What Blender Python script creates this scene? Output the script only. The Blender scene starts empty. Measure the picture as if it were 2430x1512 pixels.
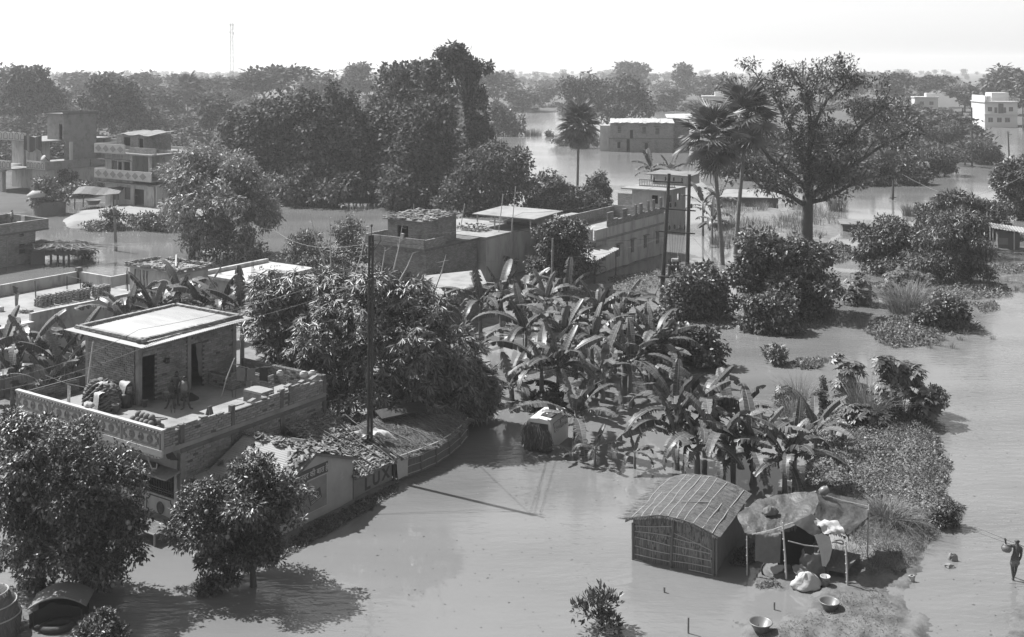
import bpy, bmesh, math, random
import numpy as np
from mathutils import Vector, Matrix, geometry
R = math.radians
S = bpy.context.scene
COL = S.collection
random.seed(7)
# ------------------------------------------------------------------ camera, sky, sun, exposure
CAM_H, FPX, HOR, CX = 19.5, 2600.0, 158.0, 1215.0       # eye height; focal length, horizon row and centre column in a 2430 x 1512 survey frame
cam = bpy.data.objects.new('camera', bpy.data.cameras.new('camera')); COL.objects.link(cam)
cam.location = (0, 0, CAM_H); cam.rotation_euler = (R(90), 0, 0)
cam.data.lens = FPX / 2430 * 36; cam.data.sensor_width = 36
cam.data.shift_y = -(756 - HOR) / 2430
cam.data.clip_start = 0.5; cam.data.clip_end = 20000
S.camera = cam
SUN_EL, SUN_AZ = 52.0, (-0.86, 0.51)                      # direction towards the sun on the ground
w = bpy.data.worlds.new('World'); S.world = w; w.use_nodes = True
nt = w.node_tree; nt.nodes.clear()
sky = nt.nodes.new('ShaderNodeTexSky'); sky.sky_type = 'NISHITA'; sky.sun_disc = False
sky.sun_elevation = R(SUN_EL); sky.sun_rotation = math.atan2(SUN_AZ[0], SUN_AZ[1])
sky.air_density = 1.0; sky.dust_density = 1.2; sky.ozone_density = 1.0
bw = nt.nodes.new('ShaderNodeRGBToBW'); bg = nt.nodes.new('ShaderNodeBackground'); wo = nt.nodes.new('ShaderNodeOutputWorld')
bg.inputs['Strength'].default_value = 0.10
nt.links.new(sky.outputs[0], bw.inputs[0]); nt.links.new(bw.outputs[0], bg.inputs[0]); nt.links.new(bg.outputs[0], wo.inputs[0])
sl = bpy.data.lights.new('sun', 'SUN'); sl.energy = 5.0; sl.angle = R(0.53); sl.color = (1, 1, 1)
sun = bpy.data.objects.new('sun', sl); COL.objects.link(sun)
_sd = Vector((SUN_AZ[0], SUN_AZ[1], 0)).normalized() * math.cos(R(SUN_EL)) + Vector((0, 0, math.sin(R(SUN_EL))))
sun.rotation_euler = _sd.to_track_quat('Z', 'Y').to_euler()
S.view_settings.view_transform = 'Standard'; S.view_settings.look = 'None'
S.view_settings.exposure = 1.0; S.view_settings.gamma = 1.0; S.view_settings.use_curve_mapping = False
S.render.engine = 'CYCLES'
S.cycles.max_bounces = 6; S.cycles.diffuse_bounces = 1; S.cycles.glossy_bounces = 2; S.cycles.transmission_bounces = 3
S.cycles.volume_bounces = 2; S.cycles.transparent_max_bounces = 4; S.cycles.use_denoising = True
S.cycles.sample_clamp_indirect = 4.0

# ------------------------------------------------------------------ placing helpers
def G(px, py, z=0.0):
    d = FPX * (CAM_H - z) / (py - HOR)
    return Vector(((px - CX) * d / FPX, d, z))
def Zat(py, d): return CAM_H - (py - HOR) * d / FPX
def put(o, label=None, cat=None, group=None, kind=None):
    if label: o['label'] = label
    if cat: o['category'] = cat
    if group: o['group'] = group
    if kind: o['kind'] = kind
    return o
def thing(name, label, cat, loc=(0, 0, 0), rz=0.0, group=None):
    o = bpy.data.objects.new(name, None); COL.objects.link(o)
    o.location = loc; o.rotation_euler = (0, 0, rz); o.empty_display_size = 0.3
    return put(o, label, cat, group)
def link(name, mesh, parent=None, loc=None, rot=None, scale=None):
    o = bpy.data.objects.new(name, mesh); COL.objects.link(o)
    if parent: o.parent = parent
    if loc is not None: o.location = loc
    if rot is not None: o.rotation_euler = rot
    if scale is not None: o.scale = scale
    return o
def copy_tree(o, parent=None):
    c = o.copy(); COL.objects.link(c); c.parent = parent
    for ch in list(o.children): copy_tree(ch, c)
    return c
def raw_mesh(name, verts, faces, mat=None, smooth=False):
    """verts (n,3) array, faces (m,k) int array, all faces with k corners"""
    v = np.ascontiguousarray(verts, dtype=np.float32); f = np.ascontiguousarray(faces, dtype=np.int32)
    me = bpy.data.meshes.new(name); k = f.shape[1]
    me.vertices.add(len(v)); me.vertices.foreach_set('co', v.ravel())
    me.loops.add(f.size); me.loops.foreach_set('vertex_index', f.ravel())
    me.polygons.add(len(f)); me.polygons.foreach_set('loop_start', np.arange(0, f.size, k, dtype=np.int32))
    if smooth: me.polygons.foreach_set('use_smooth', np.ones(len(f), dtype=bool))
    me.update(calc_edges=True); me.validate()
    if mat: me.materials.append(mat)
    return me

class MB:
    """collects simple solids, builds them as ONE mesh object"""
    def __init__(s): s.v = []; s.f = []; s.T = None
    def add(s, vs, fs):
        b = len(s.v)
        if s.T is not None: vs = [s.T @ Vector(p) for p in vs]
        s.v += [tuple(p) for p in vs]; s.f += [tuple(i + b for i in f) for f in fs]; return s
    def hexa(s, p):      # 8 corners: bottom ring 0-3, top ring 4-7
        return s.add(p, [(3, 2, 1, 0), (4, 5, 6, 7), (0, 1, 5, 4), (1, 2, 6, 5), (2, 3, 7, 6), (3, 0, 4, 7)])
    def box(s, x0, x1, y0, y1, z0, z1):
        return s.hexa([(x0, y0, z0), (x1, y0, z0), (x1, y1, z0), (x0, y1, z0), (x0, y0, z1), (x1, y0, z1), (x1, y1, z1), (x0, y1, z1)])
    def cbox(s, c, d, rz=0.0, rx=0.0, ry=0.0):
        m = Matrix.Translation(c) @ Matrix.Rotation(rz, 4, 'Z') @ Matrix.Rotation(ry, 4, 'Y') @ Matrix.Rotation(rx, 4, 'X')
        h = [x / 2 for x in d]
        return s.hexa([m @ Vector((sx * h[0], sy * h[1], sz * h[2])) for sz in (-1, 1) for sx, sy in ((-1, -1), (1, -1), (1, 1), (-1, 1))])
    def tube(s, path, rad, n=6, cap=True):
        path = [Vector(p) for p in path]; m = len(path)
        if not isinstance(rad, (list, tuple)): rad = [rad] * m
        vs = []; fs = []
        a = None
        for i, p in enumerate(path):
            t = (path[min(i + 1, m - 1)] - path[max(i - 1, 0)]).normalized()
            if a is None:
                a = t.orthogonal().normalized()
            else:
                a = (a - t * a.dot(t)); a = a.normalized() if a.length > 1e-5 else t.orthogonal().normalized()
            b = t.cross(a)
            for k in range(n):
                an = 2 * math.pi * k / n
                vs.append(p + (a * math.cos(an) + b * math.sin(an)) * rad[i])
        for i in range(m - 1):
            for k in range(n):
                k2 = (k + 1) % n
                fs.append((i * n + k, i * n + k2, (i + 1) * n + k2, (i + 1) * n + k))
        if cap: fs.append(tuple(range(n - 1, -1, -1))); fs.append(tuple((m - 1) * n + k for k in range(n)))
        return s.add(vs, fs)
    def lathe(s, prof, c=(0, 0, 0), n=14, sx=1.0, sy=1.0, cap=True):
        vs = [(c[0] + r * math.cos(2 * math.pi * k / n) * sx, c[1] + r * math.sin(2 * math.pi * k / n) * sy, c[2] + z) for r, z in prof for k in range(n)]
        fs = [(i * n + k, i * n + (k + 1) % n, (i + 1) * n + (k + 1) % n, (i + 1) * n + k) for i in range(len(prof) - 1) for k in range(n)]
        if cap: fs.append(tuple(range(n - 1, -1, -1)))
        if cap: fs.append(tuple((len(prof) - 1) * n + k for k in range(n)))
        return s.add(vs, fs)
    def grid(s, pts):    # 2D list of points
        h = len(pts); wd = len(pts[0])
        return s.add([p for r in pts for p in r], [(i * wd + j, i * wd + j + 1, (i + 1) * wd + j + 1, (i + 1) * wd + j) for i in range(h - 1) for j in range(wd - 1)])
    def slab(s, pts, thick):   # grid with thickness downwards
        s.grid(pts); s.grid([[(p[0], p[1], p[2] - thick) for p in reversed(r)] for r in pts])
        top = pts; n = len(pts); m = len(pts[0])
        ring = [pts[0][j] for j in range(m)] + [pts[i][m - 1] for i in range(1, n)] + [pts[n - 1][j] for j in range(m - 2, -1, -1)] + [pts[i][0] for i in range(n - 2, 0, -1)]
        lo = [(p[0], p[1], p[2] - thick) for p in ring]; k = len(ring)
        return s.add(ring + lo, [(i, (i + 1) % k, k + (i + 1) % k, k + i)[::-1] for i in range(k)])
    def prism(s, poly, d):     # poly: list of 3D points (planar), extruded by vector d
        n = len(poly); d = Vector(d); p = [Vector(q) for q in poly]
        return s.add(p + [q + d for q in p], [tuple(range(n))[::-1], tuple(range(n, 2 * n))] + [(i, (i + 1) % n, n + (i + 1) % n, n + i) for i in range(n)])
    def mesh(s, name, mat, smooth=False):
        me = bpy.data.meshes.new(name); me.from_pydata(s.v, [], s.f)
        if smooth: me.polygons.foreach_set('use_smooth', [True] * len(me.polygons))
        if mat: me.materials.append(mat)
        me.update(); return me
    def build(s, name, mat, parent=None, smooth=False, label=None, kind=None, loc=None, rot=None):
        o = link(name, s.mesh(name, mat, smooth), parent, loc, rot)
        return put(o, label, None, None, kind)
def single(mb, name, mat, label, cat, group=None, smooth=False, loc=None, rot=None, parent=None):
    return put(link(name, mb.mesh(name, mat, smooth), parent, loc, rot), label, cat, group)

# ------------------------------------------------------------------ materials (the photograph is black and white: every colour is a grey)
def mat(name, v, rough=0.8, var=0.25, scale=3.0, bump=0.0, bscale=None, spec=0.3, stretch=(1, 1, 1), dark=None, dscale=0.6, dthr=(0.5, 0.7), detail=4.0, isl=0.0, transl=0.0, obj=0.0, metallic=0.0, attr=None):
    """grey material: base value v varied by noise; 'dark' = colour of soft stains; isl/obj = random value per loose piece / per object"""
    if v > .19: v *= .56; dark = dark * .56 if dark else dark
    m = bpy.data.materials.new(name); m.use_nodes = True; n = m.node_tree.nodes; l = m.node_tree.links; n.clear()
    out = n.new('ShaderNodeOutputMaterial'); b = n.new('ShaderNodeBsdfPrincipled')
    b.inputs['Roughness'].default_value = rough; b.inputs['Specular IOR Level'].default_value = spec; b.inputs['Metallic'].default_value = metallic
    l.new(b.outputs[0], out.inputs[0])
    def math_(op, a, bb, clamp=False):
        q = n.new('ShaderNodeMath'); q.operation = op; q.use_clamp = clamp
        for i, x in enumerate((a, bb)):
            if x is None: continue
            if isinstance(x, (int, float)): q.inputs[i].default_value = x
            else: l.new(x, q.inputs[i])
        return q.outputs[0]
    tc = n.new('ShaderNodeTexCoord'); mp = n.new('ShaderNodeMapping'); mp.inputs['Scale'].default_value = stretch
    l.new(tc.outputs['Object'], mp.inputs[0])
    col = None
    if var or bump:
        t = n.new('ShaderNodeTexNoise'); t.inputs['Scale'].default_value = scale; t.inputs['Detail'].default_value = detail; t.inputs['Roughness'].default_value = 0.65
        l.new(mp.outputs[0], t.inputs['Vector'])
        col = math_('MULTIPLY_ADD', t.outputs[0], 2 * var * v); col.node.inputs[2].default_value = v - var * v
    if isl or obj:
        src = n.new('ShaderNodeNewGeometry').outputs['Random Per Island'] if isl else n.new('ShaderNodeObjectInfo').outputs['Random']
        k = isl or obj
        f = math_('MULTIPLY_ADD', src, 2 * k); f.node.inputs[2].default_value = 1 - k
        col = math_('MULTIPLY', f, col if col is not None else v)
    if attr:     # cross veins of a leaf, from a value stored along its midrib
        at = n.new('ShaderNodeAttribute'); at.attribute_name = attr; t4 = n.new('ShaderNodeTexNoise'); t4.noise_dimensions = '1D'; t4.inputs['Scale'].default_value = 45; t4.inputs['Detail'].default_value = 3
        l.new(at.outputs['Fac'], t4.inputs['W']); fa = math_('MULTIPLY_ADD', t4.outputs[0], 2.6); fa.node.inputs[2].default_value = -.3; col = math_('MULTIPLY', fa, col)
    if dark is not None:
        t2 = n.new('ShaderNodeTexNoise'); t2.inputs['Scale'].default_value = dscale; t2.inputs['Detail'].default_value = 6; t2.inputs['Roughness'].default_value = 0.7
        l.new(mp.outputs[0], t2.inputs['Vector'])
        r = n.new('ShaderNodeMapRange'); r.inputs[1].default_value = dthr[0]; r.inputs[2].default_value = dthr[1]; l.new(t2.outputs[0], r.inputs[0])
        mx = n.new('ShaderNodeMix'); l.new(r.outputs[0], mx.inputs[0])
        if col is None: mx.inputs[2].default_value = v
        else: l.new(col, mx.inputs[2])
        mx.inputs[3].default_value = dark; col = mx.outputs[0]
    if col is None: b.inputs['Base Color'].default_value = (v, v, v, 1)
    else: l.new(col, b.inputs['Base Color'])
    if bump:
        t3 = n.new('ShaderNodeTexNoise'); t3.inputs['Scale'].default_value = bscale or scale * 3; t3.inputs['Detail'].default_value = 4
        l.new(mp.outputs[0], t3.inputs['Vector'])
        bp = n.new('ShaderNodeBump'); bp.inputs['Strength'].default_value = bump; bp.inputs['Distance'].default_value = 0.05
        l.new(t3.outputs[0], bp.inputs['Height']); l.new(bp.outputs[0], b.inputs['Normal'])
    if transl:
        tr = n.new('ShaderNodeBsdfTranslucent'); ms = n.new('ShaderNodeMixShader'); ms.inputs[0].default_value = transl
        if col is None: tr.inputs[0].default_value = (v, v, v, 1)
        else: l.new(col, tr.inputs[0])
        l.new(b.outputs[0], ms.inputs[1]); l.new(tr.outputs[0], ms.inputs[2]); l.new(ms.outputs[0], out.inputs[0])
    return m
def brick_mat(name, v=0.22, mortar=0.3, bw_=0.24, bh=0.078, var=0.5, axis='XZ'):
    """relief of brick courses for walls too far to model brick by brick"""
    m = mat(name, v, rough=0.9, var=0.3, scale=2.0, dark=v * 0.45, dscale=0.8, dthr=(0.5, 0.75)); n = m.node_tree.nodes; l = m.node_tree.links
    b = [q for q in n if q.type == 'BSDF_PRINCIPLED'][0]
    tc = n.new('ShaderNodeTexCoord'); sp = n.new('ShaderNodeSeparateXYZ'); cb = n.new('ShaderNodeCombineXYZ')
    l.new(tc.outputs['Object'], sp.inputs[0])
    ad = n.new('ShaderNodeMath'); l.new(sp.outputs[0], ad.inputs[0]); l.new(sp.outputs[1], ad.inputs[1])
    l.new(ad.outputs[0], cb.inputs[0]); l.new(sp.outputs[2], cb.inputs[1])
    bt = n.new('ShaderNodeTexBrick'); bt.inputs['Scale'].default_value = 1.0; bt.inputs['Brick Width'].default_value = bw_; bt.inputs['Row Height'].default_value = bh
    bt.inputs['Mortar Size'].default_value = 0.012; bt.inputs['Mortar Smooth'].default_value = 0.3; bt.inputs['Bias'].default_value = -0.2
    bt.inputs['Color1'].default_value = (1 - var * .5,) * 3 + (1,); bt.inputs['Color2'].default_value = (1 + var * .5,) * 3 + (1,); bt.inputs['Mortar'].default_value = (mortar / v * .8,) * 3 + (1,)
    l.new(cb.outputs[0], bt.inputs['Vector'])
    old = b.inputs['Base Color'].links[0].from_socket
    mu = n.new('ShaderNodeMix'); mu.data_type = 'RGBA'; mu.blend_type = 'MULTIPLY'; mu.inputs[0].default_value = 1.0
    l.new(old, mu.inputs[6]); l.new(bt.outputs['Color'], mu.inputs[7]); l.new(mu.outputs[2], b.inputs['Base Color'])
    bp = n.new('ShaderNodeBump'); bp.inputs['Strength'].default_value = 0.8; bp.inputs['Distance'].default_value = 0.02; bp.invert = True
    l.new(bt.outputs['Fac'], bp.inputs['Height']); l.new(bp.outputs[0], b.inputs['Normal'])
    return m
M = {}
M['leaf'] = mat('leaf_dark', 0.085, rough=0.45, var=0, isl=0.6, transl=0.08, spec=0.4)
M['leaf_wood'] = mat('leaf_wood', 0.1, rough=0.75, var=0, isl=0.5, transl=0.1, spec=0.12)
M['leaf_far'] = mat('leaf_distant', 0.1, rough=0.85, var=0, isl=0.5, transl=0.1, spec=0.08)
M['leaf_mid'] = mat('leaf_mid', 0.105, rough=0.45, var=0, isl=0.6, transl=0.09, spec=0.4)
M['leaf_light'] = mat('leaf_light', 0.19, rough=0.5, var=0, isl=0.45, transl=0.2, spec=0.35)
M['leaf_gloss'] = mat('leaf_glossy', 0.075, rough=0.42, var=0, isl=0.6, transl=0.08, spec=0.45)
M['bamboo_leaf'] = mat('bamboo_leaf', 0.13, rough=0.42, var=0, isl=0.6, transl=0.08, spec=0.45)
M['banana'] = mat('banana_leaf', 0.085, rough=0.42, var=0.3, scale=6, obj=0.45, transl=0.14, spec=0.3, attr='along')
M['rib'] = mat('banana_midrib', 0.14, rough=0.5, var=0.2)
M['pstem'] = mat('banana_stem', 0.14, rough=0.6, var=0.5, scale=4, stretch=(3, 3, .5), dark=0.05, dscale=2)
M['frond'] = mat('palm_frond', 0.12, rough=0.45, var=0.2, obj=0.4, transl=0.08, spec=0.35)
M['bark'] = mat('bark', 0.07, rough=0.9, var=0.4, scale=5, bump=0.6, stretch=(1, 1, .3))
M['bark_l'] = mat('bark_pale', 0.13, rough=0.9, var=0.4, scale=5, bump=0.5, stretch=(1, 1, .3))
M['grass'] = mat('grass_blade', 0.15, rough=0.6, var=0, isl=0.45, transl=0.25)
M['mat_plant'] = mat('floating_plant', 0.13, rough=0.5, var=0, isl=0.5, transl=0.2, spec=0.3)
M['soil'] = mat('soil', 0.16, rough=0.95, var=0.35, scale=1.5, bump=0.6, bscale=6, dark=0.07, dscale=0.8)
M['mud'] = mat('mud_bank', 0.115, rough=0.8, var=0.35, scale=1.2, bump=0.5, bscale=9, dark=0.06, dscale=1.1, dthr=(0.45, 0.62), detail=8)
M['yard'] = mat('yard_earth', 0.4, rough=0.95, var=0.2, scale=1.0, bump=0.3, dark=0.26, dscale=0.5)
M['forest'] = mat('forest_floor', 0.07, rough=0.95, var=0.5, scale=0.3, dark=0.04)
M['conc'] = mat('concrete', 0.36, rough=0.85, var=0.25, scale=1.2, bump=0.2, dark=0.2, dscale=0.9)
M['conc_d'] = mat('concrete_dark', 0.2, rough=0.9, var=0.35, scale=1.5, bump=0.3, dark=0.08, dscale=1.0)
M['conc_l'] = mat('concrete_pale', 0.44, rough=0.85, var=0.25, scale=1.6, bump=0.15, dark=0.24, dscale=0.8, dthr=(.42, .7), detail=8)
M['white'] = mat('whitewash', 0.66, rough=0.8, var=0.15, scale=1.2, dark=0.3, dscale=1.3, dthr=(0.47, 0.7), stretch=(1, 1, .3), detail=8)
M['plaster'] = mat('grey_plaster', 0.62, rough=0.85, var=0.15, scale=0.8, dark=0.36, dscale=0.9, dthr=(.45, .7), stretch=(1, 1, .3), detail=8)
M['brick'] = brick_mat('brick_relief', 0.44)
M['brick_far'] = brick_mat('brick_relief_far', 0.44, 0.5)
M['brickp'] = mat('brick_piece', 0.4, rough=0.9, var=0.25, scale=8, obj=0.22)
M['bricki'] = mat('brick_pieces', 0.38, rough=0.9, var=0.3, scale=8, isl=0.22, dark=0.2, dscale=0.7)
M['mortar'] = mat('mortar', 0.09, rough=0.95, var=0.4, scale=4)
M['black'] = mat('painted_indoor_shade', 0.015, rough=0.9, var=0)  # near-black colour standing in for the shade indoors
M['iron'] = mat('dark_iron', 0.035, rough=0.5, var=0.3, spec=0.4)
M['sheet'] = mat('roof_sheet', 0.47, rough=0.55, var=0.2, scale=2.0, dark=0.3, dscale=0.9, dthr=(.46, .72), stretch=(.25, 1, 1), detail=8)
M['sheet_d'] = mat('old_roof_sheet', 0.3, rough=0.6, var=0.3, scale=1.5, dark=0.13, dscale=1.2)
M['tile'] = mat('clay_tile', 0.15, rough=0.9, var=0.3, scale=6, isl=0.6)
M['tileo'] = mat('clay_tile_piece', 0.16, rough=0.9, var=0.3, scale=6, obj=0.6)
M['thatch_x'] = mat('hut_thatch', 0.11, rough=0.95, var=0.75, scale=5, bump=1.0, bscale=14, stretch=(.6, 9, .6), detail=6)
M['thatch'] = mat('thatch', 0.24, rough=0.95, var=0.6, scale=5, bump=1.0, bscale=14, stretch=(8, .6, .6), detail=6)
M['thatchi'] = mat('thatch_straw', 0.13, rough=0.9, var=0, isl=0.55)
M['reed'] = mat('reed_wall', 0.15, rough=0.95, var=0.7, scale=6, bump=1.0, bscale=14, stretch=(6, 6, .4), detail=6)
M['reedi'] = mat('reed_stalks', 0.15, rough=0.95, var=0, isl=0.6)
M['bamboo'] = mat('bamboo_pole', 0.6, rough=0.55, var=0.3, scale=4)
M['wood'] = mat('old_wood', 0.11, rough=0.8, var=0.5, scale=3, bump=0.4, stretch=(6, .6, 6))
M['wood_l'] = mat('pale_wood', 0.3, rough=0.8, var=0.3, scale=3, stretch=(6, .6, 6))
M['tarp'] = mat('tarpaulin', 0.05, rough=0.5, var=0.6, scale=3.5, bump=1.0, bscale=6, dark=0.085, dscale=1.6, dthr=(.45, .75), spec=0.3)
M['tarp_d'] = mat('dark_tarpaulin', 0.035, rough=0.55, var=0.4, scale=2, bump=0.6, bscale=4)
M['cloth_w'] = mat('white_cloth', 0.62, rough=0.9, var=0.15, scale=3, bump=0.5, bscale=6)
M['cloth_g'] = mat('grey_cloth', 0.24, rough=0.9, var=0.3, scale=3, bump=0.6, bscale=5)
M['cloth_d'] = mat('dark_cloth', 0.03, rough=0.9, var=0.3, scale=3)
M['sack'] = mat('woven_sack', 0.22, rough=0.85, var=0.25, scale=4, bump=0.6, bscale=6)
M['skin'] = mat('brown_skin', 0.055, rough=0.55, var=0.2, scale=6, spec=0.4)
M['hair'] = mat('black_hair', 0.012, rough=0.6, var=0.2)
M['stone'] = mat('stone', 0.3, rough=0.9, var=0.4, scale=3, bump=0.6)
M['dung'] = mat('dung_cake', 0.14, rough=0.95, var=0.3, scale=6, obj=0.4, bump=0.5)
M['pot'] = mat('clay_pot', 0.13, rough=0.8, var=0.25, obj=0.25)
M['metal_pot'] = mat('metal_pot', 0.22, rough=0.4, var=0.2, spec=0.5)
M['plastic'] = mat('plastic', 0.6, rough=0.45, var=0.1)
M['paint_l'] = mat('painted_pale', 0.62, rough=0.8, var=0.1, dark=0.35, dscale=1.5, dthr=(.55, .8))
M['paint_d'] = mat('painted_dark', 0.07, rough=0.8, var=0.3)
M['paint_m'] = mat('painted_mid', 0.32, rough=0.8, var=0.3, scale=2, dark=0.4, dscale=1.6, dthr=(.58, .75))
M['ad'] = mat('painted_advert', 0.5, rough=0.8, var=0.25, scale=1.5, dark=0.7, dscale=1.4, dthr=(.6, .8))
M['wire'] = mat('wire', 0.35, rough=0.5, var=0)
M['wire_d'] = mat('dark_wire', 0.05, rough=0.5, var=0)
M['glass'] = mat('window_glass', 0.04, rough=0.1, var=0, spec=0.6)
M['rubber'] = mat('rubber', 0.035, rough=0.7, var=0.4, scale=5, bump=0.4)
M['rust'] = mat('rusty_steel', 0.07, rough=0.8, var=0.4)
M['shell'] = mat('cart_canopy', 0.14, rough=0.6, var=0.3, scale=2, dark=0.4, dscale=2.2, dthr=(.62, .68), spec=0.4)
M['lbldg'] = mat('far_white_wall', 0.9, rough=0.8, var=0.08)

# ------------------------------------------------------------------ water, ground, land
def water_material():
    m = bpy.data.materials.new('muddy_water'); m.use_nodes = True; n = m.node_tree.nodes; l = m.node_tree.links
    b = n['Principled BSDF']; b.inputs['Roughness'].default_value = 0.035; b.inputs['IOR'].default_value = 1.33; b.inputs['Specular IOR Level'].default_value = 1.0
    tc = n.new('ShaderNodeTexCoord')
    def noise(sc, st, det=3):
        mp = n.new('ShaderNodeMapping'); mp.inputs['Scale'].default_value = st; l.new(tc.outputs['Object'], mp.inputs[0])
        t = n.new('ShaderNodeTexNoise'); t.inputs['Scale'].default_value = sc; t.inputs['Detail'].default_value = det; l.new(mp.outputs[0], t.inputs['Vector']); return t.outputs[0]
    c = n.new('ShaderNodeMapRange'); c.inputs[1].default_value = .3; c.inputs[2].default_value = .7; c.inputs[3].default_value = 0.11; c.inputs[4].default_value = 0.165
    l.new(noise(0.11, (.5, 1.5, 1), 6), c.inputs[0]); l.new(c.outputs[0], b.inputs['Base Color'])
    patch = n.new('ShaderNodeMapRange'); patch.inputs[1].default_value = .43; patch.inputs[2].default_value = .6; patch.inputs[3].default_value = 0.04; patch.inputs[4].default_value = 1.0
    l.new(noise(0.07, (1, 1, 1), 2), patch.inputs[0])
    s1 = noise(1.1, (1, 2.6, 1), 3); s2 = noise(4.0, (1, 2.2, 1), 2)
    a = n.new('ShaderNodeMath'); a.operation = 'MULTIPLY_ADD'; l.new(s2, a.inputs[0]); a.inputs[1].default_value = 0.12; l.new(s1, a.inputs[2])
    sp = n.new('ShaderNodeSeparateXYZ'); l.new(tc.outputs['Object'], sp.inputs[0])
    far = n.new('ShaderNodeMapRange'); far.inputs[1].default_value = 45; far.inputs[2].default_value = 150; far.inputs[3].default_value = 1.0; far.inputs[4].default_value = .5; l.new(sp.outputs[1], far.inputs[0])
    rg = n.new('ShaderNodeMapRange'); rg.inputs[1].default_value = 60; rg.inputs[2].default_value = 200; rg.inputs[3].default_value = .015; rg.inputs[4].default_value = .14; l.new(sp.outputs[1], rg.inputs[0]); l.new(rg.outputs[0], b.inputs['Roughness'])
    p0 = n.new('ShaderNodeMath'); p0.operation = 'MULTIPLY'; l.new(patch.outputs[0], p0.inputs[0]); l.new(far.outputs[0], p0.inputs[1])
    p = n.new('ShaderNodeMath'); p.operation = 'MULTIPLY'; l.new(a.outputs[0], p.inputs[0]); l.new(p0.outputs[0], p.inputs[1])
    bp = n.new('ShaderNodeBump'); bp.inputs['Strength'].default_value = 0.6; bp.inputs['Distance'].default_value = 0.09
    l.new(p.outputs[0], bp.inputs['Height']); l.new(bp.outputs[0], b.inputs['Normal'])
    return m
M['water'] = water_material()
wm = raw_mesh('water', np.array([(-2600, -60, 0), (2600, -60, 0), (2600, 4200, 0), (-2600, 4200, 0)]), np.array([[0, 1, 2, 3]]), M['water'])
put(link('water', wm), kind='structure')
gm = raw_mesh('ground', np.array([(-2600, -60, -1.2), (2600, -60, -1.2), (2600, 4200, -1.2), (-2600, 4200, -1.2)]), np.array([[0, 1, 2, 3]]), M['soil'])
put(link('ground', gm), kind='structure')

def _hash_noise(x, y, seed=0):
    return (np.sin(x * 1.7 + seed) * np.cos(y * 1.3 - seed * 2) + .6 * np.sin(x * 3.9 - y * 2.1 + seed * 3) + .35 * np.cos(x * 7.3 + y * 6.1 + seed) + .2 * np.sin(x * 15.1 - y * 12.7)) / 2
def poly_sd(px, py, poly):
    """signed distance, positive inside"""
    d = np.full(px.shape, 1e9); ins = np.zeros(px.shape, bool); n = len(poly)
    for i in range(n):
        x0, y0 = poly[i]; x1, y1 = poly[(i + 1) % n]
        ex, ey = x1 - x0, y1 - y0
        t = np.clip(((px - x0) * ex + (py - y0) * ey) / (ex * ex + ey * ey + 1e-9), 0, 1)
        d = np.minimum(d, np.hypot(px - x0 - t * ex, py - y0 - t * ey))
        c = (y0 > py) != (y1 > py)
        ins ^= c & (px < (x1 - x0) * (py - y0) / (y1 - y0 + 1e-12) + x0)
    return np.where(ins, d, -d)
def terrain(name, vpoly, res, hmax, slope, m, nz=0.08, nfreq=1.0, seed=0):
    poly = [tuple(G(*p)[:2]) for p in vpoly]
    xs = [p[0] for p in poly]; ys = [p[1] for p in poly]; pad = 0.45 / slope + res
    gx = np.arange(min(xs) - pad, max(xs) + pad + res, res); gy = np.arange(min(ys) - pad, max(ys) + pad + res, res)
    X, Y = np.meshgrid(gx, gy); sd = poly_sd(X, Y, poly)
    N = _hash_noise(X * nfreq, Y * nfreq, seed)
    Z = np.clip((sd + N * nz / slope * 2) * slope, -0.5, hmax) + N * nz
    keep = (Z > -0.45); h, wd = X.shape
    idx = np.arange(h * wd).reshape(h, wd)
    q = np.stack([idx[:-1, :-1], idx[:-1, 1:], idx[1:, 1:], idx[1:, :-1]], -1)
    k = keep[:-1, :-1] | keep[:-1, 1:] | keep[1:, 1:] | keep[1:, :-1]
    q = q[k]; used = np.unique(q); re = np.full(h * wd, -1); re[used] = np.arange(len(used))
    V = np.stack([X.ravel(), Y.ravel(), Z.ravel()], 1)[used]
    o = put(link(name, raw_mesh(name, V, re[q], m, smooth=True)), kind='structure')
    def hgt(x, y):
        s_ = poly_sd(np.array([x]), np.array([y]), poly); n_ = _hash_noise(np.array([x * nfreq]), np.array([y * nfreq]), seed)
        return float(np.clip((s_ + n_ * nz / slope * 2) * slope, -0.5, hmax)[0] + n_[0] * nz)
    return hgt
# ------------------------------------------------------------------ plants
def rng(seed): return np.random.default_rng(seed)
def unit(a): return a / (np.linalg.norm(a, axis=-1, keepdims=True) + 1e-9)
def leaf_arrays(P, A, N, L, W, fold=0.15):
    """one folded two-triangle leaf per row: P base, A axis, N normal (need not be orthogonal), L, W lengths"""
    A = unit(A); Sd = unit(np.cross(A, N)); Nn = np.cross(Sd, A)
    L = np.broadcast_to(np.asarray(L, float), (len(P),))[:, None]; W = np.broadcast_to(np.asarray(W, float), (len(P),))[:, None]
    mid = P + A * L * 0.45
    v = np.stack([P, mid + Sd * W * .5 + Nn * W * fold, P + A * L - Nn * L * .08, mid - Sd * W * .5 + Nn * W * fold], 1).reshape(-1, 3)
    i = np.arange(len(P))[:, None] * 4
    f = np.concatenate([i + np.array([[0, 1, 2]]), i + np.array([[0, 2, 3]])], 1).reshape(-1, 3)
    return v, f
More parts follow.
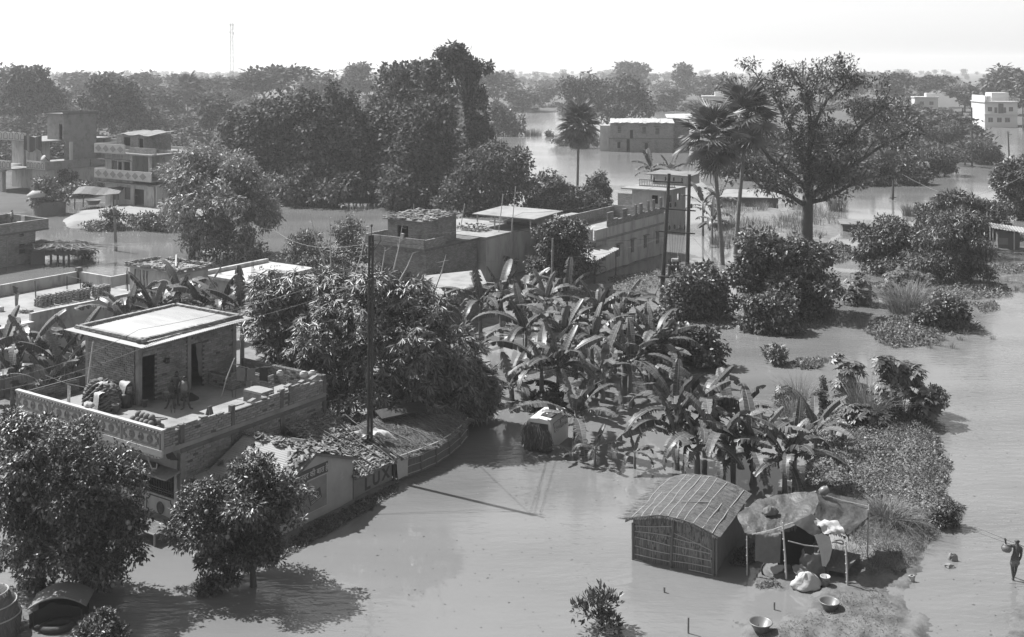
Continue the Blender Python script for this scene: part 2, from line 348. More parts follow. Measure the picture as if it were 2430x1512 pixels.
def crown_arrays(blobs, n, L, W, seed, per=6, droop=0.35, spread=0.9, shell=0.55, tw=None, sky=0.25, clump=True):
    """leaf sprays scattered through ellipsoid blobs (cx,cy,cz,rx,ry,rz), denser to the outside and top"""
    r = rng(seed); B = np.array(blobs, float)
    if clump and n > 150:        # break every blob into smaller clumps round its surface
        out = []
        for b_ in B:
            kk = int(max(5, min(16, n / len(B) / 22))); dd = unit(r.normal(size=(kk, 3)) + np.array([0, 0, .25])); rr = (.58 + .6 * r.random(kk))[:, None]; cs = (.2 + .3 * r.random((kk, 1)))
            out.append(np.concatenate([b_[:3] + dd * b_[3:6] * rr, b_[3:6] * cs * [1.1, 1.1, .85]], 1))
        m_ = max(2, kk // 3); dd = unit(r.normal(size=(m_, 3)) + np.array([0, 0, .2])); out.append(np.concatenate([b_[:3] + dd * b_[3:6] * (1.05 + .3 * r.random((m_, 1))), b_[3:6] * (.1 + .1 * r.random((m_, 1)))], 1))     # stray sprays outside the crown
        out.append(B * [1, 1, 1, .5, .5, .5]); B = np.concatenate(out)
    wt = (B[:, 3] * B[:, 4] + B[:, 4] * B[:, 5] + B[:, 3] * B[:, 5]); k = r.choice(len(B), n, p=wt / wt.sum()); b = B[k]
    d = unit(r.normal(size=(n, 3)) + np.array([0, 0, sky]))
    rad = shell + (1 - shell) * r.random(n) ** 0.7
    # lumpy outline
    lump = 1 + 0.16 * np.sin(d[:, 0] * 5 + k) * np.cos(d[:, 1] * 5 + 2 * k) + 0.1 * np.sin(d[:, 2] * 9 + k * 3)
    C = b[:, :3] + d * b[:, 3:6] * (rad * lump)[:, None]
    o = unit(d / b[:, 3:6])
    tw = tw if tw is not None else L * 1.0
    C = np.repeat(C, per, 0); o = np.repeat(o, per, 0); m = n * per
    ax = unit(o * 0.55 + r.normal(size=(m, 3)) * spread * .6 + np.array([0, 0, -droop]))
    P = C + ax * tw * (r.random((m, 1)) * .8) + r.normal(size=(m, 3)) * tw * .25
    nr = unit(np.array([0, 0, 0.8]) + o * .5 + r.normal(size=(m, 3)) * .45)
    s = 0.7 + 0.6 * r.random(m)
    return leaf_arrays(P, ax, nr, L * s, W * s)
def limbs(mb, base, tips, r0, r1=0.03, wob=0.1, seed=0, n=5, fork=0.35):
    """trunk from base that forks into curved limbs to each tip"""
    q = random.Random(seed); base = Vector(base); cen = sum((Vector(t) for t in tips), Vector()) / len(tips)
    top = base.lerp(cen, fork); top.x = base.x + (cen.x - base.x) * fork * .5; top.y = base.y + (cen.y - base.y) * fork * .5
    mb.tube([base + Vector((0, 0, -.6)), base.lerp(top, .5) + Vector((q.uniform(-1, 1), q.uniform(-1, 1), 0)) * wob, top], [r0 * 1.15, r0 * .9, r0 * .75], n + 2)
    for t in tips:
        t = Vector(t); s = top.lerp(base, q.uniform(0, .3)); L = (t - s).length
        m1 = s.lerp(t, .4) + Vector((q.uniform(-1, 1), q.uniform(-1, 1), q.uniform(0, 1))) * L * .12
        m2 = s.lerp(t, .75) + Vector((q.uniform(-1, 1), q.uniform(-1, 1), q.uniform(0, 1))) * L * .08
        rr = r0 * q.uniform(.35, .55)
        mb.tube([s, m1, m2, t], [rr, rr * .7, rr * .45, r1], n, cap=False)
        for _ in range(2):
            e = m2 + Vector((q.uniform(-1, 1), q.uniform(-1, 1), q.uniform(-.2, 1))) * L * .3
            mb.tube([m1.lerp(m2, q.random()), e], [rr * .3, r1 * .6], 4, cap=False)
def px_blobs(d, x0, blobs, q, deep=0.9):
    """ellipses (cx, cy, rx, ry) measured in the survey frame -> ellipsoids at distance d, relative to ground point (x0, d, 0)"""
    s = d / FPX; out = []
    for b in blobs:
        cx, cy, rx, ry = b[:4]; dy = b[4] if len(b) > 4 else q.uniform(-.5, .5) * rx * s
        out.append(((cx - CX) * s - x0, dy, CAM_H - (cy - HOR) * s, rx * s, rx * s * deep, ry * s))
    return out
_seed = [100]
def tree(label, base, blobs, n, L, W, m='leaf', cat='tree', name='tree', group=None, trunk=0.25, per=6, bark='bark', droop=.35, shell=.55, ntips=9, fork=.35, deep=.9, spread=.9, sky=.25, z0=0.0, clump=True):
    _seed[0] += 1; q = random.Random(_seed[0])
    p = G(base[0], base[1], z0); t = thing(name, label, cat, p, 0, group)
    bl = px_blobs(p.y, p.x, blobs, q, deep)
    bl = [(b[0], b[1], b[2] - z0, b[3], b[4], b[5]) for b in bl]
    v, f = crown_arrays(bl, int(n * 1.15), L, W, _seed[0], per, droop, spread, shell, None, sky, clump)
    v[:, 2] = np.maximum(v[:, 2], 0.03)
    link('crown', raw_mesh('crown', v, f, M[m]), t)
    if trunk:
        mb = MB(); tips = []
        for i in range(ntips):
            b = bl[i % len(bl)]; a = q.uniform(0, 6.28); tips.append((b[0] + math.cos(a) * b[3] * .6, b[1] + math.sin(a) * b[4] * .6, b[2] + b[5] * q.uniform(0, .6)))
        limbs(mb, (0, 0, 0), tips, trunk, .03, .15, _seed[0], 5, fork); mb.build('trunk', M[bark], t, smooth=True)
    return t
def bush(label, base, blobs, n, L, W, m='leaf', cat='bush', name='bush', **k):
    k.setdefault('trunk', .06); k.setdefault('ntips', 6); k.setdefault('fork', .12); k.setdefault('shell', .5)
    return tree(label, base, blobs, n, L, W, m, cat, name, **k)

# banana ----------------------------------------------------------------
def banana_leaf_mesh(seed, length=2.2, width=0.52, torn=0.5, bend=1.0):
    r = random.Random(seed); N = 26; vs = []; fs = []
    pet = 0.32
    def spine(t):    # rises, then arches over
        a = R(62) - bend * (t ** 1.25) * R(112)
        return a
    pts = [Vector((0, 0, 0))]; dirs = []
    for i in range(N):
        a = spine(i / N); dv = Vector((math.cos(a), 0, math.sin(a))); dirs.append(dv); pts.append(pts[-1] + dv * ((length + pet) / N))
    dirs.append(dirs[-1])
    i0 = max(1, int(N * pet / (length + pet)))
    tt = []
    for sgn in (1, -1):
        i = i0; drop = r.uniform(.1, .3)
        while i < N:
            step = 1 if r.random() < torn else r.choice((2, 3)); j = min(N, i + step)
            if r.random() < torn: drop = r.uniform(.05, 1.1)
            gap = r.uniform(.1, .35) if r.random() < torn else 0.0
            row = []
            for kk in range(i, j + 1):
                t = (kk - i0) / (N - i0); wv = width * .5 * (math.sin(math.pi * min(1, max(0, t * .9 + .07))) ** .42)
                p = pts[kk]; up = Vector((-dirs[kk].z, 0, dirs[kk].x))
                if gap and kk in (i, j): wv *= (1 - gap)
                e1 = p + Vector((0, sgn * wv * .55, 0)) + up * wv * .1
                e2 = p + Vector((0, sgn * wv * math.cos(drop), 0)) + up * (wv * .12) - Vector((0, 0, wv * math.sin(drop) * .9)) - dirs[kk] * (-.12 * wv)
                if gap: sh = dirs[kk] * ((0.05 if kk == i else -0.05) if kk in (i, j) else 0); e2 = e2 + sh
                row.append((p, e1, e2))
            b = len(vs)
            for ii, a_ in enumerate(row): vs.extend(tuple(x) for x in a_); tt += [(i + ii) / N + (0 if sgn > 0 else 1.3) + seed] * 3
            for kk in range(len(row) - 1):
                for c in (0, 1):
                    f = (b + kk * 3 + c, b + kk * 3 + c + 1, b + kk * 3 + 4 + c, b + kk * 3 + 3 + c); fs.append(f if sgn > 0 else f[::-1])
            i = j
    me = bpy.data.meshes.new('banana_leaf')
    mb = MB(); mb.v = vs; mb.f = fs; nleaf = len(fs)
    mb.tube(pts[:1] + pts[2::3] + [pts[-1]], [.035] + [.02] * (len(pts[2::3]) - 1) + [.01, .005], 4, cap=False)
    me.from_pydata(mb.v, [], mb.f); at = me.attributes.new('along', 'FLOAT', 'POINT'); at.data.foreach_set('value', tt + [0.0] * (len(mb.v) - len(tt))); me.materials.append(M['banana']); me.materials.append(M['rib'])
    me.polygons.foreach_set('material_index', [0] * nleaf + [1] * (len(mb.f) - nleaf)); me.update()
    return me
BAN = [banana_leaf_mesh(i, 2.1 + .15 * (i % 3), .74, (.4, .6, .8, .95)[i % 4], (.45, .7, .9, 1.1, .6)[i % 5]) for i in range(10)]
BANUP = [banana_leaf_mesh(40 + i, 1.8, .62, .25, .15 + .12 * i) for i in range(3)]
def banana(label, px, py, h, n=8, size=1.0, group='banana plants', z0=0.0, seed=None, lean=0.0, yaw=None):
    """h = height of pseudostem top; leaves radiate from it, each leaf an object"""
    _seed[0] += 1; q = random.Random(seed or _seed[0])
    p = px if isinstance(px, Vector) else G(px, py, z0)
    t = thing('banana_plant', label, 'banana plant', p, q.uniform(0, 6.28) if yaw is None else yaw, group)
    mb = MB(); lx = lean * h; top = Vector((lx, 0, h))
    mb.tube([(0, 0, -.8), (0, 0, 0), (lx * .4, 0, h * .5), (lx, 0, h)], [.12 * size, .12 * size, .1 * size, .06 * size], 7)
    mb.build('stem', M['pstem'], t, smooth=True)
    for i in range(n):
        a = i * 2.4 + q.uniform(-.4, .4); k = i / max(1, n - 1)
        up = i >= n - 2 and n > 4
        me = q.choice(BANUP) if up else q.choice(BAN)
        o = link('leaf', me, t, top + Vector((0, 0, -(1 - k) * .35 * h * .3 - .03 * i % .1)), (q.uniform(-.25, .25), (-.15 if up else (.75 - .95 * k) + q.uniform(-.15, .2)), a))
        s = size * q.uniform(.8, 1.12) * (0.85 if i < 2 else 1); o.scale = (s, s * q.uniform(.9, 1.1), s)
    return t

# fan palm --------------------------------------------------------------
def palm_frond_mesh(seed, rad=1.25, pet=.95, nseg=24):
    r = random.Random(seed); vs = []; fs = []; mb = MB()
    mb.tube([(0, 0, 0), (pet * .5, 0, .06), (pet, 0, 0)], [.045, .035, .03], 4); npet = len(mb.f)
    for i in range(nseg):
        a = (i / (nseg - 1) - .5) * R(250); a2 = a + R(250) / nseg * .5; a0 = a - R(250) / nseg * .5
        L = rad * (1 - .25 * (abs(a) / R(125)) ** 2) * r.uniform(.9, 1.05); dz = -.12 * abs(math.sin(a)) * L
        def pt(an, rr, z): return (pet + math.cos(an) * rr, math.sin(an) * rr, z + .22 * rr * abs(an) / 2 - .1 * rr * rr)
        b = len(mb.v); tipz = -r.uniform(.05, .3) * L
        mb.v += [pt(a, .03, 0), pt(a0, L * .5, -.04), pt(a, L * .48, .05), pt(a2, L * .5, -.04), (pt(a, L, 0)[0], pt(a, L, 0)[1], pt(a, L, 0)[2] + tipz)]
        mb.f += [(b, b + 1, b + 2), (b, b + 2, b + 3), (b + 1, b + 4, b + 2), (b + 2, b + 4, b + 3)]
    return mb.mesh('frond', M['frond'])
FROND = [palm_frond_mesh(i) for i in range(4)]
def palm(label, base, trunk_top, crad, n=30, group='fan palms', r0=.24, straight=True, dead=8):
    _seed[0] += 1; q = random.Random(_seed[0]); p = G(*base); s = p.y / FPX
    tx = (trunk_top[0] - CX) * s - p.x; tz = CAM_H - (trunk_top[1] - HOR) * s; k = crad * s / 2.05
    t = thing('palm_tree', label, 'palm tree', p, 0, group)
    mb = MB(); m_ = 12
    mb.tube([(tx * (i / m_) ** 1.15, 0, -1 + (tz + 1) * i / m_) for i in range(m_ + 1)], [r0 * (1.35 if i == 0 else 1.0 - .3 * i / m_) for i in range(m_ + 1)], 10)
    for i in range(int(tz * 2.2)):
        z = i / 2.2; f = ((z + 1) / (tz + 1)); mb.lathe([(r0 * (1.05 - .3 * f), -.02), (r0 * (1.09 - .3 * f), .02)], (tx * f ** 1.15, 0, z), 9, cap=False)
    mb.build('trunk', M['bark_l'], t, smooth=True)
    for i in range(n + dead):
        a = i * 2.39996 + q.uniform(-.2, .2); f = i / n
        el = R(75 - 115 * min(1, f)) if i < n else R(q.uniform(-75, -55))
        o = link('frond', q.choice(FROND), t, (tx, 0, tz + (.3 - .5 * f) * k))
        o.rotation_euler = Matrix.Rotation(a, 3, 'Z').to_euler()
        mt = Matrix.Rotation(a, 4, 'Z') @ Matrix.Rotation(-el, 4, 'Y') @ Matrix.Rotation(q.uniform(-.5, .5), 4, 'X')
        o.rotation_euler = mt.to_euler(); sc = k * q.uniform(.9, 1.1) * (.85 if i >= n else 1); o.scale = (sc, sc, sc)
    return t

# grass -----------------------------------------------------------------
def blades(n, rad, h, W, seed, lean=.5, segs=3, flat=.0):
    r = rng(seed); a = r.random(n) * 6.283; rr = rad * np.sqrt(r.random(n)); b = np.stack([rr * np.cos(a), rr * np.sin(a), np.zeros(n)], 1)
    d = unit(np.stack([np.cos(a) + r.normal(size=n) * .6, np.sin(a) + r.normal(size=n) * .6, np.zeros(n)], 1)); ln = lean * (.3 + r.random(n)) * (.4 + rr / (rad + 1e-6))
    H = h * (.55 + .45 * r.random(n)); side = np.stack([-d[:, 1], d[:, 0], np.zeros(n)], 1); side = unit(side + r.normal(size=(n, 3)) * .4)
    V = []; 
    for s in range(segs + 1):
        t = s / segs; c = b + d * (H * ln * t ** 1.8)[:, None] + np.array([0, 0, 1]) * (H * (t - .35 * ln * t ** 2.2))[:, None]
        wv = W * (1 - t) ** .6 + .002; V += [c - side * wv / 2, c + side * wv / 2]
    V = np.stack(V, 1).reshape(-1, 3); k = 2 * (segs + 1); i = np.arange(n)[:, None] * k
    f = np.concatenate([i + np.array([[2 * s, 2 * s + 1, 2 * s + 3, 2 * s + 2]]) for s in range(segs)], 0)
    return V, f
def tussock(label, base, wpx, hpx, n=220, W=.035, lean=.5, group=None, m='grass', z0=0.0, name='grass_tussock', cat='grass tussock'):
    _seed[0] += 1; p = G(base[0], base[1], z0); s = p.y / FPX
    v, f = blades(n, wpx * s * .35, hpx * s * 1.15, W, _seed[0], lean)
    return put(link(name, raw_mesh(name, v, f, M[m]), None, p), label, cat, group)

# plants with hand-shaped leaves (castor) -------------------------------
def castor(label, base, blobs, n, rad=.38, m='leaf_mid', group=None, z0=0.0, name='castor_plant'):
    _seed[0] += 1; r = rng(_seed[0]); q = random.Random(_seed[0]); p = G(base[0], base[1], z0); t = thing(name, label, 'castor plant', p, 0, group)
    bl = np.array(px_blobs(p.y, p.x, blobs, q)); bl[:, 2] -= z0
    wt = bl[:, 3] * bl[:, 5]; k = r.choice(len(bl), n, p=wt / wt.sum()); d = unit(r.normal(size=(n, 3)) + [0, 0, .5]); C = bl[k, :3] + d * bl[k, 3:6] * (.5 + .5 * r.random((n, 1)))
    C[:, 2] = np.maximum(C[:, 2], .1); Nn = unit(d * .6 + [0, 0, 1.0] + r.normal(size=(n, 3)) * .25); A0 = unit(np.cross(Nn, r.normal(size=(n, 3)))); B0 = np.cross(Nn, A0)
    Ps = []; As = []; Ns = []; Ls = []
    for j in range(8):
        an = (j - 3.5) * .62; A = A0 * math.cos(an) + B0 * math.sin(an) - Nn * .22
        Ps.append(C); As.append(A); Ns.append(Nn); Ls.append(np.full(n, rad * (1.1 - .09 * abs(j - 3.5))) * (.7 + .6 * r.random(n)))
    v, f = leaf_arrays(np.concatenate(Ps), np.concatenate(As), np.concatenate(Ns), np.concatenate(Ls), np.concatenate(Ls) * .42, .05)
    link('foliage', raw_mesh('foliage', v, f, M[m]), t)
    mb = MB()
    for i in range(min(n, 26)):
        c = C[i]; mb.tube([(c[0] * .2, c[1] * .2, -.3), (c[0] * .6, c[1] * .6, c[2] * .6), tuple(c)], [.03, .02, .01], 4, cap=False)
    mb.build('stem', M['bark_l'], t); return t

# bamboo ----------------------------------------------------------------
def bamboo_clump(label, base, blobs, n, culms, group='bamboo clumps', L=.52, W=.085, tall=()):
    _seed[0] += 1; r = rng(_seed[0]); q = random.Random(_seed[0]); p = G(*base); t = thing('bamboo_clump', label, 'bamboo', p, 0, group)
    bl = np.array(px_blobs(p.y, p.x, blobs, q, .95)); wt = bl[:, 3] * bl[:, 5]; k = r.choice(len(bl), n, p=wt / wt.sum())
    d = unit(r.normal(size=(n, 3)) + [0, -.15, .35]); C = bl[k, :3] + d * bl[k, 3:6] * (.6 + .45 * r.random((n, 1))); C[:, 2] = np.maximum(C[:, 2], .6)
    per = 8; n = len(C); main = unit(d * [1, 1, .15] * .7 + r.normal(size=(n, 3)) * .25 + [0, 0, -.55]); sd_ = unit(np.cross(main, r.normal(size=(n, 3)) * .5 + [0, 0, 1.0])); P_ = []; A_ = []
    for j_ in range(per):
        an = (j_ - 3.5) * .36 + r.normal(size=(n, 1)) * .12; A_.append(main * np.cos(an) + sd_ * np.sin(an) + r.normal(size=(n, 3)) * .12); P_.append(C + r.normal(size=(n, 3)) * .02)
    ax = np.concatenate(A_); s = .6 + .6 * r.random(len(ax)); nr = np.tile(unit(d * [1, 1, .4] + [0, 0, .8]), (per, 1)) + r.normal(size=(len(ax), 3)) * .2
    v, f = leaf_arrays(np.concatenate(P_), ax, nr, L * s, W * s, .12); link('foliage', raw_mesh('foliage', v, f, M['bamboo_leaf']), t)
    mb = MB()
    for i in range(culms):
        c = C[q.randrange(n)]; mb.tube([(c[0] * .25, c[1] * .25, -.3), (c[0] * .5, c[1] * .5, c[2] * .8), tuple(c)], [.045, .035, .012], 5, cap=False)
    for (tx, ty, bx_, by_) in tall:     # bare culms that stand above the foliage, ends in the survey frame
        s_ = p.y / FPX; a = Vector(((bx_ - CX) * s_ - p.x, 0, CAM_H - (by_ - HOR) * s_)); e = Vector(((tx - CX) * s_ - p.x, q.uniform(-.5, .5), CAM_H - (ty - HOR) * s_))
        mid = a.lerp(e, .6) + Vector(((e.x - a.x) * .12, 0, .1)); mb.tube([a, mid, e], [.045, .035, .012], 5, cap=False)
        for _ in range(4):
            tt = q.uniform(.3, 1); c = a.lerp(e, tt); mb.tube([c, c + Vector((q.uniform(-.4, .4), q.uniform(-.3, .3), q.uniform(-.1, .3)))], [.012, .004], 3, cap=False)
    mb.build('culm', M['bamboo'], t, smooth=True); return t

# low floating or creeping cover ------------------------------------------
def cover(name, vpoly, n, L, W, seed, m='mat_plant', hump=.25, z=None, kind='stuff', label=None, up=.5, z0=.02):
    poly = [tuple(G(*p)[:2]) for p in vpoly]; xs = [p[0] for p in poly]; ys = [p[1] for p in poly]; r = rng(seed)
    X = r.uniform(min(xs), max(xs), n * 3); Y = r.uniform(min(ys), max(ys), n * 3); nzv = _hash_noise(X * 1.3, Y * 1.3, seed); sd = poly_sd(X, Y, poly) + nzv * .25
    k = np.where(sd > 0)[0][:n]; X, Y, sd, nzv = X[k], Y[k], sd[k], nzv[k]; Z = np.minimum(sd * .8, 1) * hump * (.65 + .5 * nzv) * r.random(len(k)) ** .4
    base = z0 if z is None else np.array([max(z(a, b), 0) for a, b in zip(X, Y)])
    P = np.stack([X, Y, np.maximum(Z, 0) + base + .01], 1); m_ = len(k)
    ax = unit(r.normal(size=(m_, 3)) * [1, 1, .4] + [0, 0, up]); nr = unit([0, 0, 1] + r.normal(size=(m_, 3)) * .5); s = .6 + .8 * r.random(m_)
    v, f = leaf_arrays(P, ax, nr, L * s, W * s, .1); o = link(name, raw_mesh(name, v, f, M[m])); o['kind'] = kind
    return o
# ------------------------------------------------------------------ land above the flood
terrain('forest_land', [(-500, 500), (60, 505), (150, 476), (390, 484), (430, 474), (700, 474), (850, 480), (1040, 490), (1110, 440), (1150, 360), (1170, 318), (1120, 268), (1000, 250), (-800, 250)], 3.0, .5, .25, M['forest'], .06, .2)
terrain('far_land', [(-9000, 251), (-500, 251), (700, 251), (1165, 266), (1420, 268), (1560, 262), (1640, 262), (1900, 262), (2100, 262), (2300, 300), (2440, 304), (3200, 304), (12000, 185), (12000, 175), (-30000, 175)], 25.0, .5, .03, M['forest'], .05, .02)
terrain('right_land', [(1650, 335), (1630, 400), (1680, 440), (1850, 450), (1960, 438), (2060, 444), (2160, 440), (2230, 412), (2330, 392), (2362, 384), (2330, 340), (2330, 306), (2100, 264), (1700, 264)], 3.0, .4, .2, M['forest'], .08, .3)
yard_h = terrain('yard', [(150, 522), (175, 508), (240, 500), (300, 486), (420, 480), (500, 500), (480, 522), (400, 534), (300, 536), (215, 534), (160, 538)], .8, .45, .5, M['yard'], .04, .7)
terrain('tree_bank', [(1690, 500), (1740, 488), (1900, 500), (2010, 520), (1990, 556), (1930, 590), (1830, 600), (1770, 570), (1690, 540)], 1.5, .25, .2, M['soil'], .08, .5)
bank_h = terrain('grass_bank', [(1905, 1160), (1908, 1090), (1950, 1010), (1985, 965), (2040, 925), (2130, 925), (2225, 965), (2210, 1005), (2240, 1060), (2252, 1110), (2245, 1165), (2278, 1205), (2272, 1245), (2205, 1290), (2175, 1345), (2085, 1372), (2000, 1320), (1930, 1250)], .3, .38, .35, M['soil'], .05, 1.0)
mud_h = terrain('mud_bank', [(1735, 1535), (1752, 1488), (1830, 1472), (1885, 1458), (1915, 1436), (1906, 1408), (1850, 1398), (1792, 1390), (1780, 1375), (1850, 1340), (1990, 1300), (2090, 1330), (2185, 1350), (2150, 1378), (2110, 1398), (2150, 1425), (2190, 1470), (2240, 1535)], .12, .17, .16, M['mud'], .035, 1.7)
terrain('mud_spit', [(2385, 1470), (2400, 1440), (2450, 1410), (2520, 1420), (2520, 1540), (2360, 1540)], .2, .08, .1, M['mud'], .035, 1.7, 3)
terrain('house_mound', [(330, 1262), (420, 1252), (700, 1248), (940, 1160), (1110, 1000), (1150, 960), (1000, 860), (1400, 660), (1560, 612), (1500, 560), (860, 560), (560, 640), (-300, 700), (-400, 1150), (330, 1230)], 1.2, .15, .25, M['soil'], .05, .5)

# ------------------------------------------------------------------ far woods in the haze
def proto_tree(seed, kind, n=260, per=5, L=1.5, W=.9, nb=7):
    q = random.Random(seed); bl = []
    for i in range(nb):
        a = q.uniform(0, 6.28); rr = q.uniform(.1, 1) * (3.2 if kind != 'col' else 1.4)
        z = {'flat': q.uniform(8.2, 10.2), 'round': q.uniform(4.0, 9.0), 'col': q.uniform(3, 11), 'layer': q.choice((6, 8, 10.2))}[kind]
        s = q.uniform(1.3, 2.6); bl.append((math.cos(a) * rr, math.sin(a) * rr, z, s * 1.15, s * 1.15, s * (.5 if kind in ('flat', 'layer') else .85)))
    if kind == 'round': bl.append((0, 0, 5, 3.2, 3.2, 3.2))
    return crown_arrays(bl, n, L, W, seed, per, .25, .8, .45, clump=n > 300)
KINDS_ = ['round', 'flat', 'layer', 'col', 'round', 'layer', 'flat', 'round']
FAR = [proto_tree(900 + i, k, 110, 3, 1.9, 1.3) for i, k in enumerate(KINDS_)]
r_ = rng(5); VV = []; FF = []; off = 0
for i in range(620):
    d = 430 + 2100 * r_.random() ** 1.3; x = (r_.random() * 2 - 1) * (d * .56)
    px = CX + x * FPX / d
    if 1150 < px < 2250 and d < 520: d += 260; x = (px - CX) * d / FPX
    v, f = FAR[i % 8]; s = (.6 + .55 * r_.random() ** 2) if d > 800 else (.4 + .4 * r_.random()); a = r_.random() * 6.28; c, sn = math.cos(a), math.sin(a)
    vv = np.stack([(v[:, 0] * c - v[:, 1] * sn) * s * 1.2 + x, (v[:, 0] * sn + v[:, 1] * c) * s * 1.2 + d, v[:, 2] * s], 1)
    VV.append(vv); FF.append(f + off); off += len(v)
o = link('far_wood', raw_mesh('far_wood', np.concatenate(VV), np.concatenate(FF), M['leaf_far'])); o['kind'] = 'stuff'
# undergrowth band: low scrub on the far shores and between the trees
VV = []; FF = []; off = 0
for i in range(420):
    d = 172 + 290 * r_.random(); px = r_.uniform(-60, 1130) if i % 3 else r_.uniform(1690, 2340)
    if px > 1600: d = 50700 / (np.interp(px, (1690, 1850, 2060, 2160, 2230, 2340), (436, 444, 440, 434, 406, 386)) - HOR) + 4 + 110 * r_.random() ** 1.5
    elif d < 178 + (0 if px > 650 else 40): d += 30
    v, f = FAR[(0, 4, 7)[i % 3]]; s = .3 + .3 * r_.random() if px < 1600 else .2 + .32 * r_.random(); a = r_.random() * 6.28; c, sn = math.cos(a), math.sin(a); x = (px - CX) * d / FPX
    VV.append(np.stack([(v[:, 0] * c - v[:, 1] * sn) * s * 1.3 + x, (v[:, 0] * sn + v[:, 1] * c) * s * 1.3 + d, (v[:, 2] - 1.5) * s], 1)); FF.append(f + off); off += len(v)
o = link('undergrowth', raw_mesh('undergrowth', np.concatenate(VV), np.concatenate(FF), M['leaf_far'])); o['kind'] = 'stuff'
VV = []; FF = []; off = 0     # pale scrub and grass along the far side of the lagoon
for i in range(160):
    px = r_.uniform(1160, 2330); d = 470 + 60 * r_.random() - max(0, px - 2100) * .5
    v, f = FAR[(0, 4, 7)[i % 3]]; s = .16 + .22 * r_.random() ** 2; a = r_.random() * 6.28; c, sn = math.cos(a), math.sin(a); x = (px - CX) * d / FPX
    VV.append(np.stack([(v[:, 0] * c - v[:, 1] * sn) * s * 2 + x, (v[:, 0] * sn + v[:, 1] * c) * s * 2 + d, (v[:, 2] - 2) * s], 1)); FF.append(f + off); off += len(v)
o = link('far_scrub', raw_mesh('far_scrub', np.concatenate(VV), np.concatenate(FF), M['leaf_far'])); o['kind'] = 'stuff'
# trees of the hazy middle distance: copies of six kinds, each a thing
PROT = []
for i, k in enumerate(['round', 'layer', 'flat', 'round', 'layer', 'col']):
    v, f = proto_tree(950 + i, k, 520, 5, .95, .6, 9); mb = MB(); limbs(mb, (0, 0, 0), [(math.cos(a) * 2.2, math.sin(a) * 2.2, 8) for a in range(6)], .28, .05, .2, i, 5)
    PROT.append((raw_mesh('crown', v, f, M['leaf_far']), mb.mesh('trunk', M['bark'], True)))
def far_tree(px, by, top, wpx, k, label, group=None, q=random.Random(3)):
    p = G(px, by); h = Zat(top, p.y) / 11.3; wd = wpx * p.y / FPX / 8.6
    t = thing('tree', label, 'tree', p, q.uniform(0, 6.28), group); t.scale = (wd, wd, h)
    link('crown', PROT[k][0], t); link('trunk', PROT[k][1], t); return t
HZ = 'hazy trees of the middle distance'
for a in [(45, 300, 148, 150, 0, 'broad tall tree at the left edge of the wood, crown above the roofs'), (120, 285, 205, 90, 3, 'small round hazy tree behind the stair tower, left of the low palm'), (205, 262, 178, 110, 1, 'tiered hazy tree between the low palm and the layered dark tree'), (262, 300, 186, 135, 4, 'layered dark tree standing between the two diamond and arch fronted houses'),
          (345, 262, 165, 110, 0, 'round hazy tree on the skyline left of the lone small palm'), (420, 255, 178, 100, 5, 'narrow hazy tree just left of the lone small palm, behind it'), (505, 268, 190, 110, 4, 'tiered hazy tree on the skyline left of the lattice mast'), (560, 262, 176, 120, 0, 'round hazy tree at the foot of the lattice mast'), (632, 285, 165, 150, 2, 'wide flat-topped tree rising behind the front wood, under the lattice mast'), (760, 268, 168, 110, 3, 'round hazy tree above the creeper-covered dome tree'),
          (850, 262, 160, 90, 4, 'narrow hazy tree on the skyline left of the layered tree'), (330, 330, 240, 120, 0, 'low round hazy tree behind the diamond-parapet house'), (500, 340, 215, 110, 3, 'bushy tree to the right of the lone small palm'), (390, 300, 215, 120, 1, 'tiered hazy tree between diamond-parapet house and lone small palm'), (1010, 262, 150, 90, 1, 'tiered hazy tree on the skyline touching the tallest tree, left'), (1180, 262, 178, 110, 1, 'tiered hazy tree on the far shore right of the tallest tree'), (1240, 266, 205, 90, 3, 'low round hazy tree on the far lagoon shore, right of the pale house'),
          (1290, 255, 200, 70, 0, 'round hazy tree behind the little flat-roofed far house'), (1500, 232, 152, 85, 1, 'tiered hazy tree on the skyline above the flooded house'), (1625, 240, 152, 75, 5, 'tall dark column of a tree against the pale haze right of the lagoon'), (1585, 262, 205, 75, 0, 'small spreading tree at the far edge of the lagoon'), (1690, 245, 172, 85, 3, 'round hazy tree on the skyline behind the nearer twin palm'),
          (2030, 240, 165, 70, 0, 'round hazy tree on the skyline at the right flank of the huge tree'), (2122, 262, 178, 85, 1, 'flat-layered dark tree left of the small white far house'), (2212, 258, 184, 95, 2, 'flat-topped dark tree standing over the small white far house'), (2390, 275, 150, 130, 0, 'big round-headed tree rising behind the white three-storey block'),
          (2290, 270, 195, 90, 3, 'round hazy tree on the skyline left of the white block'), (2060, 300, 225, 120, 0, 'low round tree in the right-hand wood below the skyline, behind the huge tree'), (2180, 320, 250, 130, 3, 'low round tree in the right-hand wood under the small white house'), (2250, 335, 265, 110, 0, 'dark bushy tree left of the white block, behind the pair of joined poles'), (2120, 350, 260, 130, 4, 'tiered tree in the right-hand wood behind the dark flood pole'), (1990, 370, 290, 120, 0, 'low round tree at the back of the huge tree, right of its trunk'), (1700, 330, 235, 120, 0, 'round tree behind the twin palms, left of the huge tree'), (1770, 380, 300, 130, 3, 'low round tree under the left limbs of the huge tree'), (2440, 300, 190, 90, 4, 'tiered tree cut by the right edge beside the white block')]:
    if a[5]: far_tree(*a[:5], a[5], HZ)
    else: far_tree(*a[:5], 'hazy tree in the middle distance between the dark front trees and the skyline', HZ)

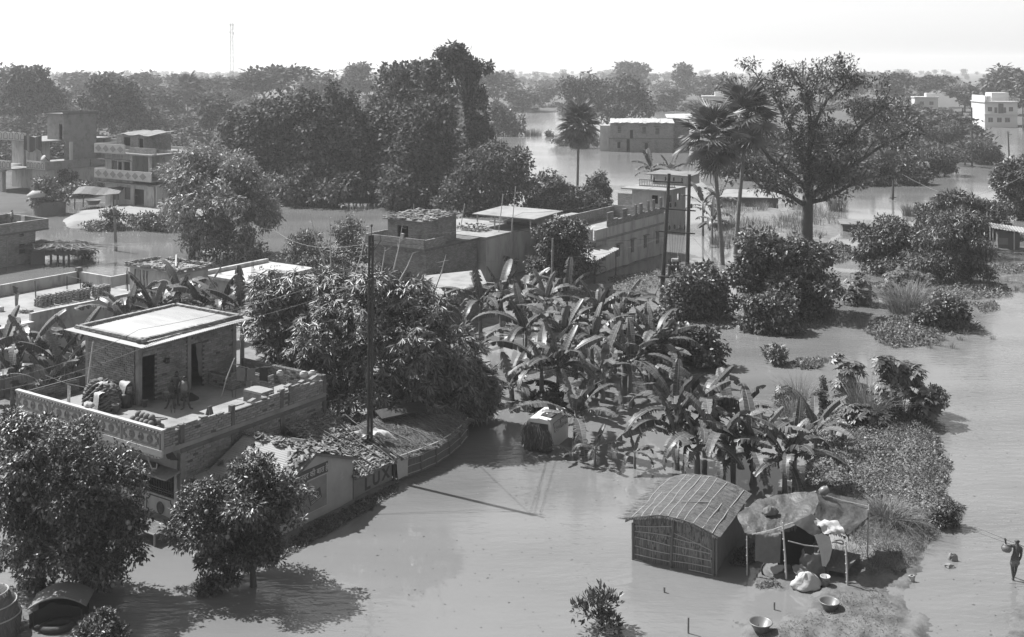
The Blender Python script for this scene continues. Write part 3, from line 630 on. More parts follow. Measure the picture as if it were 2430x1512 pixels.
# ------------------------------------------------------------------ the dark front wood across the creek
def ft(label, base, blobs, n=1700, **k):
    k.setdefault('per', 5); return tree(label, base, blobs, n, k.pop('L', .62), k.pop('W', .4), k.pop('m', 'leaf_wood'), group='trees of the dark front wood', **k)
ft('broad round tree at the left end of the dark wood, behind the pale tree', (640, 470), [(620, 330, 75, 70), (680, 300, 65, 60), (600, 400, 60, 55), (690, 390, 70, 70), (640, 270, 55, 35), (560, 340, 50, 60)], 2400)
ft('creeper-covered dome of a tree with a small knob on top, left of centre', (790, 474), [(770, 290, 65, 60), (810, 245, 35, 35), (800, 350, 70, 70), (760, 410, 60, 55), (720, 260, 45, 35)], 2200)
ft('dark tree with a hollow of shade at the water edge, middle of the front wood', (880, 476), [(890, 330, 65, 55), (860, 400, 60, 60), (920, 400, 60, 65), (900, 280, 55, 35)], 2000)
ft('tall layered tree with tiered branches beside the tallest tree', (985, 440), [(960, 185, 70, 25), (1000, 215, 85, 28), (950, 240, 65, 30), (1020, 175, 45, 20), (990, 280, 80, 40)], 2300, droop=.2, L=.7, W=.45)
ft('full rounded tree in front of the tallest tree', (1020, 484), [(1005, 300, 64, 50), (975, 370, 70, 60), (1042, 370, 48, 60), (1010, 430, 75, 50), (1030, 262, 45, 30)], 2600)
ft('low dark tree spilling over the creek, far left of the front wood', (740, 486), [(740, 440, 60, 40), (690, 445, 50, 30), (790, 450, 55, 30)], 1100)
ft('low tree spilling over the creek below the layered tree', (960, 492), [(930, 455, 60, 35), (990, 450, 55, 40), (1040, 450, 40, 35)], 1100)
ft('tallest tree, ragged crown and creeper-hung trunk, breaking the skyline', (1122, 455), [(1075, 118, 18, 12), (1090, 125, 16, 12), (1060, 132, 14, 10), (1045, 122, 9, 6), (1095, 142, 20, 12), (1115, 150, 16, 10), (1140, 158, 16, 9), (1158, 160, 10, 6), (1075, 155, 14, 14), (1065, 172, 9, 12), (1100, 165, 18, 14), (1120, 175, 12, 12), (1110, 195, 15, 16), (1112, 220, 14, 20), (1114, 250, 12, 22), (1118, 290, 13, 28), (1122, 330, 14, 26), (1124, 365, 16, 26), (1138, 215, 8, 14), (1144, 240, 7, 18), (1148, 290, 9, 22), (1155, 320, 10, 18), (1145, 345, 14, 16), (1135, 395, 22, 20)], 1500, L=.6, W=.4, trunk=.55, fork=.78, droop=.5, clump=False)
tree('tree hung with creepers on the lagoon shore right of the tallest tree', (1195, 322), [(1180, 270, 28, 18), (1205, 295, 30, 22), (1175, 305, 25, 16), (1220, 308, 22, 12)], 700, .8, .5, 'leaf', group=None, per=5)
tree('dome-shaped tree with dark limbs showing, behind the flat roofs at centre', (1160, 506), [(1160, 385, 70, 35), (1110, 430, 50, 45), (1220, 410, 50, 45), (1090, 470, 45, 30), (1170, 440, 60, 40), (1235, 455, 35, 35), (1140, 480, 60, 20)], 2600, .45, .26, 'leaf_wood', per=5, trunk=.4, bark='bark', shell=.7)
for lb, b, bl, n in (('rounded mound of creepers right of the dome-shaped tree', (1310, 500), [(1310, 450, 42, 36), (1300, 480, 45, 20), (1335, 465, 30, 30)], 1400), ('narrow creeper-draped stump tree beside the lagoon', (1418, 490), [(1418, 440, 24, 34), (1410, 470, 30, 22)], 900), ('low creeper-covered bush between two creeper mounds', (1365, 500), [(1360, 460, 30, 24), (1385, 480, 40, 18), (1340, 490, 40, 12)], 900)):
    tree(lb, b, bl, n, .36, .24, 'leaf_wood', 'creeper mound', 'creeper_mound', per=5, droop=.9, trunk=.15)
tree('pair of spreading dark trees behind the flooded house, left one', (1390, 300), [(1385, 205, 42, 26), (1360, 225, 30, 24), (1410, 240, 38, 30), (1375, 265, 40, 22)], 1300, .95, .6, 'leaf_wood', per=5, trunk=.5)
tree('pair of spreading dark trees behind the flooded house, right one', (1480, 302), [(1490, 215, 48, 28), (1520, 240, 25, 30), (1460, 235, 40, 30), (1485, 265, 55, 25)], 1500, .95, .6, 'leaf_wood', per=5, trunk=.5)
tree('pale leafy mango tree with a leaning trunk rising from the creek', (452, 612), [(520, 400, 90, 45), (450, 420, 60, 45), (590, 440, 70, 50), (500, 460, 95, 45), (430, 500, 50, 55), (620, 500, 45, 35), (560, 510, 80, 40), (470, 570, 60, 40), (580, 575, 45, 40), (510, 545, 60, 35)], 4200, .42, .16, 'leaf_light', per=6, trunk=.38, bark='bark_l', shell=.6, droop=.6, z0=-.2)

# ------------------------------------------------------------------ palms
palm('fan palm standing alone in the lagoon, left of the flooded house', (1370, 440), (1374, 298), 58, 36, dead=10)
palm('nearer of the twin palms, its trunk leaning left, beside the transformer poles', (1716, 628), (1692, 335), 92, 24, dead=5)
palm('taller of the twin palms, straight trunk, to the right of its neighbour', (1744, 602), (1772, 285), 92, 24, dead=5)
palm('small hazy palm above the wood, left of the lattice mast', (444, 300), (447, 212), 40, 24, dead=6)
palm('low round-headed palm in the haze behind the stair tower house', (142, 320), (140, 245), 42, 24, dead=6)

# ------------------------------------------------------------------ the big open tree
def big_tree():
    p = G(1915, 578); s = p.y / FPX; q = random.Random(11)
    t = thing('tree', 'huge open-crowned tree with black spreading limbs, tallest on the right', 'tree', p)
    def wpt(px, py, dy=0.0): return Vector(((px - CX) * s - p.x, dy, CAM_H - (py - HOR) * s))
    mb = MB(); tips = []
    mb.tube([wpt(1912, 610), wpt(1914, 560), wpt(1916, 500), wpt(1917, 440)], [.95, .68, .6, .55], 10)
    main = [([(1917, 450), (1880, 420), (1830, 380), (1785, 320), (1755, 265)], .38), ([(1917, 440), (1900, 370), (1880, 300), (1850, 235), (1825, 205)], .4), ([(1917, 440), (1925, 380), (1930, 300), (1925, 235), (1915, 190)], .42),
            ([(1917, 450), (1940, 400), (1990, 340), (2040, 285), (2095, 235)], .4), ([(1917, 470), (1960, 440), (2010, 400), (2080, 355), (2155, 310)], .42), ([(1917, 480), (1960, 470), (2040, 425), (2140, 405)], .3), ([(1915, 490), (1860, 460), (1800, 440), (1750, 400)], .3), ([(1930, 300), (1960, 240), (1985, 205), (2005, 190)], .22)]
    for path, r0 in main:
        dep = q.uniform(-4.5, 4.5); pts = [wpt(x, y, dep * (i / (len(path) - 1)) ** 1.2) for i, (x, y) in enumerate(path)]
        pts = [a + Vector((q.uniform(-.25, .25), 0, q.uniform(-.2, .2))) if 0 < i else a for i, a in enumerate(pts)]
        mb.tube(pts, [r0 * (1 - .8 * i / (len(pts) - 1)) for i in range(len(pts))], 7)
        for i in range(1, len(pts)):
            for _ in range(4):
                a = pts[i - 1].lerp(pts[i], q.random()); dr = (pts[i] - pts[i - 1]).normalized(); e = a + (dr * .6 + Vector((q.uniform(-1, 1), q.uniform(-1, 1), q.uniform(-.1, .8)))) * q.uniform(1.2, 2.6)
                m_ = a.lerp(e, .5) + Vector((0, 0, q.uniform(.0, .5))); rr = r0 * .28
                mb.tube([a, m_, e], [rr, rr * .6, rr * .25], 5, cap=False); tips.append(e)
                for _ in range(3):
                    b = m_.lerp(e, q.random()); e2 = b + Vector((q.uniform(-1, 1), q.uniform(-1, 1), q.uniform(-.2, .8))) * q.uniform(.7, 1.5); mb.tube([b, e2], [rr * .3, .015], 4, cap=False); tips.append(e2)
    mb.build('trunk', M['bark'], t, smooth=True)
    bl = [(e.x, e.y, e.z + .2, q.uniform(.7, 1.3), q.uniform(.7, 1.3), q.uniform(.35, .6)) for e in tips]
    s2 = []
    for cx, cy, rx, ry in ((1900, 172, 100, 22), (1960, 185, 90, 28), (1830, 200, 60, 30), (2040, 210, 70, 35), (2100, 250, 60, 35), (2130, 300, 60, 30), (2150, 350, 50, 26), (2120, 400, 60, 30), (2080, 270, 60, 30), (1745, 205, 30, 26), (1770, 250, 45, 40), (1750, 320, 40, 40), (1760, 390, 50, 45), (1850, 300, 60, 40), (1990, 280, 70, 40), (2060, 340, 60, 35), (2040, 410, 70, 30), (1900, 250, 80, 40), (1830, 450, 60, 30), (1970, 460, 50, 25)):
        for _ in range(7):
            a = q.uniform(0, 6.28); rr = math.sqrt(q.random()); w_ = wpt(cx + rx * rr * math.cos(a), cy + ry * rr * math.sin(a), q.uniform(-1, 1) * rx * s * .8); s2.append((w_.x, w_.y, w_.z, q.uniform(.7, 1.3), q.uniform(.7, 1.2), q.uniform(.3, .6)))
    bl = [b for b in bl if q.random() < .4]; s2 = [b for b in s2 if q.random() < .75]; v, f = crown_arrays(bl + s2, 3900, .42, .17, 77, 5, .3, .9, .2, clump=False); link('crown', raw_mesh('crown', v, f, M['leaf_mid']), t)
big_tree()

# ------------------------------------------------------------------ bushes of the flooded right side
LB = dict(per=6)
bush('dense leafy shrub round the foot of the transformer poles', (1650, 752), [(1650, 690, 60, 50), (1610, 715, 50, 35), (1690, 715, 55, 38), (1640, 735, 70, 20), (1590, 735, 30, 15)], 2600, .3, .17, 'leaf_mid', **LB)
bush('big glossy-leaved thicket right of the transformer poles', (1850, 742), [(1850, 610, 70, 45), (1800, 590, 50, 40), (1910, 640, 70, 50), (1850, 680, 90, 50), (1940, 690, 40, 40), (1780, 650, 50, 50), (1900, 715, 70, 22)], 3800, .32, .2, 'leaf_mid', **LB)
bush('broad-leaved bush standing alone in the water before the thicket', (1828, 788), [(1830, 745, 48, 34), (1800, 765, 30, 18), (1865, 765, 28, 18)], 1100, .3, .2, 'leaf_mid', **LB)
bush('shrub of broad pointed leaves behind the banana grove', (1640, 868), [(1630, 820, 55, 38), (1670, 835, 34, 26), (1590, 845, 40, 22), (1560, 790, 50, 30)], 1700, .3, .2, 'leaf', **LB)
bush('small dark shrub half hidden under the banana leaves, beside the van', (1325, 972), [(1325, 950, 42, 20), (1280, 955, 26, 14)], 500, .24, .15, 'leaf', **LB)
bush('dark feathery tree drooping to the water, right of the huge open tree', (2230, 664), [(2240, 560, 70, 40), (2290, 600, 60, 40), (2220, 620, 80, 38), (2310, 640, 40, 22), (2260, 520, 50, 25)], 3600, .34, .1, 'leaf', cat='tree', name='tree', droop=.8, per=6)
bush('umbrella-topped dark bush in the water left of the feathery tree', (2110, 640), [(2110, 555, 60, 28), (2070, 580, 50, 30), (2150, 585, 50, 32), (2100, 610, 65, 26)], 2600, .34, .14, 'leaf', **LB)
bush('dark rounded bushes behind the feathery tree, left hump', (2265, 560), [(2262, 490, 48, 30), (2240, 525, 50, 28)], 1600, .4, .16, 'leaf', **LB)
bush('dark rounded bushes behind the feathery tree, right hump', (2350, 560), [(2345, 510, 52, 30), (2330, 545, 50, 22)], 1600, .4, .16, 'leaf', **LB)
bush('bushy tree cut by the right edge above the small shelter', (2425, 520), [(2400, 430, 50, 40), (2430, 470, 45, 40), (2440, 400, 40, 30), (2415, 500, 35, 20)], 2200, .42, .2, 'leaf', cat='tree', name='tree', **LB)
castor('castor plant in the water left of the tall reed tussock', (2036, 722), [(2036, 672, 34, 30), (2015, 700, 28, 18), (2060, 705, 26, 16)], 150, .42)
castor('castor shrub behind the tall reed tussock', (2150, 700), [(2140, 655, 52, 22), (2190, 665, 36, 20), (2100, 680, 30, 14)], 170, .42)
tussock('tall reed tussock with arching pale blades in the flooded right side', (2152, 742), 110, 95, 420, .05, .9)
bush('squat round bush on the floating weed mat', (2238, 778), [(2240, 738, 44, 30), (2215, 755, 36, 20)], 1300, .28, .16, 'leaf_mid', **LB)
bush('little leafy sprig poking out of the flood, left one', (1838, 862), [(1838, 842, 22, 16)], 220, .26, .13, 'leaf_mid', trunk=.02, per=5)
for lb, bx_, by_, wd, hh, n in (('reeds on a small island in the lagoon', 1265, 322, 60, 20, 420), ('reeds left of the flooded sign pole, first patch', 2160, 512, 50, 34, 260), ('reeds beside the dark feathery bushes', 2195, 508, 40, 30, 200), ('tuft of grass alone in the flood before the castor plants', 1965, 752, 40, 24, 90), ('pale reeds at the foot of the huge tree, right', 1985, 500, 60, 50, 260)):
    tussock(lb, (bx_, by_), wd, hh, n, .06 if by_ < 600 else .035, .45)
bush('round stub of a bush alone in the lagoon', (1303, 325), [(1303, 319, 9, 6)], 90, .5, .3, 'leaf', trunk=.05, per=4)
# tall grass field below the huge tree
P_ = []; F_ = []; off = 0
for i in range(70):
    px, py = random.uniform(1700, 1990), random.uniform(488, 590)
    if px > 1880 and py > 570: continue
    p = G(px, py); v, f = blades(70, 1.3, random.uniform(1.0, 2.2), .05, 3000 + i, .5); P_.append(v + np.array(p)); F_.append(f + off); off += len(v)
o = link('tall_grass', raw_mesh('tall_grass', np.concatenate(P_), np.concatenate(F_), M['grass'])); o['kind'] = 'stuff'
for i, (poly, n, hump) in enumerate((([(2055, 785), (2075, 760), (2140, 750), (2230, 760), (2250, 790), (2230, 820), (2120, 826), (2080, 810)], 5200, .5), ([(2205, 690), (2260, 672), (2330, 668), (2395, 680), (2400, 704), (2320, 712), (2240, 710)], 2600, .45), ([(2330, 632), (2430, 628), (2470, 640), (2440, 650), (2340, 650)], 1400, .35),
        ([(1875, 862), (1900, 852), (1945, 856), (1950, 872), (1900, 878)], 700, .3), ([(1690, 770), (1720, 756), (1760, 766), (1740, 782), (1700, 782)], 700, .3), ([(1640, 668), (1700, 640), (1560, 640), (1440, 660), (1460, 690), (1530, 690)], 1800, .25), ([(1500, 695), (1530, 688), (1540, 700), (1510, 704)], 200, .2),
        ([(1790, 596), (1900, 600), (1990, 570), (2040, 600), (2010, 620), (1900, 630), (1800, 620)], 2600, .3), ([(2240, 770), (2320, 765), (2330, 780), (2250, 800)], 700, .2), ([(2300, 720), (2360, 716), (2375, 735), (2330, 745)], 500, .2))):
    cover('floating_weed', poly, n, .2, .12, 400 + i, 'mat_plant', hump)

# ------------------------------------------------------------------ the grassy bank on the right
cover('bank_weeds', [(1912, 1160), (1910, 1090), (1955, 1015), (1990, 975), (2050, 960), (2225, 985), (2212, 1010), (2240, 1060), (2252, 1110), (2245, 1165), (2278, 1205), (2270, 1245), (2200, 1262), (2080, 1240), (1980, 1190)], 26000, .13, .055, 61, 'leaf_mid', .42, bank_h)
cover('bank_grass', [(2000, 1200), (2090, 1235), (2200, 1262), (2265, 1250), (2200, 1292), (2172, 1348), (2085, 1375), (2030, 1330)], 11000, .1, .02, 62, 'grass', .12, bank_h, up=.8)
cover('mud_grass', [(2000, 1420), (2090, 1410), (2110, 1440), (2130, 1475), (2150, 1530), (1800, 1530), (1850, 1490), (1930, 1460)], 1500, .09, .02, 63, 'leaf', .02, mud_h, up=.5)
cover('mud_grass', [(1790, 1388), (1850, 1380), (1850, 1396), (1810, 1398)], 350, .1, .025, 64, 'leaf', .05, mud_h, up=.7)
castor('castor thicket on the grassy bank, tallest leaves, right', (2135, 990), [(2120, 880, 50, 30), (2160, 900, 50, 40), (2190, 950, 40, 34), (2110, 930, 50, 34), (2090, 855, 26, 16)], 330, .42, 'leaf_mid', z0=.3)
castor('castor plant on the left of the grassy bank behind the reeds', (2020, 965), [(2020, 880, 34, 26), (1995, 920, 30, 26), (2040, 930, 30, 22), (1990, 850, 20, 10)], 170, .4, 'leaf_mid', z0=.2)
castor('low castor plant in front of the tall grass on the bank', (2045, 1020), [(2045, 985, 50, 22), (2020, 1000, 36, 14), (2080, 995, 30, 16)], 130, .4, 'leaf_mid', z0=.3)
bush('dark weedy shrub at the water edge of the grassy bank', (2215, 978), [(2215, 945, 28, 28), (2195, 965, 26, 16)], 1100, .14, .06, 'leaf', per=6, z0=.1)
bush('little spire-shaped weed beside the pale reeds', (1951, 982), [(1951, 955, 17, 16), (1951, 925, 9, 22)], 500, .1, .06, 'leaf', per=6)
tussock('tall brown grass tussock amid the castor plants', (2058, 1000), 90, 120, 520, .022, .7, z0=.3)
tussock('pale reeds growing from the water left of the bank', (1898, 968), 80, 85, 300, .022, .8)
tussock('short arching grass tussock at the foot of the pale reeds', (1880, 990), 90, 50, 320, .03, 1.1)
castor('small castor plant among the reeds left of the bank', (1862, 960), [(1862, 930, 26, 18), (1850, 950, 22, 12)], 60, .32)
bush('weed clump on the tip of the grassy bank', (2258, 1246), [(2255, 1222, 24, 18), (2230, 1230, 22, 14)], 800, .12, .05, 'leaf', per=6, z0=.1)
tussock('heap of flattened dry grass behind the tarpaulin awning', (2108, 1235), 120, 55, 600, .025, 1.3, z0=.35)
# ------------------------------------------------------------------ front trees
FT = dict(per=6, shell=.5, droop=.45)
tree('big pomelo tree filling the lower left corner', (95, 1402), [(150, 1110, 110, 85), (50, 1060, 90, 70), (240, 1170, 90, 100), (40, 1170, 80, 100), (150, 1230, 130, 90), (270, 1290, 70, 60), (60, 1290, 90, 80), (180, 1320, 70, 50), (300, 1230, 50, 60), (225, 1360, 50, 30)], 7000, .17, .075, 'leaf_gloss', trunk=.2, cat='tree', **FT)
tree('smaller pomelo tree with a single black trunk, in front of the painted shed', (602, 1392), [(560, 1170, 90, 60), (600, 1120, 50, 42), (500, 1225, 80, 55), (640, 1225, 70, 65), (560, 1270, 110, 60), (680, 1170, 34, 45), (465, 1255, 45, 30), (600, 1310, 75, 35), (520, 1310, 50, 25)], 5000, .17, .075, 'leaf_gloss', trunk=.13, cat='tree', **FT)
bush('leafy bush cut by the bottom edge beside the covered cart', (228, 1540), [(228, 1500, 40, 32), (250, 1515, 35, 25)], 900, .13, .06, 'leaf_gloss', per=6)
bush('fallen leafy branch lying in the water beside the smaller pomelo tree', (500, 1398), [(470, 1400, 34, 8), (520, 1378, 34, 14), (545, 1362, 24, 14), (435, 1412, 14, 5)], 420, .15, .07, 'leaf_gloss', trunk=.015, per=5)
bush('milkweed with upright rosettes of broad leaves, bottom middle', (1432, 1490), [(1425, 1425, 22, 20), (1450, 1432, 18, 16), (1400, 1440, 18, 12), (1375, 1446, 14, 8), (1440, 1480, 26, 16), (1415, 1462, 26, 14)], 75, .24, .1, 'leaf_mid', trunk=.015, per=7, droop=-.7, spread=.9)
cover('wall_weeds', [(590, 1345), (640, 1318), (735, 1250), (838, 1195), (905, 1160), (945, 1150), (940, 1172), (850, 1226), (740, 1290), (660, 1330), (610, 1352)], 9000, .1, .05, 66, 'leaf', .3)
cover('hut_weeds', [(1735, 1345), (1760, 1310), (1790, 1290), (1800, 1330), (1770, 1350)], 900, .13, .05, 67, 'leaf', .5)
# fruits of the two pomelo trees
q = random.Random(21)
for tr, pts in ((bpy.data.objects['tree'], ()),): pass
for lb, bx_, by_, pts in (('big', 95, 1402, ((227, 1155), (80, 1202), (308, 1253), (150, 1232), (60, 1172), (45, 1186), (268, 1389), (185, 1130), (303, 1240))), ('small', 602, 1392, ((469, 1316), (498, 1329), (490, 1215), (610, 1215), (540, 1275)))):
    own = [o for o in S.objects if o.get('category') == 'tree' and ('pomelo' in o['label']) and o['label'].startswith(lb if lb == 'big' else 'smaller')][0]
    for px, py in pts:
        d = own.location.y - 1.3; s = d / FPX; mb = MB(); mb.lathe([(.01, -.085), (.06, -.06), (.085, 0), (.06, .065), (.01, .085)], n=10)
        mb.build('fruit', M['leaf_light'], own, True, loc=((px - CX) * s - own.location.x, -1.3, CAM_H - (py - HOR) * s))

# ------------------------------------------------------------------ bamboo thicket behind the sheds
bamboo_clump('bamboo clump left, behind the terrace room', (690, 985), [(660, 700, 70, 45), (640, 770, 70, 60), (690, 830, 70, 50), (740, 720, 60, 50), (640, 672, 55, 30), (720, 668, 60, 32)], 1050, 14, tall=((735, 510, 775, 640), (785, 515, 786, 660), (668, 640, 672, 720)))
bamboo_clump('bamboo clump behind the terrace wall', (790, 1010), [(770, 800, 80, 70), (790, 880, 75, 60), (820, 720, 70, 50), (760, 930, 55, 40), (800, 668, 70, 34)], 1150, 14, tall=((955, 535, 925, 680), (868, 560, 830, 690)))
bamboo_clump('bamboo clump right behind the tall steel pole', (890, 1030), [(880, 780, 80, 70), (900, 860, 85, 70), (880, 940, 80, 55), (930, 710, 80, 45), (890, 672, 60, 34)], 1250, 14, tall=((980, 600, 935, 690), (915, 585, 900, 680)))
bamboo_clump('bamboo clump in the middle of the thicket, right of the pole', (985, 1030), [(990, 800, 80, 70), (1000, 890, 80, 65), (980, 960, 75, 45), (1030, 730, 60, 40), (975, 690, 55, 34)], 1250, 12, tall=((1060, 600, 1020, 720),))
bamboo_clump('bamboo clump leaning over the mat-walled hut', (1080, 1010), [(1080, 830, 70, 60), (1090, 900, 75, 60), (1080, 965, 70, 45), (1130, 900, 50, 45)], 1000, 12)
bamboo_clump('rightmost bamboo clump, drooping over the water', (1140, 1000), [(1150, 930, 36, 40), (1130, 970, 40, 30), (1110, 1000, 40, 30)], 420, 8)

# ------------------------------------------------------------------ banana plants
BG = 'banana plants of the flooded grove'
def bananas(rows, group, n=8, size=1.15, z0=0.0):
    for lb, cx, cy, by in rows:
        p = G(cx, by, z0); h = max(.35, (Zat(cy, p.y) - z0) * .82); banana(lb, p, None, h, n + 2, size * 1.16, group, z0)
bananas((('banana plant beside the sunken van, tall upright young leaf', 1366, 968, 1058), ('banana plant rising behind the sunken van', 1285, 850, 965), ('thin banana plant at the left edge of the grove, above the van', 1215, 910, 950), ('banana plant left of the upright leaf, second row', 1325, 842, 965), ('banana plant in the thick of the grove, above the upright leaf', 1430, 860, 955),
         ('banana plant with bare standing stem, right side of the grove', 1495, 835, 930), ('rightmost banana plant of the grove, leaves over the broad-leaved shrub', 1545, 815, 905), ('banana plant third row, in the centre of the grove', 1405, 790, 905), ('banana plant third row, left of the centre', 1335, 770, 885), ('banana plant third row, at the left beside the bamboo', 1248, 765, 865),
         ('banana plant third row, right of the centre', 1482, 778, 885), ('banana plant third row, far right', 1560, 800, 900), ('banana plant at the back, before the awning', 1420, 715, 840), ('banana plant at the back, under the dark mango tree', 1295, 690, 815), ('banana plant in front of the plain flat roof, left', 1140, 695, 800),
         ('banana plant in front of the plain flat roof, right', 1190, 680, 790), ('banana plant right of the plain flat roof', 1245, 690, 780), ('banana plant at the foot of the thin leaning pole', 1345, 690, 790), ('banana plant leaning over open water at the back right of the grove', 1470, 730, 830)), BG, 9, 1.2)
bananas((('banana sprout alone in the water right of the van', 1412, 1052, 1106), ('banana sprout with two drooping leaves left of the big clump', 1506, 1062, 1112), ('tiny banana sprout near the van', 1360, 1075, 1092)), BG, 4, .5)
BC = 'banana plants of the clump behind the thatched hut'
bananas((('banana plant at the left of the clump, long arching leaves', 1606, 1005, 1114), ('tall torn-leaved banana plant at the back left of the clump', 1602, 945, 1090), ('banana plant with one tall upright leaf, back of the clump', 1672, 930, 1085), ('banana plant in the middle of the clump behind the hut roof', 1655, 1020, 1135), ('banana plant right of the upright leaf, leaves torn to strips', 1740, 970, 1095), ('banana plant right of the middle, over the hut roof', 1715, 1030, 1140), ('slim banana plant at the right of the clump', 1788, 1050, 1148)), BC, 8, 1.12)
bananas((('slim banana plant between hut and grassy bank, left one of three', 1862, 1072, 1172), ('slim banana plant between hut and grassy bank, middle one of three', 1886, 1040, 1168), ('banana plant growing at the edge of the grassy bank, right one of three', 1934, 1010, 1075)), 'slim banana plants by the bank', 6, .95)
BL = 'banana plants between the terraces'
bananas((('banana plant at the left edge above the ornamented parapet', 30, 872, 985), ('banana plant with ragged upright leaves, left edge', 75, 800, 960), ('banana plant left of the terrace room wall', 150, 850, 985), ('banana plant just left of the room, low', 110, 890, 1010), ('banana plant with torn leaf behind the left wall of the room', 175, 800, 960), ('banana plant low at the far left edge', 5, 800, 950)), BL, 8, 1.15)
bananas((('banana plant behind the sheet roof, leftmost', 300, 722, 892), ('banana plant behind the sheet roof, before the stair room', 365, 700, 880), ('tall banana plant beside the stair room', 425, 670, 865), ('banana plant right of the stair room', 478, 690, 870), ('banana plant at the back corner of the sheet roof', 530, 690, 880), ('banana plant between sheet roof and bamboo', 575, 700, 890)), BL, 8, 1.15)
BX = 'banana plants in the distance'
for lb, cx, cy, by, n, s_ in (('banana plant behind the rail-topped house, left', 1545, 400, 470, 9, 1.5), ('banana plant behind the rail-topped house, right', 1590, 402, 470, 9, 1.5), ('ragged banana plant right of the transformer poles', 1690, 520, 580, 8, 1.3), ('banana plant beside the foot of the transformer poles, back', 1668, 480, 560, 7, 1.3), ('banana plant with hanging dry leaves left of the palms', 1705, 470, 545, 7, 1.3),
                              ('far banana plant at the flooded right shore, left', 2005, 405, 436, 8, 1.5), ('far banana plant at the flooded right shore, middle', 2190, 385, 418, 8, 1.6), ('far banana plant at the flooded right shore, right', 2290, 360, 395, 8, 1.6)):
    p = G(cx, by); banana(lb, p, None, Zat(cy, p.y), n, s_, BX)
bush('bush in front of the brick upstairs room', (1090, 650), [(1060, 570, 50, 30), (1110, 590, 60, 40), (1050, 610, 50, 30), (1150, 610, 50, 30)], 2600, .32, .17, 'leaf_mid', per=6)
tree('dark mango tree standing before the ornamented parapet at centre', (1312, 690), [(1350, 550, 45, 28), (1310, 560, 32, 30), (1340, 600, 52, 40), (1310, 640, 45, 30), (1370, 630, 36, 34), (1275, 630, 26, 16)], 2600, .26, .13, 'leaf', per=6, trunk=.14)
for lb, b, bl in (('shrub with feathery twigs left of the tall pole', (735, 660), [(735, 590, 45, 30), (720, 620, 45, 30)]), ('spindly shrub behind the tall pole', (825, 655), [(820, 560, 36, 36), (830, 600, 45, 30), (790, 630, 50, 25)])):
    bush(lb, b, bl, 1300, .3, .1, 'leaf_mid', per=6)
tree('creeper-clad tree beside the flooded house, right part', (1560, 356), [(1560, 335, 32, 18), (1530, 345, 30, 10), (1585, 345, 20, 10)], 700, .5, .3, 'leaf', 'bush', 'bush', per=5, trunk=.1)
bush('clump of small trees at the left end of the flooded house', (1398, 352), [(1400, 330, 20, 14), (1380, 342, 20, 8)], 420, .5, .3, 'leaf_mid', per=5)
bush('half-sunk banana and bush at the lagoon edge left of the lone palm', (1332, 345), [(1330, 333, 22, 9), (1350, 338, 14, 6)], 260, .6, .25, 'leaf_mid', per=5)
bush('creeper bush hanging on the white wall of the courtyard house', (150, 462), [(160, 425, 30, 22), (150, 440, 24, 18)], 900, .3, .2, 'leaf', per=5)
bush('leafy bush between the two courtyard houses', (190, 470), [(205, 445, 40, 16), (180, 458, 40, 14)], 900, .32, .2, 'leaf_mid', per=5)
bush('weeds along the bank of the yard, beside the concrete pole', (300, 545), [(268, 512, 22, 14), (330, 528, 50, 10), (390, 520, 40, 10), (240, 540, 40, 8)], 1700, .3, .16, 'leaf_mid', per=5, trunk=0)
bush('bush trailing into the creek beside the thatched shelter', (198, 612), [(195, 595, 22, 14), (210, 600, 16, 10)], 350, .3, .08, 'leaf_mid', per=5)

bush('scrubby bushes between the bare concrete roof and the bamboo, left', (600, 735), [(560, 690, 40, 26), (610, 680, 40, 24), (650, 660, 36, 22)], 1100, .3, .1, 'leaf_mid', per=6)
bush('scrubby bushes at the right end of the bare concrete roof', (760, 700), [(770, 640, 50, 22), (730, 655, 34, 18)], 900, .3, .1, 'leaf_mid', per=6)
bush('weedy shrub growing in front of the brick house at centre', (960, 690), [(940, 640, 50, 26), (1000, 650, 46, 26), (900, 655, 40, 22)], 1300, .3, .12, 'leaf_mid', per=6)
ft('tall tree at the left edge rising over the arched-parapet house roofs', (62, 340), [(40, 185, 40, 22), (75, 175, 30, 14), (60, 220, 60, 30), (25, 250, 40, 34), (95, 245, 40, 30)], 1500, L=.9, W=.55)
ft('layered dark tree in the wood left of the small palm', (265, 350), [(250, 205, 40, 16), (285, 215, 40, 16), (262, 240, 55, 22), (240, 265, 40, 22), (290, 270, 40, 24)], 1500, L=.9, W=.55)
r_ = rng(99); P_ = []
for (x0, x1, y0, y1, n_) in ((700, 1450, 1200, 1500, 130), (2100, 2420, 900, 1500, 110), (1650, 2050, 760, 900, 60), (1100, 1500, 1050, 1200, 60)):
    for k in range(n_): p = G(r_.uniform(x0, x1), r_.uniform(y0, y1)); P_.append((p.x, p.y, .012))
P_ = np.array(P_); v, f = leaf_arrays(P_, unit(r_.normal(size=(len(P_), 3)) * [1, 1, .05]), np.tile([0, 0, 1.0], (len(P_), 1)) + r_.normal(size=(len(P_), 3)) * .1, .05 + .12 * r_.random(len(P_)) ** 3, .05); o = link('floating_debris', raw_mesh('floating_debris', v, f, M['leaf_mid'])); o['kind'] = 'stuff'

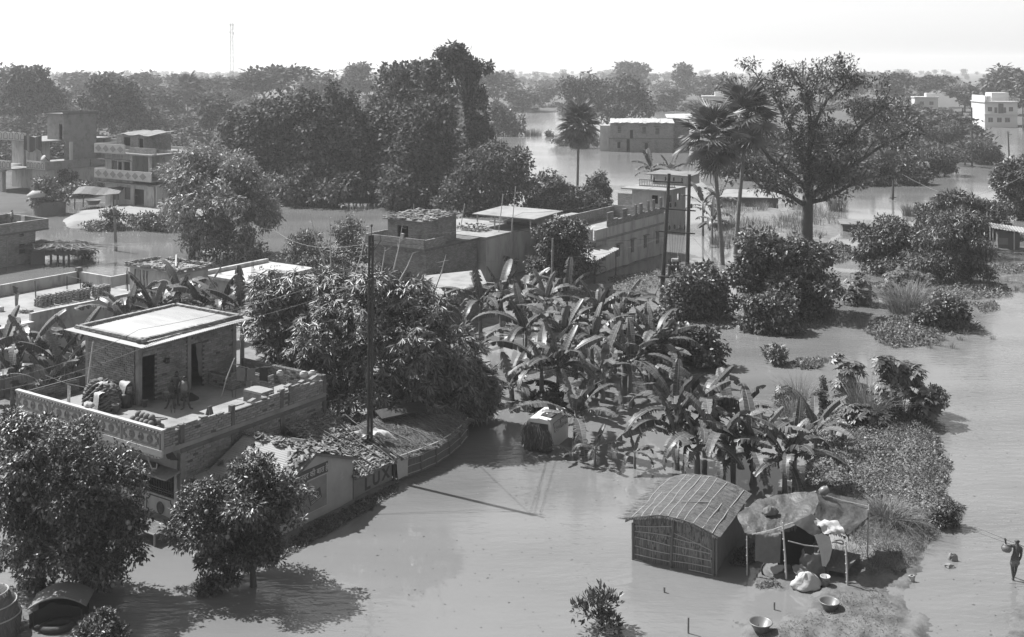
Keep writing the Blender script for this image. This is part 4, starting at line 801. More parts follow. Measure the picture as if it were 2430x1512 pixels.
P_ = []; F_ = []; off = 0; q = random.Random(17)     # grass tufts among the weeds of the bank and ragged rims of the weed mats
for k in range(150):
    if k < 105: px, py = q.uniform(1915, 2270), q.uniform(975, 1370)
    else: px, py = q.choice(((2070, 800), (2230, 815), (2390, 690), (2210, 700), (1890, 872), (1950, 868), (2320, 730), (2300, 790))); px += q.gauss(0, 22); py += q.gauss(0, 8)
    p = G(px, py); z = bank_h(p.x, p.y) if k < 105 else 0
    if k < 105 and z < .03: continue
    v, f = blades(34, .22, q.uniform(.3, .75), .014 if k < 105 else .022, 5000 + k, .8); P_.append(v + np.array((p.x, p.y, max(0, z)))); F_.append(f + off); off += len(v)
o = link('bank_tufts', raw_mesh('bank_tufts', np.concatenate(P_), np.concatenate(F_), M['grass'])); o['kind'] = 'stuff'

for lb, b, bl in (('rounded bush at the flood edge right of the dark flood pole', (2160, 438), [(2150, 415, 34, 20), (2180, 425, 26, 12)]), ('sprawling bush at the flood edge below the thin pole, right shore', (2225, 415), [(2225, 385, 40, 26), (2190, 400, 28, 16)]), ('bushy mass at the right end of the far shore, before the white block', (2320, 388), [(2310, 360, 42, 24), (2345, 368, 26, 16)]), ('low bush at the flood edge left of the dark flood pole', (2070, 440), [(2060, 425, 38, 14), (2090, 430, 24, 9)]), ('dark bush in front of the joined pair of poles', (2270, 350), [(2265, 315, 36, 26), (2240, 330, 28, 16)])):
    bush(lb, b, bl, 1200, .5, .22, 'leaf_wood', per=5)
# ------------------------------------------------------------------ buildings
RZ = R(-33.5)                                             # the village is laid out along the road: local x runs right and nearer, local y right and away
def holes_wall(mb, a0, a1, z0, z1, t0, t1, holes, axis='x'):
    """wall along x (thickness t0..t1 in y) or along y (thickness in x) with rectangular openings (a,b,za,zb)"""
    cuts = sorted({a0, a1} | {c for h in holes for c in h[:2] if a0 < c < a1})
    for i in range(len(cuts) - 1):
        m_ = (cuts[i] + cuts[i + 1]) / 2; hs = sorted([h for h in holes if h[0] < m_ < h[1]], key=lambda h: h[2]); z = z0
        for h in hs + [(0, 0, z1, z1)]:
            if h[2] > z + .001:
                if axis == 'x': mb.box(cuts[i], cuts[i + 1], t0, t1, z, h[2])
                else: mb.box(t0, t1, cuts[i], cuts[i + 1], z, h[2])
            z = max(z, h[3])
    return mb
def brick_run(mb, o, dx, dy, length, z0, z1, depth, q, bl=.27, bh=.088, j=.02, proud=.014, out=(0, 0), skip=0.0, holes=(), ztop=None):
    """courses of separate bricks as small boxes; direction (dx,dy), outward normal 'out'"""
    k = 0; z = z0
    while z < z1 - .03:
        a = -(bl / 2 if k % 2 else 0)
        while a < length:
            a0, a1 = max(a, 0), min(a + bl, length); top = ztop(a) if ztop else z1
            if a1 - a0 > .05 and q.random() >= skip and z + bh <= top + .02 and not any(h[0] - .02 < (a0 + a1) / 2 < h[1] + .02 and h[2] - .02 < z + bh / 2 < h[3] + .02 for h in holes):
                p = q.uniform(-proud, proud); ox, oy = out[0] * p, out[1] * p; nx, ny = out[0] * depth, out[1] * depth
                x0, y0 = o[0] + dx * a0 + ox, o[1] + dy * a0 + oy; x1, y1 = o[0] + dx * a1 + ox, o[1] + dy * a1 + oy; zz = z + q.uniform(-.004, .004)
                mb.hexa([(x0, y0, zz), (x1, y1, zz), (x1 - nx, y1 - ny, zz), (x0 - nx, y0 - ny, zz), (x0, y0, zz + bh), (x1, y1, zz + bh), (x1 - nx, y1 - ny, zz + bh), (x0 - nx, y0 - ny, zz + bh)])
            a += bl + j
        z += bh + j; k += 1
    return mb
def brick_parts(parent, o, dx, dy, length, z0, z1, depth, q, out, limit, ztop=None, skip=0.0, bl=.27, bh=.088, j=.022):
    """the same courses as single brick objects that share one mesh; returns how many were made"""
    mb = MB(); mb.cbox((0, 0, 0), (bl, depth, bh)); me = mb.mesh('brick', M['brickp'])
    mb = MB(); mb.cbox((0, 0, 0), (bl / 2, depth, bh)); mh = mb.mesh('brick', M['brickp'])
    n = 0; rz = math.atan2(dy, dx); k = 0; z = z0
    while z < z1 - .03 and n < limit:
        a = -(bl / 2 + j if k % 2 else 0)
        while a < length - .05 and n < limit:
            half = a < 0; c = (bl / 4 if half else a + bl / 2)
            if (a + bl <= length + .02) and (not ztop or z + bh <= ztop(c) + .02) and q.random() >= skip:
                p = q.uniform(-.012, .012) - depth / 2
                link('brick', mh if half else me, parent, (o[0] + dx * c + out[0] * p, o[1] + dy * c + out[1] * p, z + bh / 2), (q.uniform(-.02, .02), q.uniform(-.015, .015), rz + q.uniform(-.02, .02))); n += 1
            a += bl + j
        z += bh + j; k += 1
    return n
def corrugated(x0, x1, y0, y1, z00, z01, z10=None, z11=None, pitch=.09, amp=.018, along='x', th=.012):
    """sheet whose ridges run along x (or y); corner heights z(x0,y0), z(x1,y0), z(x0,y1), z(x1,y1)"""
    z10 = z00 if z10 is None else z10; z11 = z01 if z11 is None else z11; mb = MB(); rows = []
    w_ = (y1 - y0) if along == 'x' else (x1 - x0); n = max(8, min(400, int(w_ / pitch * 4)))
    for i in range(n + 1):
        t = i / n; row = []
        for s_ in (0, .34, .67, 1):
            u, v = (s_, t) if along == 'x' else (t, s_)
            z = (z00 * (1 - u) + z01 * u) * (1 - v) + (z10 * (1 - u) + z11 * u) * v
            row.append((x0 + (x1 - x0) * u, y0 + (y1 - y0) * v, z + amp * math.sin(t * w_ / pitch * 2 * math.pi)))
        rows.append(row)
    mb.grid(rows); mb.grid([[(p[0], p[1], p[2] - th) for p in r] for r in rows]); return mb
def disc_y(mb, x, y, z, prof, n=18, ry=1.0):
    """lathe turned to face -y: prof = (radius, depth towards the viewer)"""
    T0 = mb.T; mb.T = (T0 or Matrix()) @ Matrix.Translation((x, y, z)) @ Matrix.Rotation(R(90), 4, 'X') @ Matrix.Diagonal((1, ry, 1, 1)); mb.lathe(prof, n=n, cap=False); mb.T = T0
def frame_lines(mb, pts, y, w_=.03, d=.02):
    """raised moulding along a closed x-z outline on a face at y"""
    for i in range(len(pts)):
        a, b = Vector((pts[i][0], y, pts[i][1])), Vector((pts[(i + 1) % len(pts)][0], y, pts[(i + 1) % len(pts)][1])); t = (b - a).normalized(); nn = Vector((-t.z, 0, t.x)) * w_ / 2; a = a - t * w_ / 2; b = b + t * w_ / 2; dd = Vector((0, -d, 0))
        mb.hexa([a - nn, b - nn, b + nn, a + nn, a - nn + dd, b - nn + dd, b + nn + dd, a + nn + dd])
def notched(x0, x1, z0, z1, c):
    return [(x0 + c, z0), (x1 - c, z0), (x1 - c, z0 + c * .5), (x1 - c * .5, z0 + c), (x1, z0 + c), (x1, z1 - c), (x1 - c * .5, z1 - c), (x1 - c, z1 - c * .5), (x1 - c, z1), (x0 + c, z1), (x0 + c, z1 - c * .5), (x0 + c * .5, z1 - c), (x0, z1 - c), (x0, z0 + c), (x0 + c * .5, z0 + c), (x0 + c, z0 + c * .5)]
def text_mesh(s, size, mat_, name='lettering', thick=.004, shear=0.0, bold=.0):
    cu = bpy.data.curves.new(name, 'FONT'); cu.body = s; cu.size = size; cu.extrude = thick; cu.align_x = 'CENTER'; cu.shear = shear; cu.offset = bold
    o = bpy.data.objects.new(name, cu); COL.objects.link(o); bpy.context.view_layer.update()
    me = bpy.data.meshes.new_from_object(o.evaluated_get(bpy.context.evaluated_depsgraph_get())); bpy.data.objects.remove(o); bpy.data.curves.remove(cu)
    me.materials.clear(); me.materials.append(mat_); me.name = name; return me
FACE_X = Matrix.Rotation(R(90), 4, 'Z') @ Matrix.Rotation(R(90), 4, 'X')     # flat lettering -> reads along +y on a wall that faces +x
FACE_Y = Matrix.Rotation(R(90), 4, 'X')                                      # reads along +x on a wall that faces -y

# ================================================================== the terrace house in front
HA = thing('terrace_house', 'brick terrace house with ornamented parapet, roof room under a brick-edged sheet roof', 'house', G(428, 1244), RZ)
qa = random.Random(1)
mb = MB(); holes_wall(mb, -10.3, -.02, -1, 3.2, .0, .2, [(-3.6, -.4, .95, 1.95)])
mb.box(-10.3, -10.1, .2, 8.9, -1, 3.2); mb.box(-10.1, -.14, 8.7, 8.9, -1, 3.2); mb.build('wall', M['plaster'], HA)
mb = MB(); mb.box(-.14, -.03, .2, 8.75, -1, 3.05); mb.build('side_wall', M['mortar'], HA)
mb = MB(); mb.box(-10.1, -.16, .2, 8.7, .3, .4); mb.build('ground_floor', M['conc_d'], HA)
mb = MB(); mb.box(-10.45, 0.0, -.95, 8.95, 3.2, 3.4); mb.build('terrace_floor', M['conc_l'], HA)
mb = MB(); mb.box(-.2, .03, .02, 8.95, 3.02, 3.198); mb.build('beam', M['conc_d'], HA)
for y in (0.0, 2.84, 5.84, 8.72):
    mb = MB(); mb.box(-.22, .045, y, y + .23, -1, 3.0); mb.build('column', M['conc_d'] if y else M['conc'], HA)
for y, zt in ((0.0, 4.22), (2.84, 4.3), (5.84, 4.22), (8.74, 4.28)):
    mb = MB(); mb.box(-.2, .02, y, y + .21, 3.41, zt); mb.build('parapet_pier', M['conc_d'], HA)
# ornamented front parapet
mb = MB(); mb.box(-10.45, -.02, -.95, -.83, 3.402, 4.2); mb.box(-10.5, .03, -.99, -.79, 4.2, 4.27); mb.box(-10.5, .02, -1.0, -.9, 3.12, 3.4); mb.build('front_parapet', M['paint_l'], HA)
mb = MB()
for i in range(48):    # cornice of small lobes under the parapet
    mb.lathe([(.02, -.1), (.1, -.05), (.11, .04)], (-10.35 + i * .217, -.93, 3.07 + .02 * (i % 3)), 6, cap=False)
mb.build('cornice', M['paint_l'], HA)
mb = MB(); medal = [None, None]
for i in range(4):
    x0 = -10.33 + i * 2.58; x1 = x0 + 2.42
    frame_lines(mb, notched(x0 + .08, x1 - .08, 3.5, 4.02, .14), -.95, .035, .022); frame_lines(mb, notched(x0 + .14, x1 - .14, 3.555, 3.965, .14), -.95, .018, .016)
    for xx in (x0 - .06, x1 + .04): mb.box(xx - .03, xx + .03, -.985, -.95, 3.42, 4.1)
    for j in range(3):
        cx_ = x0 + .62 + j * .59
        if medal[j == 1] is not None: link('medallion', medal[j == 1], HA, (cx_, -.95, 3.76)); continue
        md = MB(); cx0, cx_ = cx_, 0.0; disc_y(md, 0, 0, 0, [(.185, 0), (.185, .02), (.15, .03), (.14, .012), (.001, .012)], 18)
        if j == 1:
            for r_i in (.04, .09): disc_y(md, 0, 0, 0, [(r_i, .01), (r_i + .012, .04), (r_i + .03, .03), (r_i + .035, .01)], 14)
        else:
            for k in range(6 if j else 8):
                a = k * 2 * math.pi / (6 if j else 8); md.cbox((math.cos(a) * .075, -.02, math.sin(a) * .075), (.1, .022, .035), ry=-a)
        medal[j == 1] = md.mesh('medallion', M['paint_m']); link('medallion', medal[j == 1], HA, (cx0, -.95, 3.76))
    for k in range(11): mb.lathe([(.001, -.05), (.05, -.03), (.06, .02), (.001, .05)], (x0 + .1 + k * .22, -.955, 4.12), 6, cap=False)
mb.build('moulding', M['paint_m'], HA)
# brick side parapet: single bricks near the viewer, the rest joined
ztop = lambda a: 4.12 + .1 * math.sin(a * 1.3) + (.08 if a > 5.8 else 0) - (.06 if 2.2 < a < 3.2 else 0)
mb = MB(); mb.box(-.13, -.03, .22, 8.74, 3.41, 4.02); mb.box(-.13, -.03, -.82, -.02, 3.41, 4.05); mb.build('parapet_core', M['mortar'], HA)
n1 = brick_parts(HA, (0, -.83), 0, 1, .82, 3.41, 4.22, .11, qa, (1, 0), 40)
n2 = brick_parts(HA, (0, .22), 0, 1, 6.2, 3.42, 4.3, .11, qa, (1, 0), 300 - n1, ztop=lambda a: ztop(a + .2), skip=.015)
mb = MB(); brick_run(mb, (0, 6.45), 0, 1, 2.28, 3.42, 4.32, .11, qa, out=(1, 0), ztop=lambda a: ztop(a + 6.45))
brick_run(mb, (.01, .24), 0, 1, 8.45, .0, 3.0, .05, qa, out=(1, 0), skip=.02)                            # lower side wall
brick_run(mb, (-9.75, 2.36), 1, 0, 3.6, 3.42, 6.2, .05, qa, out=(0, -1), skip=.02)                        # room, left wall
brick_run(mb, (-5.89, 2.64), 0, 1, 5.7, 3.42, 6.2, .05, qa, out=(1, 0), skip=.02, holes=[(-.06, .77, 0, 5.66), (2.9, 3.66, 0, 5.66), (2.68, 2.92, 0, 9)])
brick_run(mb, (-10.28, 2.3), 0, -1, 3.0, 3.42, 4.1, .05, qa, out=(1, 0), skip=.03)                        # left parapet
brick_run(mb, (-5.6, 8.72), 1, 0, 5.5, 3.42, 4.3, .05, qa, out=(0, -1), skip=.03)                         # rear parapet
brick_run(mb, (-5.7, 6.55), 1, 0, 1.6, 3.42, 4.1, .05, qa, out=(0, -1), skip=.03); brick_run(mb, (-4.1, 6.56), 0, 1, .95, 3.42, 4.3, .05, qa, out=(1, 0))
brick_run(mb, (-3.0, 6.8), 1, 0, 1.1, 3.42, 4.45, .05, qa, out=(0, -1)); brick_run(mb, (-1.9, 6.8), 0, 1, .5, 3.42, 4.45, .05, qa, out=(1, 0))
mb.build('brickwork', M['bricki'], HA, kind='stuff')
mb = MB(); mb.box(-10.42, -10.33, -.8, 6.2, 3.41, 4.1); mb.build('low_wall', M['mortar'], HA); mb = MB(); mb.box(-5.8, -.14, 8.77, 8.88, 3.41, 4.28); mb.build('low_wall', M['mortar'], HA); mb = MB(); mb.box(-5.7, -4.12, 6.6, 6.72, 3.41, 4.1); mb.build('low_wall', M['mortar'], HA); mb = MB(); mb.box(-4.24, -4.15, 6.72, 7.5, 3.41, 4.3); mb.build('low_wall', M['mortar'], HA); mb = MB(); mb.box(-3.0, -1.95, 6.85, 6.95, 3.41, 4.42); mb.build('low_wall', M['mortar'], HA)
for y, zz in ((-.4, 4.2), (.6, 4.18), (1.3, 4.2), (2.2, 4.1), (3.3, 4.22), (4.1, 4.2), (4.9, 4.12), (5.4, 4.08), (6.4, 4.32), (7.3, 4.3), (8.1, 4.3)):   # rough mortar lumps on the parapet
    mb = MB(); mb.cbox((0, 0, 0), (.2, qa.uniform(.3, .6), .06), rz=qa.uniform(-.3, .3), rx=qa.uniform(-.15, .15)); mb.build('coping_lump', M['conc'], HA, loc=(-.07, y, zz + .02))
# roof room
mb = MB(); mb.box(-9.75, -5.95, 2.41, 2.5, 3.41, 6.25); mb.box(-9.86, -9.76, 2.6, 8.4, 3.41, 6.25); mb.box(-9.75, -6.0, 8.35, 8.44, 3.41, 6.25)
holes_wall(mb, 2.6, 8.4, 3.41, 6.25, -6.03, -5.94, [(2.58, 3.41, 3.4, 5.66), (5.54, 6.3, 3.4, 5.66)], 'y'); mb.build('room_wall', M['mortar'], HA)
for x, y in ((-6.06, 2.37), (-6.06, 8.25), (-9.9, 2.37), (-6.06, 5.3)):
    mb = MB(); mb.box(x, x + .22, y, y + .22, 3.41, 6.26); mb.build('room_column', M['conc'], HA)
for y0, y1 in ((2.58, 3.41), (5.54, 6.3)):
    mb = MB(); mb.box(-6.04, -5.9, y0 - .03, y1 + .03, 5.66, 5.8); mb.build('lintel', M['conc'], HA)
mb = MB(); rows = [[(-5.93 + .03 * math.sin(i * 2), 5.86 + .08 * j + (.12 - .02 * j) * i * .28, 5.62 - i * .24) for j in range(6)] for i in range(8)]; mb.grid(rows); mb.build('curtain', M['cloth_g'], HA)
RF = corrugated(-11.15, -5.15, 2.05, 9.05, 6.4, 6.32, 6.46, 6.4, pitch=.115, amp=.024).build('roof', M['sheet'], HA)
mb = MB(); q2 = random.Random(4)
for lay in (0, 1):
    for (ox, oy, dx, dy, L, out) in ((-10.9, 2.55, 1, 0, 5.1, (0, -1)), (-5.82, 2.55, 0, 1, 6.1, (1, 0)), (-10.9, 8.62, 1, 0, 5.1, (0, 1)), (-10.75, 2.55, 0, 1, 6.1, (-1, 0))):
        a = 0
        while a < L:
            mb.cbox((ox + dx * (a + .12) + q2.uniform(-.02, .02), oy + dy * (a + .12) + q2.uniform(-.02, .02), 6.46 + lay * .085), (.225, .2, .07), rz=math.atan2(dy, dx) + q2.uniform(-.06, .06)); a += .24
mb.build('brick_rim', M['bricki'], RF)
mb = MB(); mb.lathe([(.3, 0), (.3, .1), (.16, .13), (.001, .1)], (-5.95, 2.68, 6.44), 10, cap=False); mb.build('mortar_lump', M['conc_d'], RF)
# sun shade, grille, painted panel
mb = MB(); mb.hexa([(-4.6, -.8, 2.08), (.02, -.8, 2.08), (.02, -.002, 2.2), (-4.6, -.002, 2.2), (-4.6, -.8, 2.15), (.02, -.8, 2.15), (.02, -.002, 2.28), (-4.6, -.002, 2.28)]); mb.build('sun_shade', M['conc'], HA)
gr = MB(); gr.box(-3.62, -.38, .06, .12, .93, .97); gr.box(-3.62, -.38, .06, .12, 1.93, 1.97)
for z in (1.1, 1.2, 1.62): gr.box(-3.6, -.4, .07, .1, z, z + .025)
gro = gr.build('window_grille', M['iron'], HA); bm_ = MB(); bm_.box(-.012, .012, .065, .09, .97, 1.93); bme = bm_.mesh('bar', M['iron'])
for i in range(29): link('bar', bme, gro, (-3.5 + i * .11, 0, 0))
mb = MB(); frame_lines(mb, notched(-2.2, -.42, .02, .86, .2), -.004, .05, .012); frame_lines(mb, notched(-4.3, -2.4, .02, .86, .2), -.004, .05, .012); disc_y(mb, -1.28, -.002, .42, [(.23, 0), (.25, .02), (.2, .03), (.17, .012), (.12, .02), (.001, .02)], 20, 1.1); mb.build('painted_panel', M['paint_d'], HA)
mb = MB(); mb.prism([(-.1, -.004, 2.7), (-.5, -.004, 2.98), (-.95, -.004, 2.95), (-.62, -.004, 2.6)], (0, -.01, 0)); mb.build('painted_motif', M['paint_d'], HA); mb = MB(); mb.prism([(-1.9, -.004, 2.75), (-2.4, -.004, 3.0), (-2.9, -.004, 2.9), (-2.5, -.004, 2.62)], (0, -.01, 0)); mb.build('painted_motif', M['paint_d'], HA); mb = MB(); disc_y(mb, -.75, -.016, 2.78, [(.16, 0), (.14, .012), (.001, .012)], 14); mb.build('painted_motif', M['paint_d'], HA)
mb = MB(); mb.tube([(-.98, -.9, 3.1), (-.95, -.88, 2.75), (-.8, -.82, 2.45), (-.55, -.8, 2.5), (-.45, -.86, 2.75)], .03, 6, cap=False); mb.build('drain_pipe', M['plastic'], HA)
# rooms' reinforcing bars
for x, y in ((-3.72, 2.66), (-3.2, 5.9)):
    mb = MB()
    for k in range(4): a = k * 1.57; mb.tube([(x + .1 * math.cos(a), y + .1 * math.sin(a), 3.38), (x + .13 * math.cos(a), y + .13 * math.sin(a), 3.75 + .12 * (k == 1))], .012, 4)
    mb.build('starter_bars', M['rust'], HA)

# ================================================================== sheds along the water, built against the house
SH = thing('painted_shed', 'shed with gable wall painted with advertisements, sheet and tile roof', 'shed', G(428, 1244), RZ)
AX = 4.42
mb = MB(); gp = [(AX - .12, 1.0, -.8), (AX - .12, 5.96, -.8), (AX - .12, 5.96, 1.86), (AX - .12, 3.5, 2.86), (AX - .12, 1.0, 1.75)]; mb.prism(gp, (.12, 0, 0)); mb.build('gable_wall', M['ad'], SH)
mb = MB(); mb.box(.3, AX - .13, 5.86, 5.96, -.8, 1.8); mb.box(.3, AX - .13, 1.0, 1.1, -.8, 1.7); mb.build('side_wall', M['plaster'], SH)
corrugated(.25, AX + .15, .35, 3.5, 1.5, 1.42, 2.98, 2.92, pitch=.1, amp=.02, along='x').build('roof_sheet', M['sheet'], SH)
mb = corrugated(.25, AX + .15, 3.5, 6.2, 2.98, 2.92, 2.02, 1.92, pitch=.1, amp=.02, along='x'); mb.build('roof_sheet', M['sheet_d'], SH)
mb = MB(); mb.box(AX - .02, AX + .2, .3, .4, 1.3, 1.42)
for (y0, z0_, y1, z1_) in ((.4, 1.36, 3.5, 2.86), (3.5, 2.86, 6.2, 1.86)): mb.hexa([(AX + .08, y0, z0_ - .1), (AX + .13, y0, z0_ - .1), (AX + .13, y1, z1_ - .1), (AX + .08, y1, z1_ - .1), (AX + .08, y0, z0_ + .03), (AX + .13, y0, z0_ + .03), (AX + .13, y1, z1_ + .03), (AX + .08, y1, z1_ + .03)])
mb.build('barge_board', M['wood'], SH)
# painted advertisement
mb = MB(); mb.box(AX, AX + .004, 1.6, 4.3, .38, 1.74); mb.build('painted_field', M['paint_m'], SH)
mb = MB(); mb.box(AX, AX + .005, 1.5, 4.35, 1.8, 2.28); mb.build('painted_band', M['paint_d'], SH)
mb = MB()
for y0, y1, z0_, z1_ in ((1.6, 4.3, 1.74, 1.77), (4.27, 4.3, .36, 1.77), (1.6, 4.3, .36, .39), (4.55, 4.58, 1.85, 2.3)): mb.box(AX, AX + .008, y0, y1, z0_, z1_)
mb.build('painted_line', M['paint_l'], SH)
def wall_text(parent, s, y, z, size, m, x=AX + .008, sy=1.0, tilt=0.0, bold=.006):
    o = link('lettering', text_mesh(s, size, m, bold=bold), parent); o.matrix_local = Matrix.Translation((x, y, z)) @ Matrix.Rotation(tilt, 4, 'X') @ FACE_X @ Matrix.Diagonal((sy, 1, 1, 1)); return o
wall_text(SH, 'ये अन्दर की बात है', 3.25, 1.9, .34, M['paint_l'], sy=.95)
wall_text(SH, 'उत्पाद ये देखो', 2.55, .95, .17, M['paint_l'], tilt=R(14)); wall_text(SH, 'नगाम', 2.6, .7, .22, M['paint_l'], tilt=R(14))
mb = MB(); T_ = Matrix.Translation((AX + .006, 3.55, .98)) @ Matrix.Rotation(R(14), 4, 'X'); mb.T = T_; mb.box(0, .012, -.36, .36, -.24, .24); mb.build('painted_packet', M['paint_d'], SH)
mb = MB(); mb.T = T_; mb.box(.012, .016, -.3, .3, -.2, -.17); mb.box(.012, .016, -.3, .3, -.13, -.11)
for k in range(3): mb.tube([(.016, -.2 + k * .17 + .08 * math.cos(a * .5), .06 + .09 * math.sin(a * .5)) for a in range(13)], .014, 4, cap=False)
mb.build('packet_marks', M['paint_l'], SH)
mb = MB(); mb.T = Matrix.Translation((AX + .006, 2.35, 1.42)) @ Matrix.Rotation(R(90), 4, 'Y'); mb.lathe([(.15, 0), (.15, .008), (.09, .01), (.085, 0)], n=16, cap=False); mb.build('painted_ring', M['paint_l'], SH)
# loose tiles on the shed roof: the largest as single objects
qt = random.Random(9)
def tile_mesh(v):
    mb = MB(); q = random.Random(v); w_, l_ = .16, .3
    mb.grid([[((i - 2) / 2 * w_ * .5, j * l_ / 2 - l_ / 2, .05 * (1 - ((i - 2) / 2) ** 2)) for i in range(5)] for j in range(3)]); mb.grid([[((i - 2) / 2 * w_ * .5, l_ / 2 - j * l_ / 2, .05 * (1 - ((i - 2) / 2) ** 2) - .018) for i in range(5)] for j in range(3)]); return mb.mesh('roof_tile', M['tileo'])
TIL = [tile_mesh(i) for i in range(2)]
def tile_roof_z(x, y): return 1.5 + (y - .35) * .475 if y < 3.5 else 2.96 - (y - 3.5) * .37
for i in range(150):
    if i < 95: x = qt.uniform(.4, AX); y = qt.uniform(3.3, 6.1)
    else: x = AX - abs(qt.gauss(0, .5)) if i < 130 else qt.uniform(.4, 4.2); y = qt.uniform(1.8, 3.3) if i < 130 else qt.uniform(.9, 1.9)
    link('roof_tile', TIL[i % 2], SH, (x, y, tile_roof_z(x, y) + .05 + qt.uniform(0, .06)), (qt.uniform(-.3, .3) + (.44 if y < 3.5 else -.36), qt.uniform(-.3, .3), qt.uniform(-1.6, 1.6)))
mb = MB()
for i in range(420):
    x = qt.uniform(.3, AX + .1); y = qt.uniform(3.2, 6.15); mb.cbox((x, y, tile_roof_z(x, y) + .04), (.14, .27, .03), rz=qt.uniform(-1.6, 1.6), rx=qt.uniform(-.3, .3) - .3)
mb.build('tile_rubble', M['tile'], SH, kind='stuff')
mb = MB(); mb.cbox((2.4, 4.6, 2.72), (.7, .22, .14), rz=.2, rx=-.3); mb.build('loose_block', M['conc'], SH)
AWN = thing('curved_awning', 'small arched sheet awning at the corner of the terrace house', 'awning', G(428, 1244), RZ)
mb = MB(); mb.grid([[(.1 + 1.6 * math.sin(a * .17), .35 + j * .055, 1.35 + .55 * math.cos(a * .17 - .2) + .018 * math.sin(j * 2.1)) for a in range(10)] for j in range(26)]); mb.build('sheet', M['sheet'], AWN)
mb = MB(); mb.tube([(1.6, .4, -.4), (1.6, .4, 1.1)], .035); mb.tube([(1.6, 1.6, -.4), (1.6, 1.6, 1.1)], .035); mb.build('post', M['bamboo'], AWN)

TS = thing('tile_thatch_shed', 'low shed roofed with broken tiles, straw and bamboo rods, lettered front wall', 'shed', G(428, 1244), RZ)
mb = MB(); mb.box(AX - .1, AX, 6.02, 8.7, -.8, 1.0); mb.box(.4, AX - .12, 6.05, 6.15, -.8, 1.6); mb.box(.4, AX - .12, 8.6, 8.7, -.8, 1.5); mb.build('wall', M['paint_m'], TS)
wall_text(TS, 'L', 6.95, .2, .8, M['paint_d'], x=AX + .002, sy=1.0, bold=.03); wall_text(TS, 'U', 7.58, .24, .75, M['paint_d'], x=AX + .002, sy=1.0, bold=.03); wall_text(TS, 'X', 8.25, .28, .72, M['paint_d'], x=AX + .002, sy=1.0, bold=.03)
def ts_z(x, y): t = (AX + .25 - x) / 4.0; return 1.02 + 1.45 * t + .06 * math.sin(y * 3 + x * 2)
mb = MB(); mb.slab([[(AX + .25 - i * .34, 5.9 + j * .29, ts_z(AX + .25 - i * .34, 5.9 + j * .29)) for j in range(11)] for i in range(13)][::-1], .1); mb.build('roof', M['thatch'], TS)
mb = MB()
for i in range(1500):
    x = qt.uniform(.4, AX + .3); y = qt.uniform(5.8, 8.85); mb.cbox((x, y, ts_z(x, y) + .03), (.2, .04, .02) if i % 3 else (.26, .13, .03), rz=qt.uniform(-3, 3), rx=qt.uniform(-.3, .3), ry=.3)
mb.build('roof_litter', M['tile'], TS, kind='stuff')
for y, b in ((6.2, 0), (6.8, .1), (7.4, -.1), (8.0, .1), (8.5, 0), (8.95, .1)):
    mb = MB(); mb.tube([(AX + .22 - .4 * k, y + b * k * .3, ts_z(AX + .22 - .4 * k, y) + .1) for k in range(10)], .03, 5); mb.build('bamboo_rod', M['wood'], TS)
mb = MB(); mb.tube([(AX + .1, 8.75, -.8), (AX + .12, 8.72, 1.1)], .07); mb.build('post', M['bark'], TS)

MH = thing('mat_walled_hut', 'long hut with reed mat walls and straw roof curving along the water', 'hut', G(428, 1244), RZ)
PATH = [(4.6, 9.0), (4.8, 10.4), (4.86, 11.5), (4.7, 12.8), (4.35, 14.2), (3.85, 15.5)]
for i in range(5):
    (xa, ya), (xb, yb) = PATH[i], PATH[i + 1]; mb = MB(); n = 16
    mb.hexa([(xa, ya, -.6), (xb, yb, -.6), (xb - .05, yb, -.6), (xa - .05, ya, -.6), (xa, ya, .98), (xb, yb, .98), (xb - .05, yb, .98), (xa - .05, ya, .98)]); mb.build('reed_panel', M['reed'], MH)
    for z in (.12, .48, .82):
        mb = MB(); mb.tube([(xa + .03, ya, z), ((xa + xb) / 2 + .035, (ya + yb) / 2, z + .03), (xb + .03, yb, z)], .022, 5); mb.build('batten', M['bamboo'], MH)
for x, y in PATH:
    mb = MB(); mb.tube([(x + .05, y, -.6), (x + .04, y, 1.08)], .04, 6); mb.build('post', M['bark_l'], MH)
def mh_pt(s, t):
    k = s * 5; i = min(4, int(k)); f = k - i; x = PATH[i][0] * (1 - f) + PATH[i + 1][0] * f; y = PATH[i][1] * (1 - f) + PATH[i + 1][1] * f
    return (x + .16 - t * 3.4, y + .3 * (1 - t) * 0, 1.04 + 1.0 * t - .15 * t * t + .05 * math.sin(s * 30 + t * 9))
mb = MB(); mb.slab([[mh_pt(j / 20, i / 8) for j in range(21)] for i in range(9)][::-1], .1); mb.build('roof', M['reed'], MH)
mb = MB()
for i in range(2200):
    x, y, z = mh_pt(qt.random(), qt.random() ** 1.4); mb.cbox((x + .05, y, z + .03), (.4, .018, .015), rz=qt.gauss(.2, .5), ry=qt.uniform(.1, .5))
mb.build('straw', M['thatchi'], MH, kind='stuff')
for a in range(6):
    mb = MB(); mb.tube([Vector(mh_pt(a / 5.2, t)) + Vector((0, 0, .08)) for t in (0, .3, .6, .95)], .028, 5); mb.build('bamboo_rod', M['wood'], MH)
mb = MB(); mb.tube([Vector(mh_pt(s_, .03)) + Vector((0, 0, .07)) for s_ in (0, .2, .4, .6, .8, 1)], .03, 5); mb.build('eave_pole', M['bamboo'], MH)

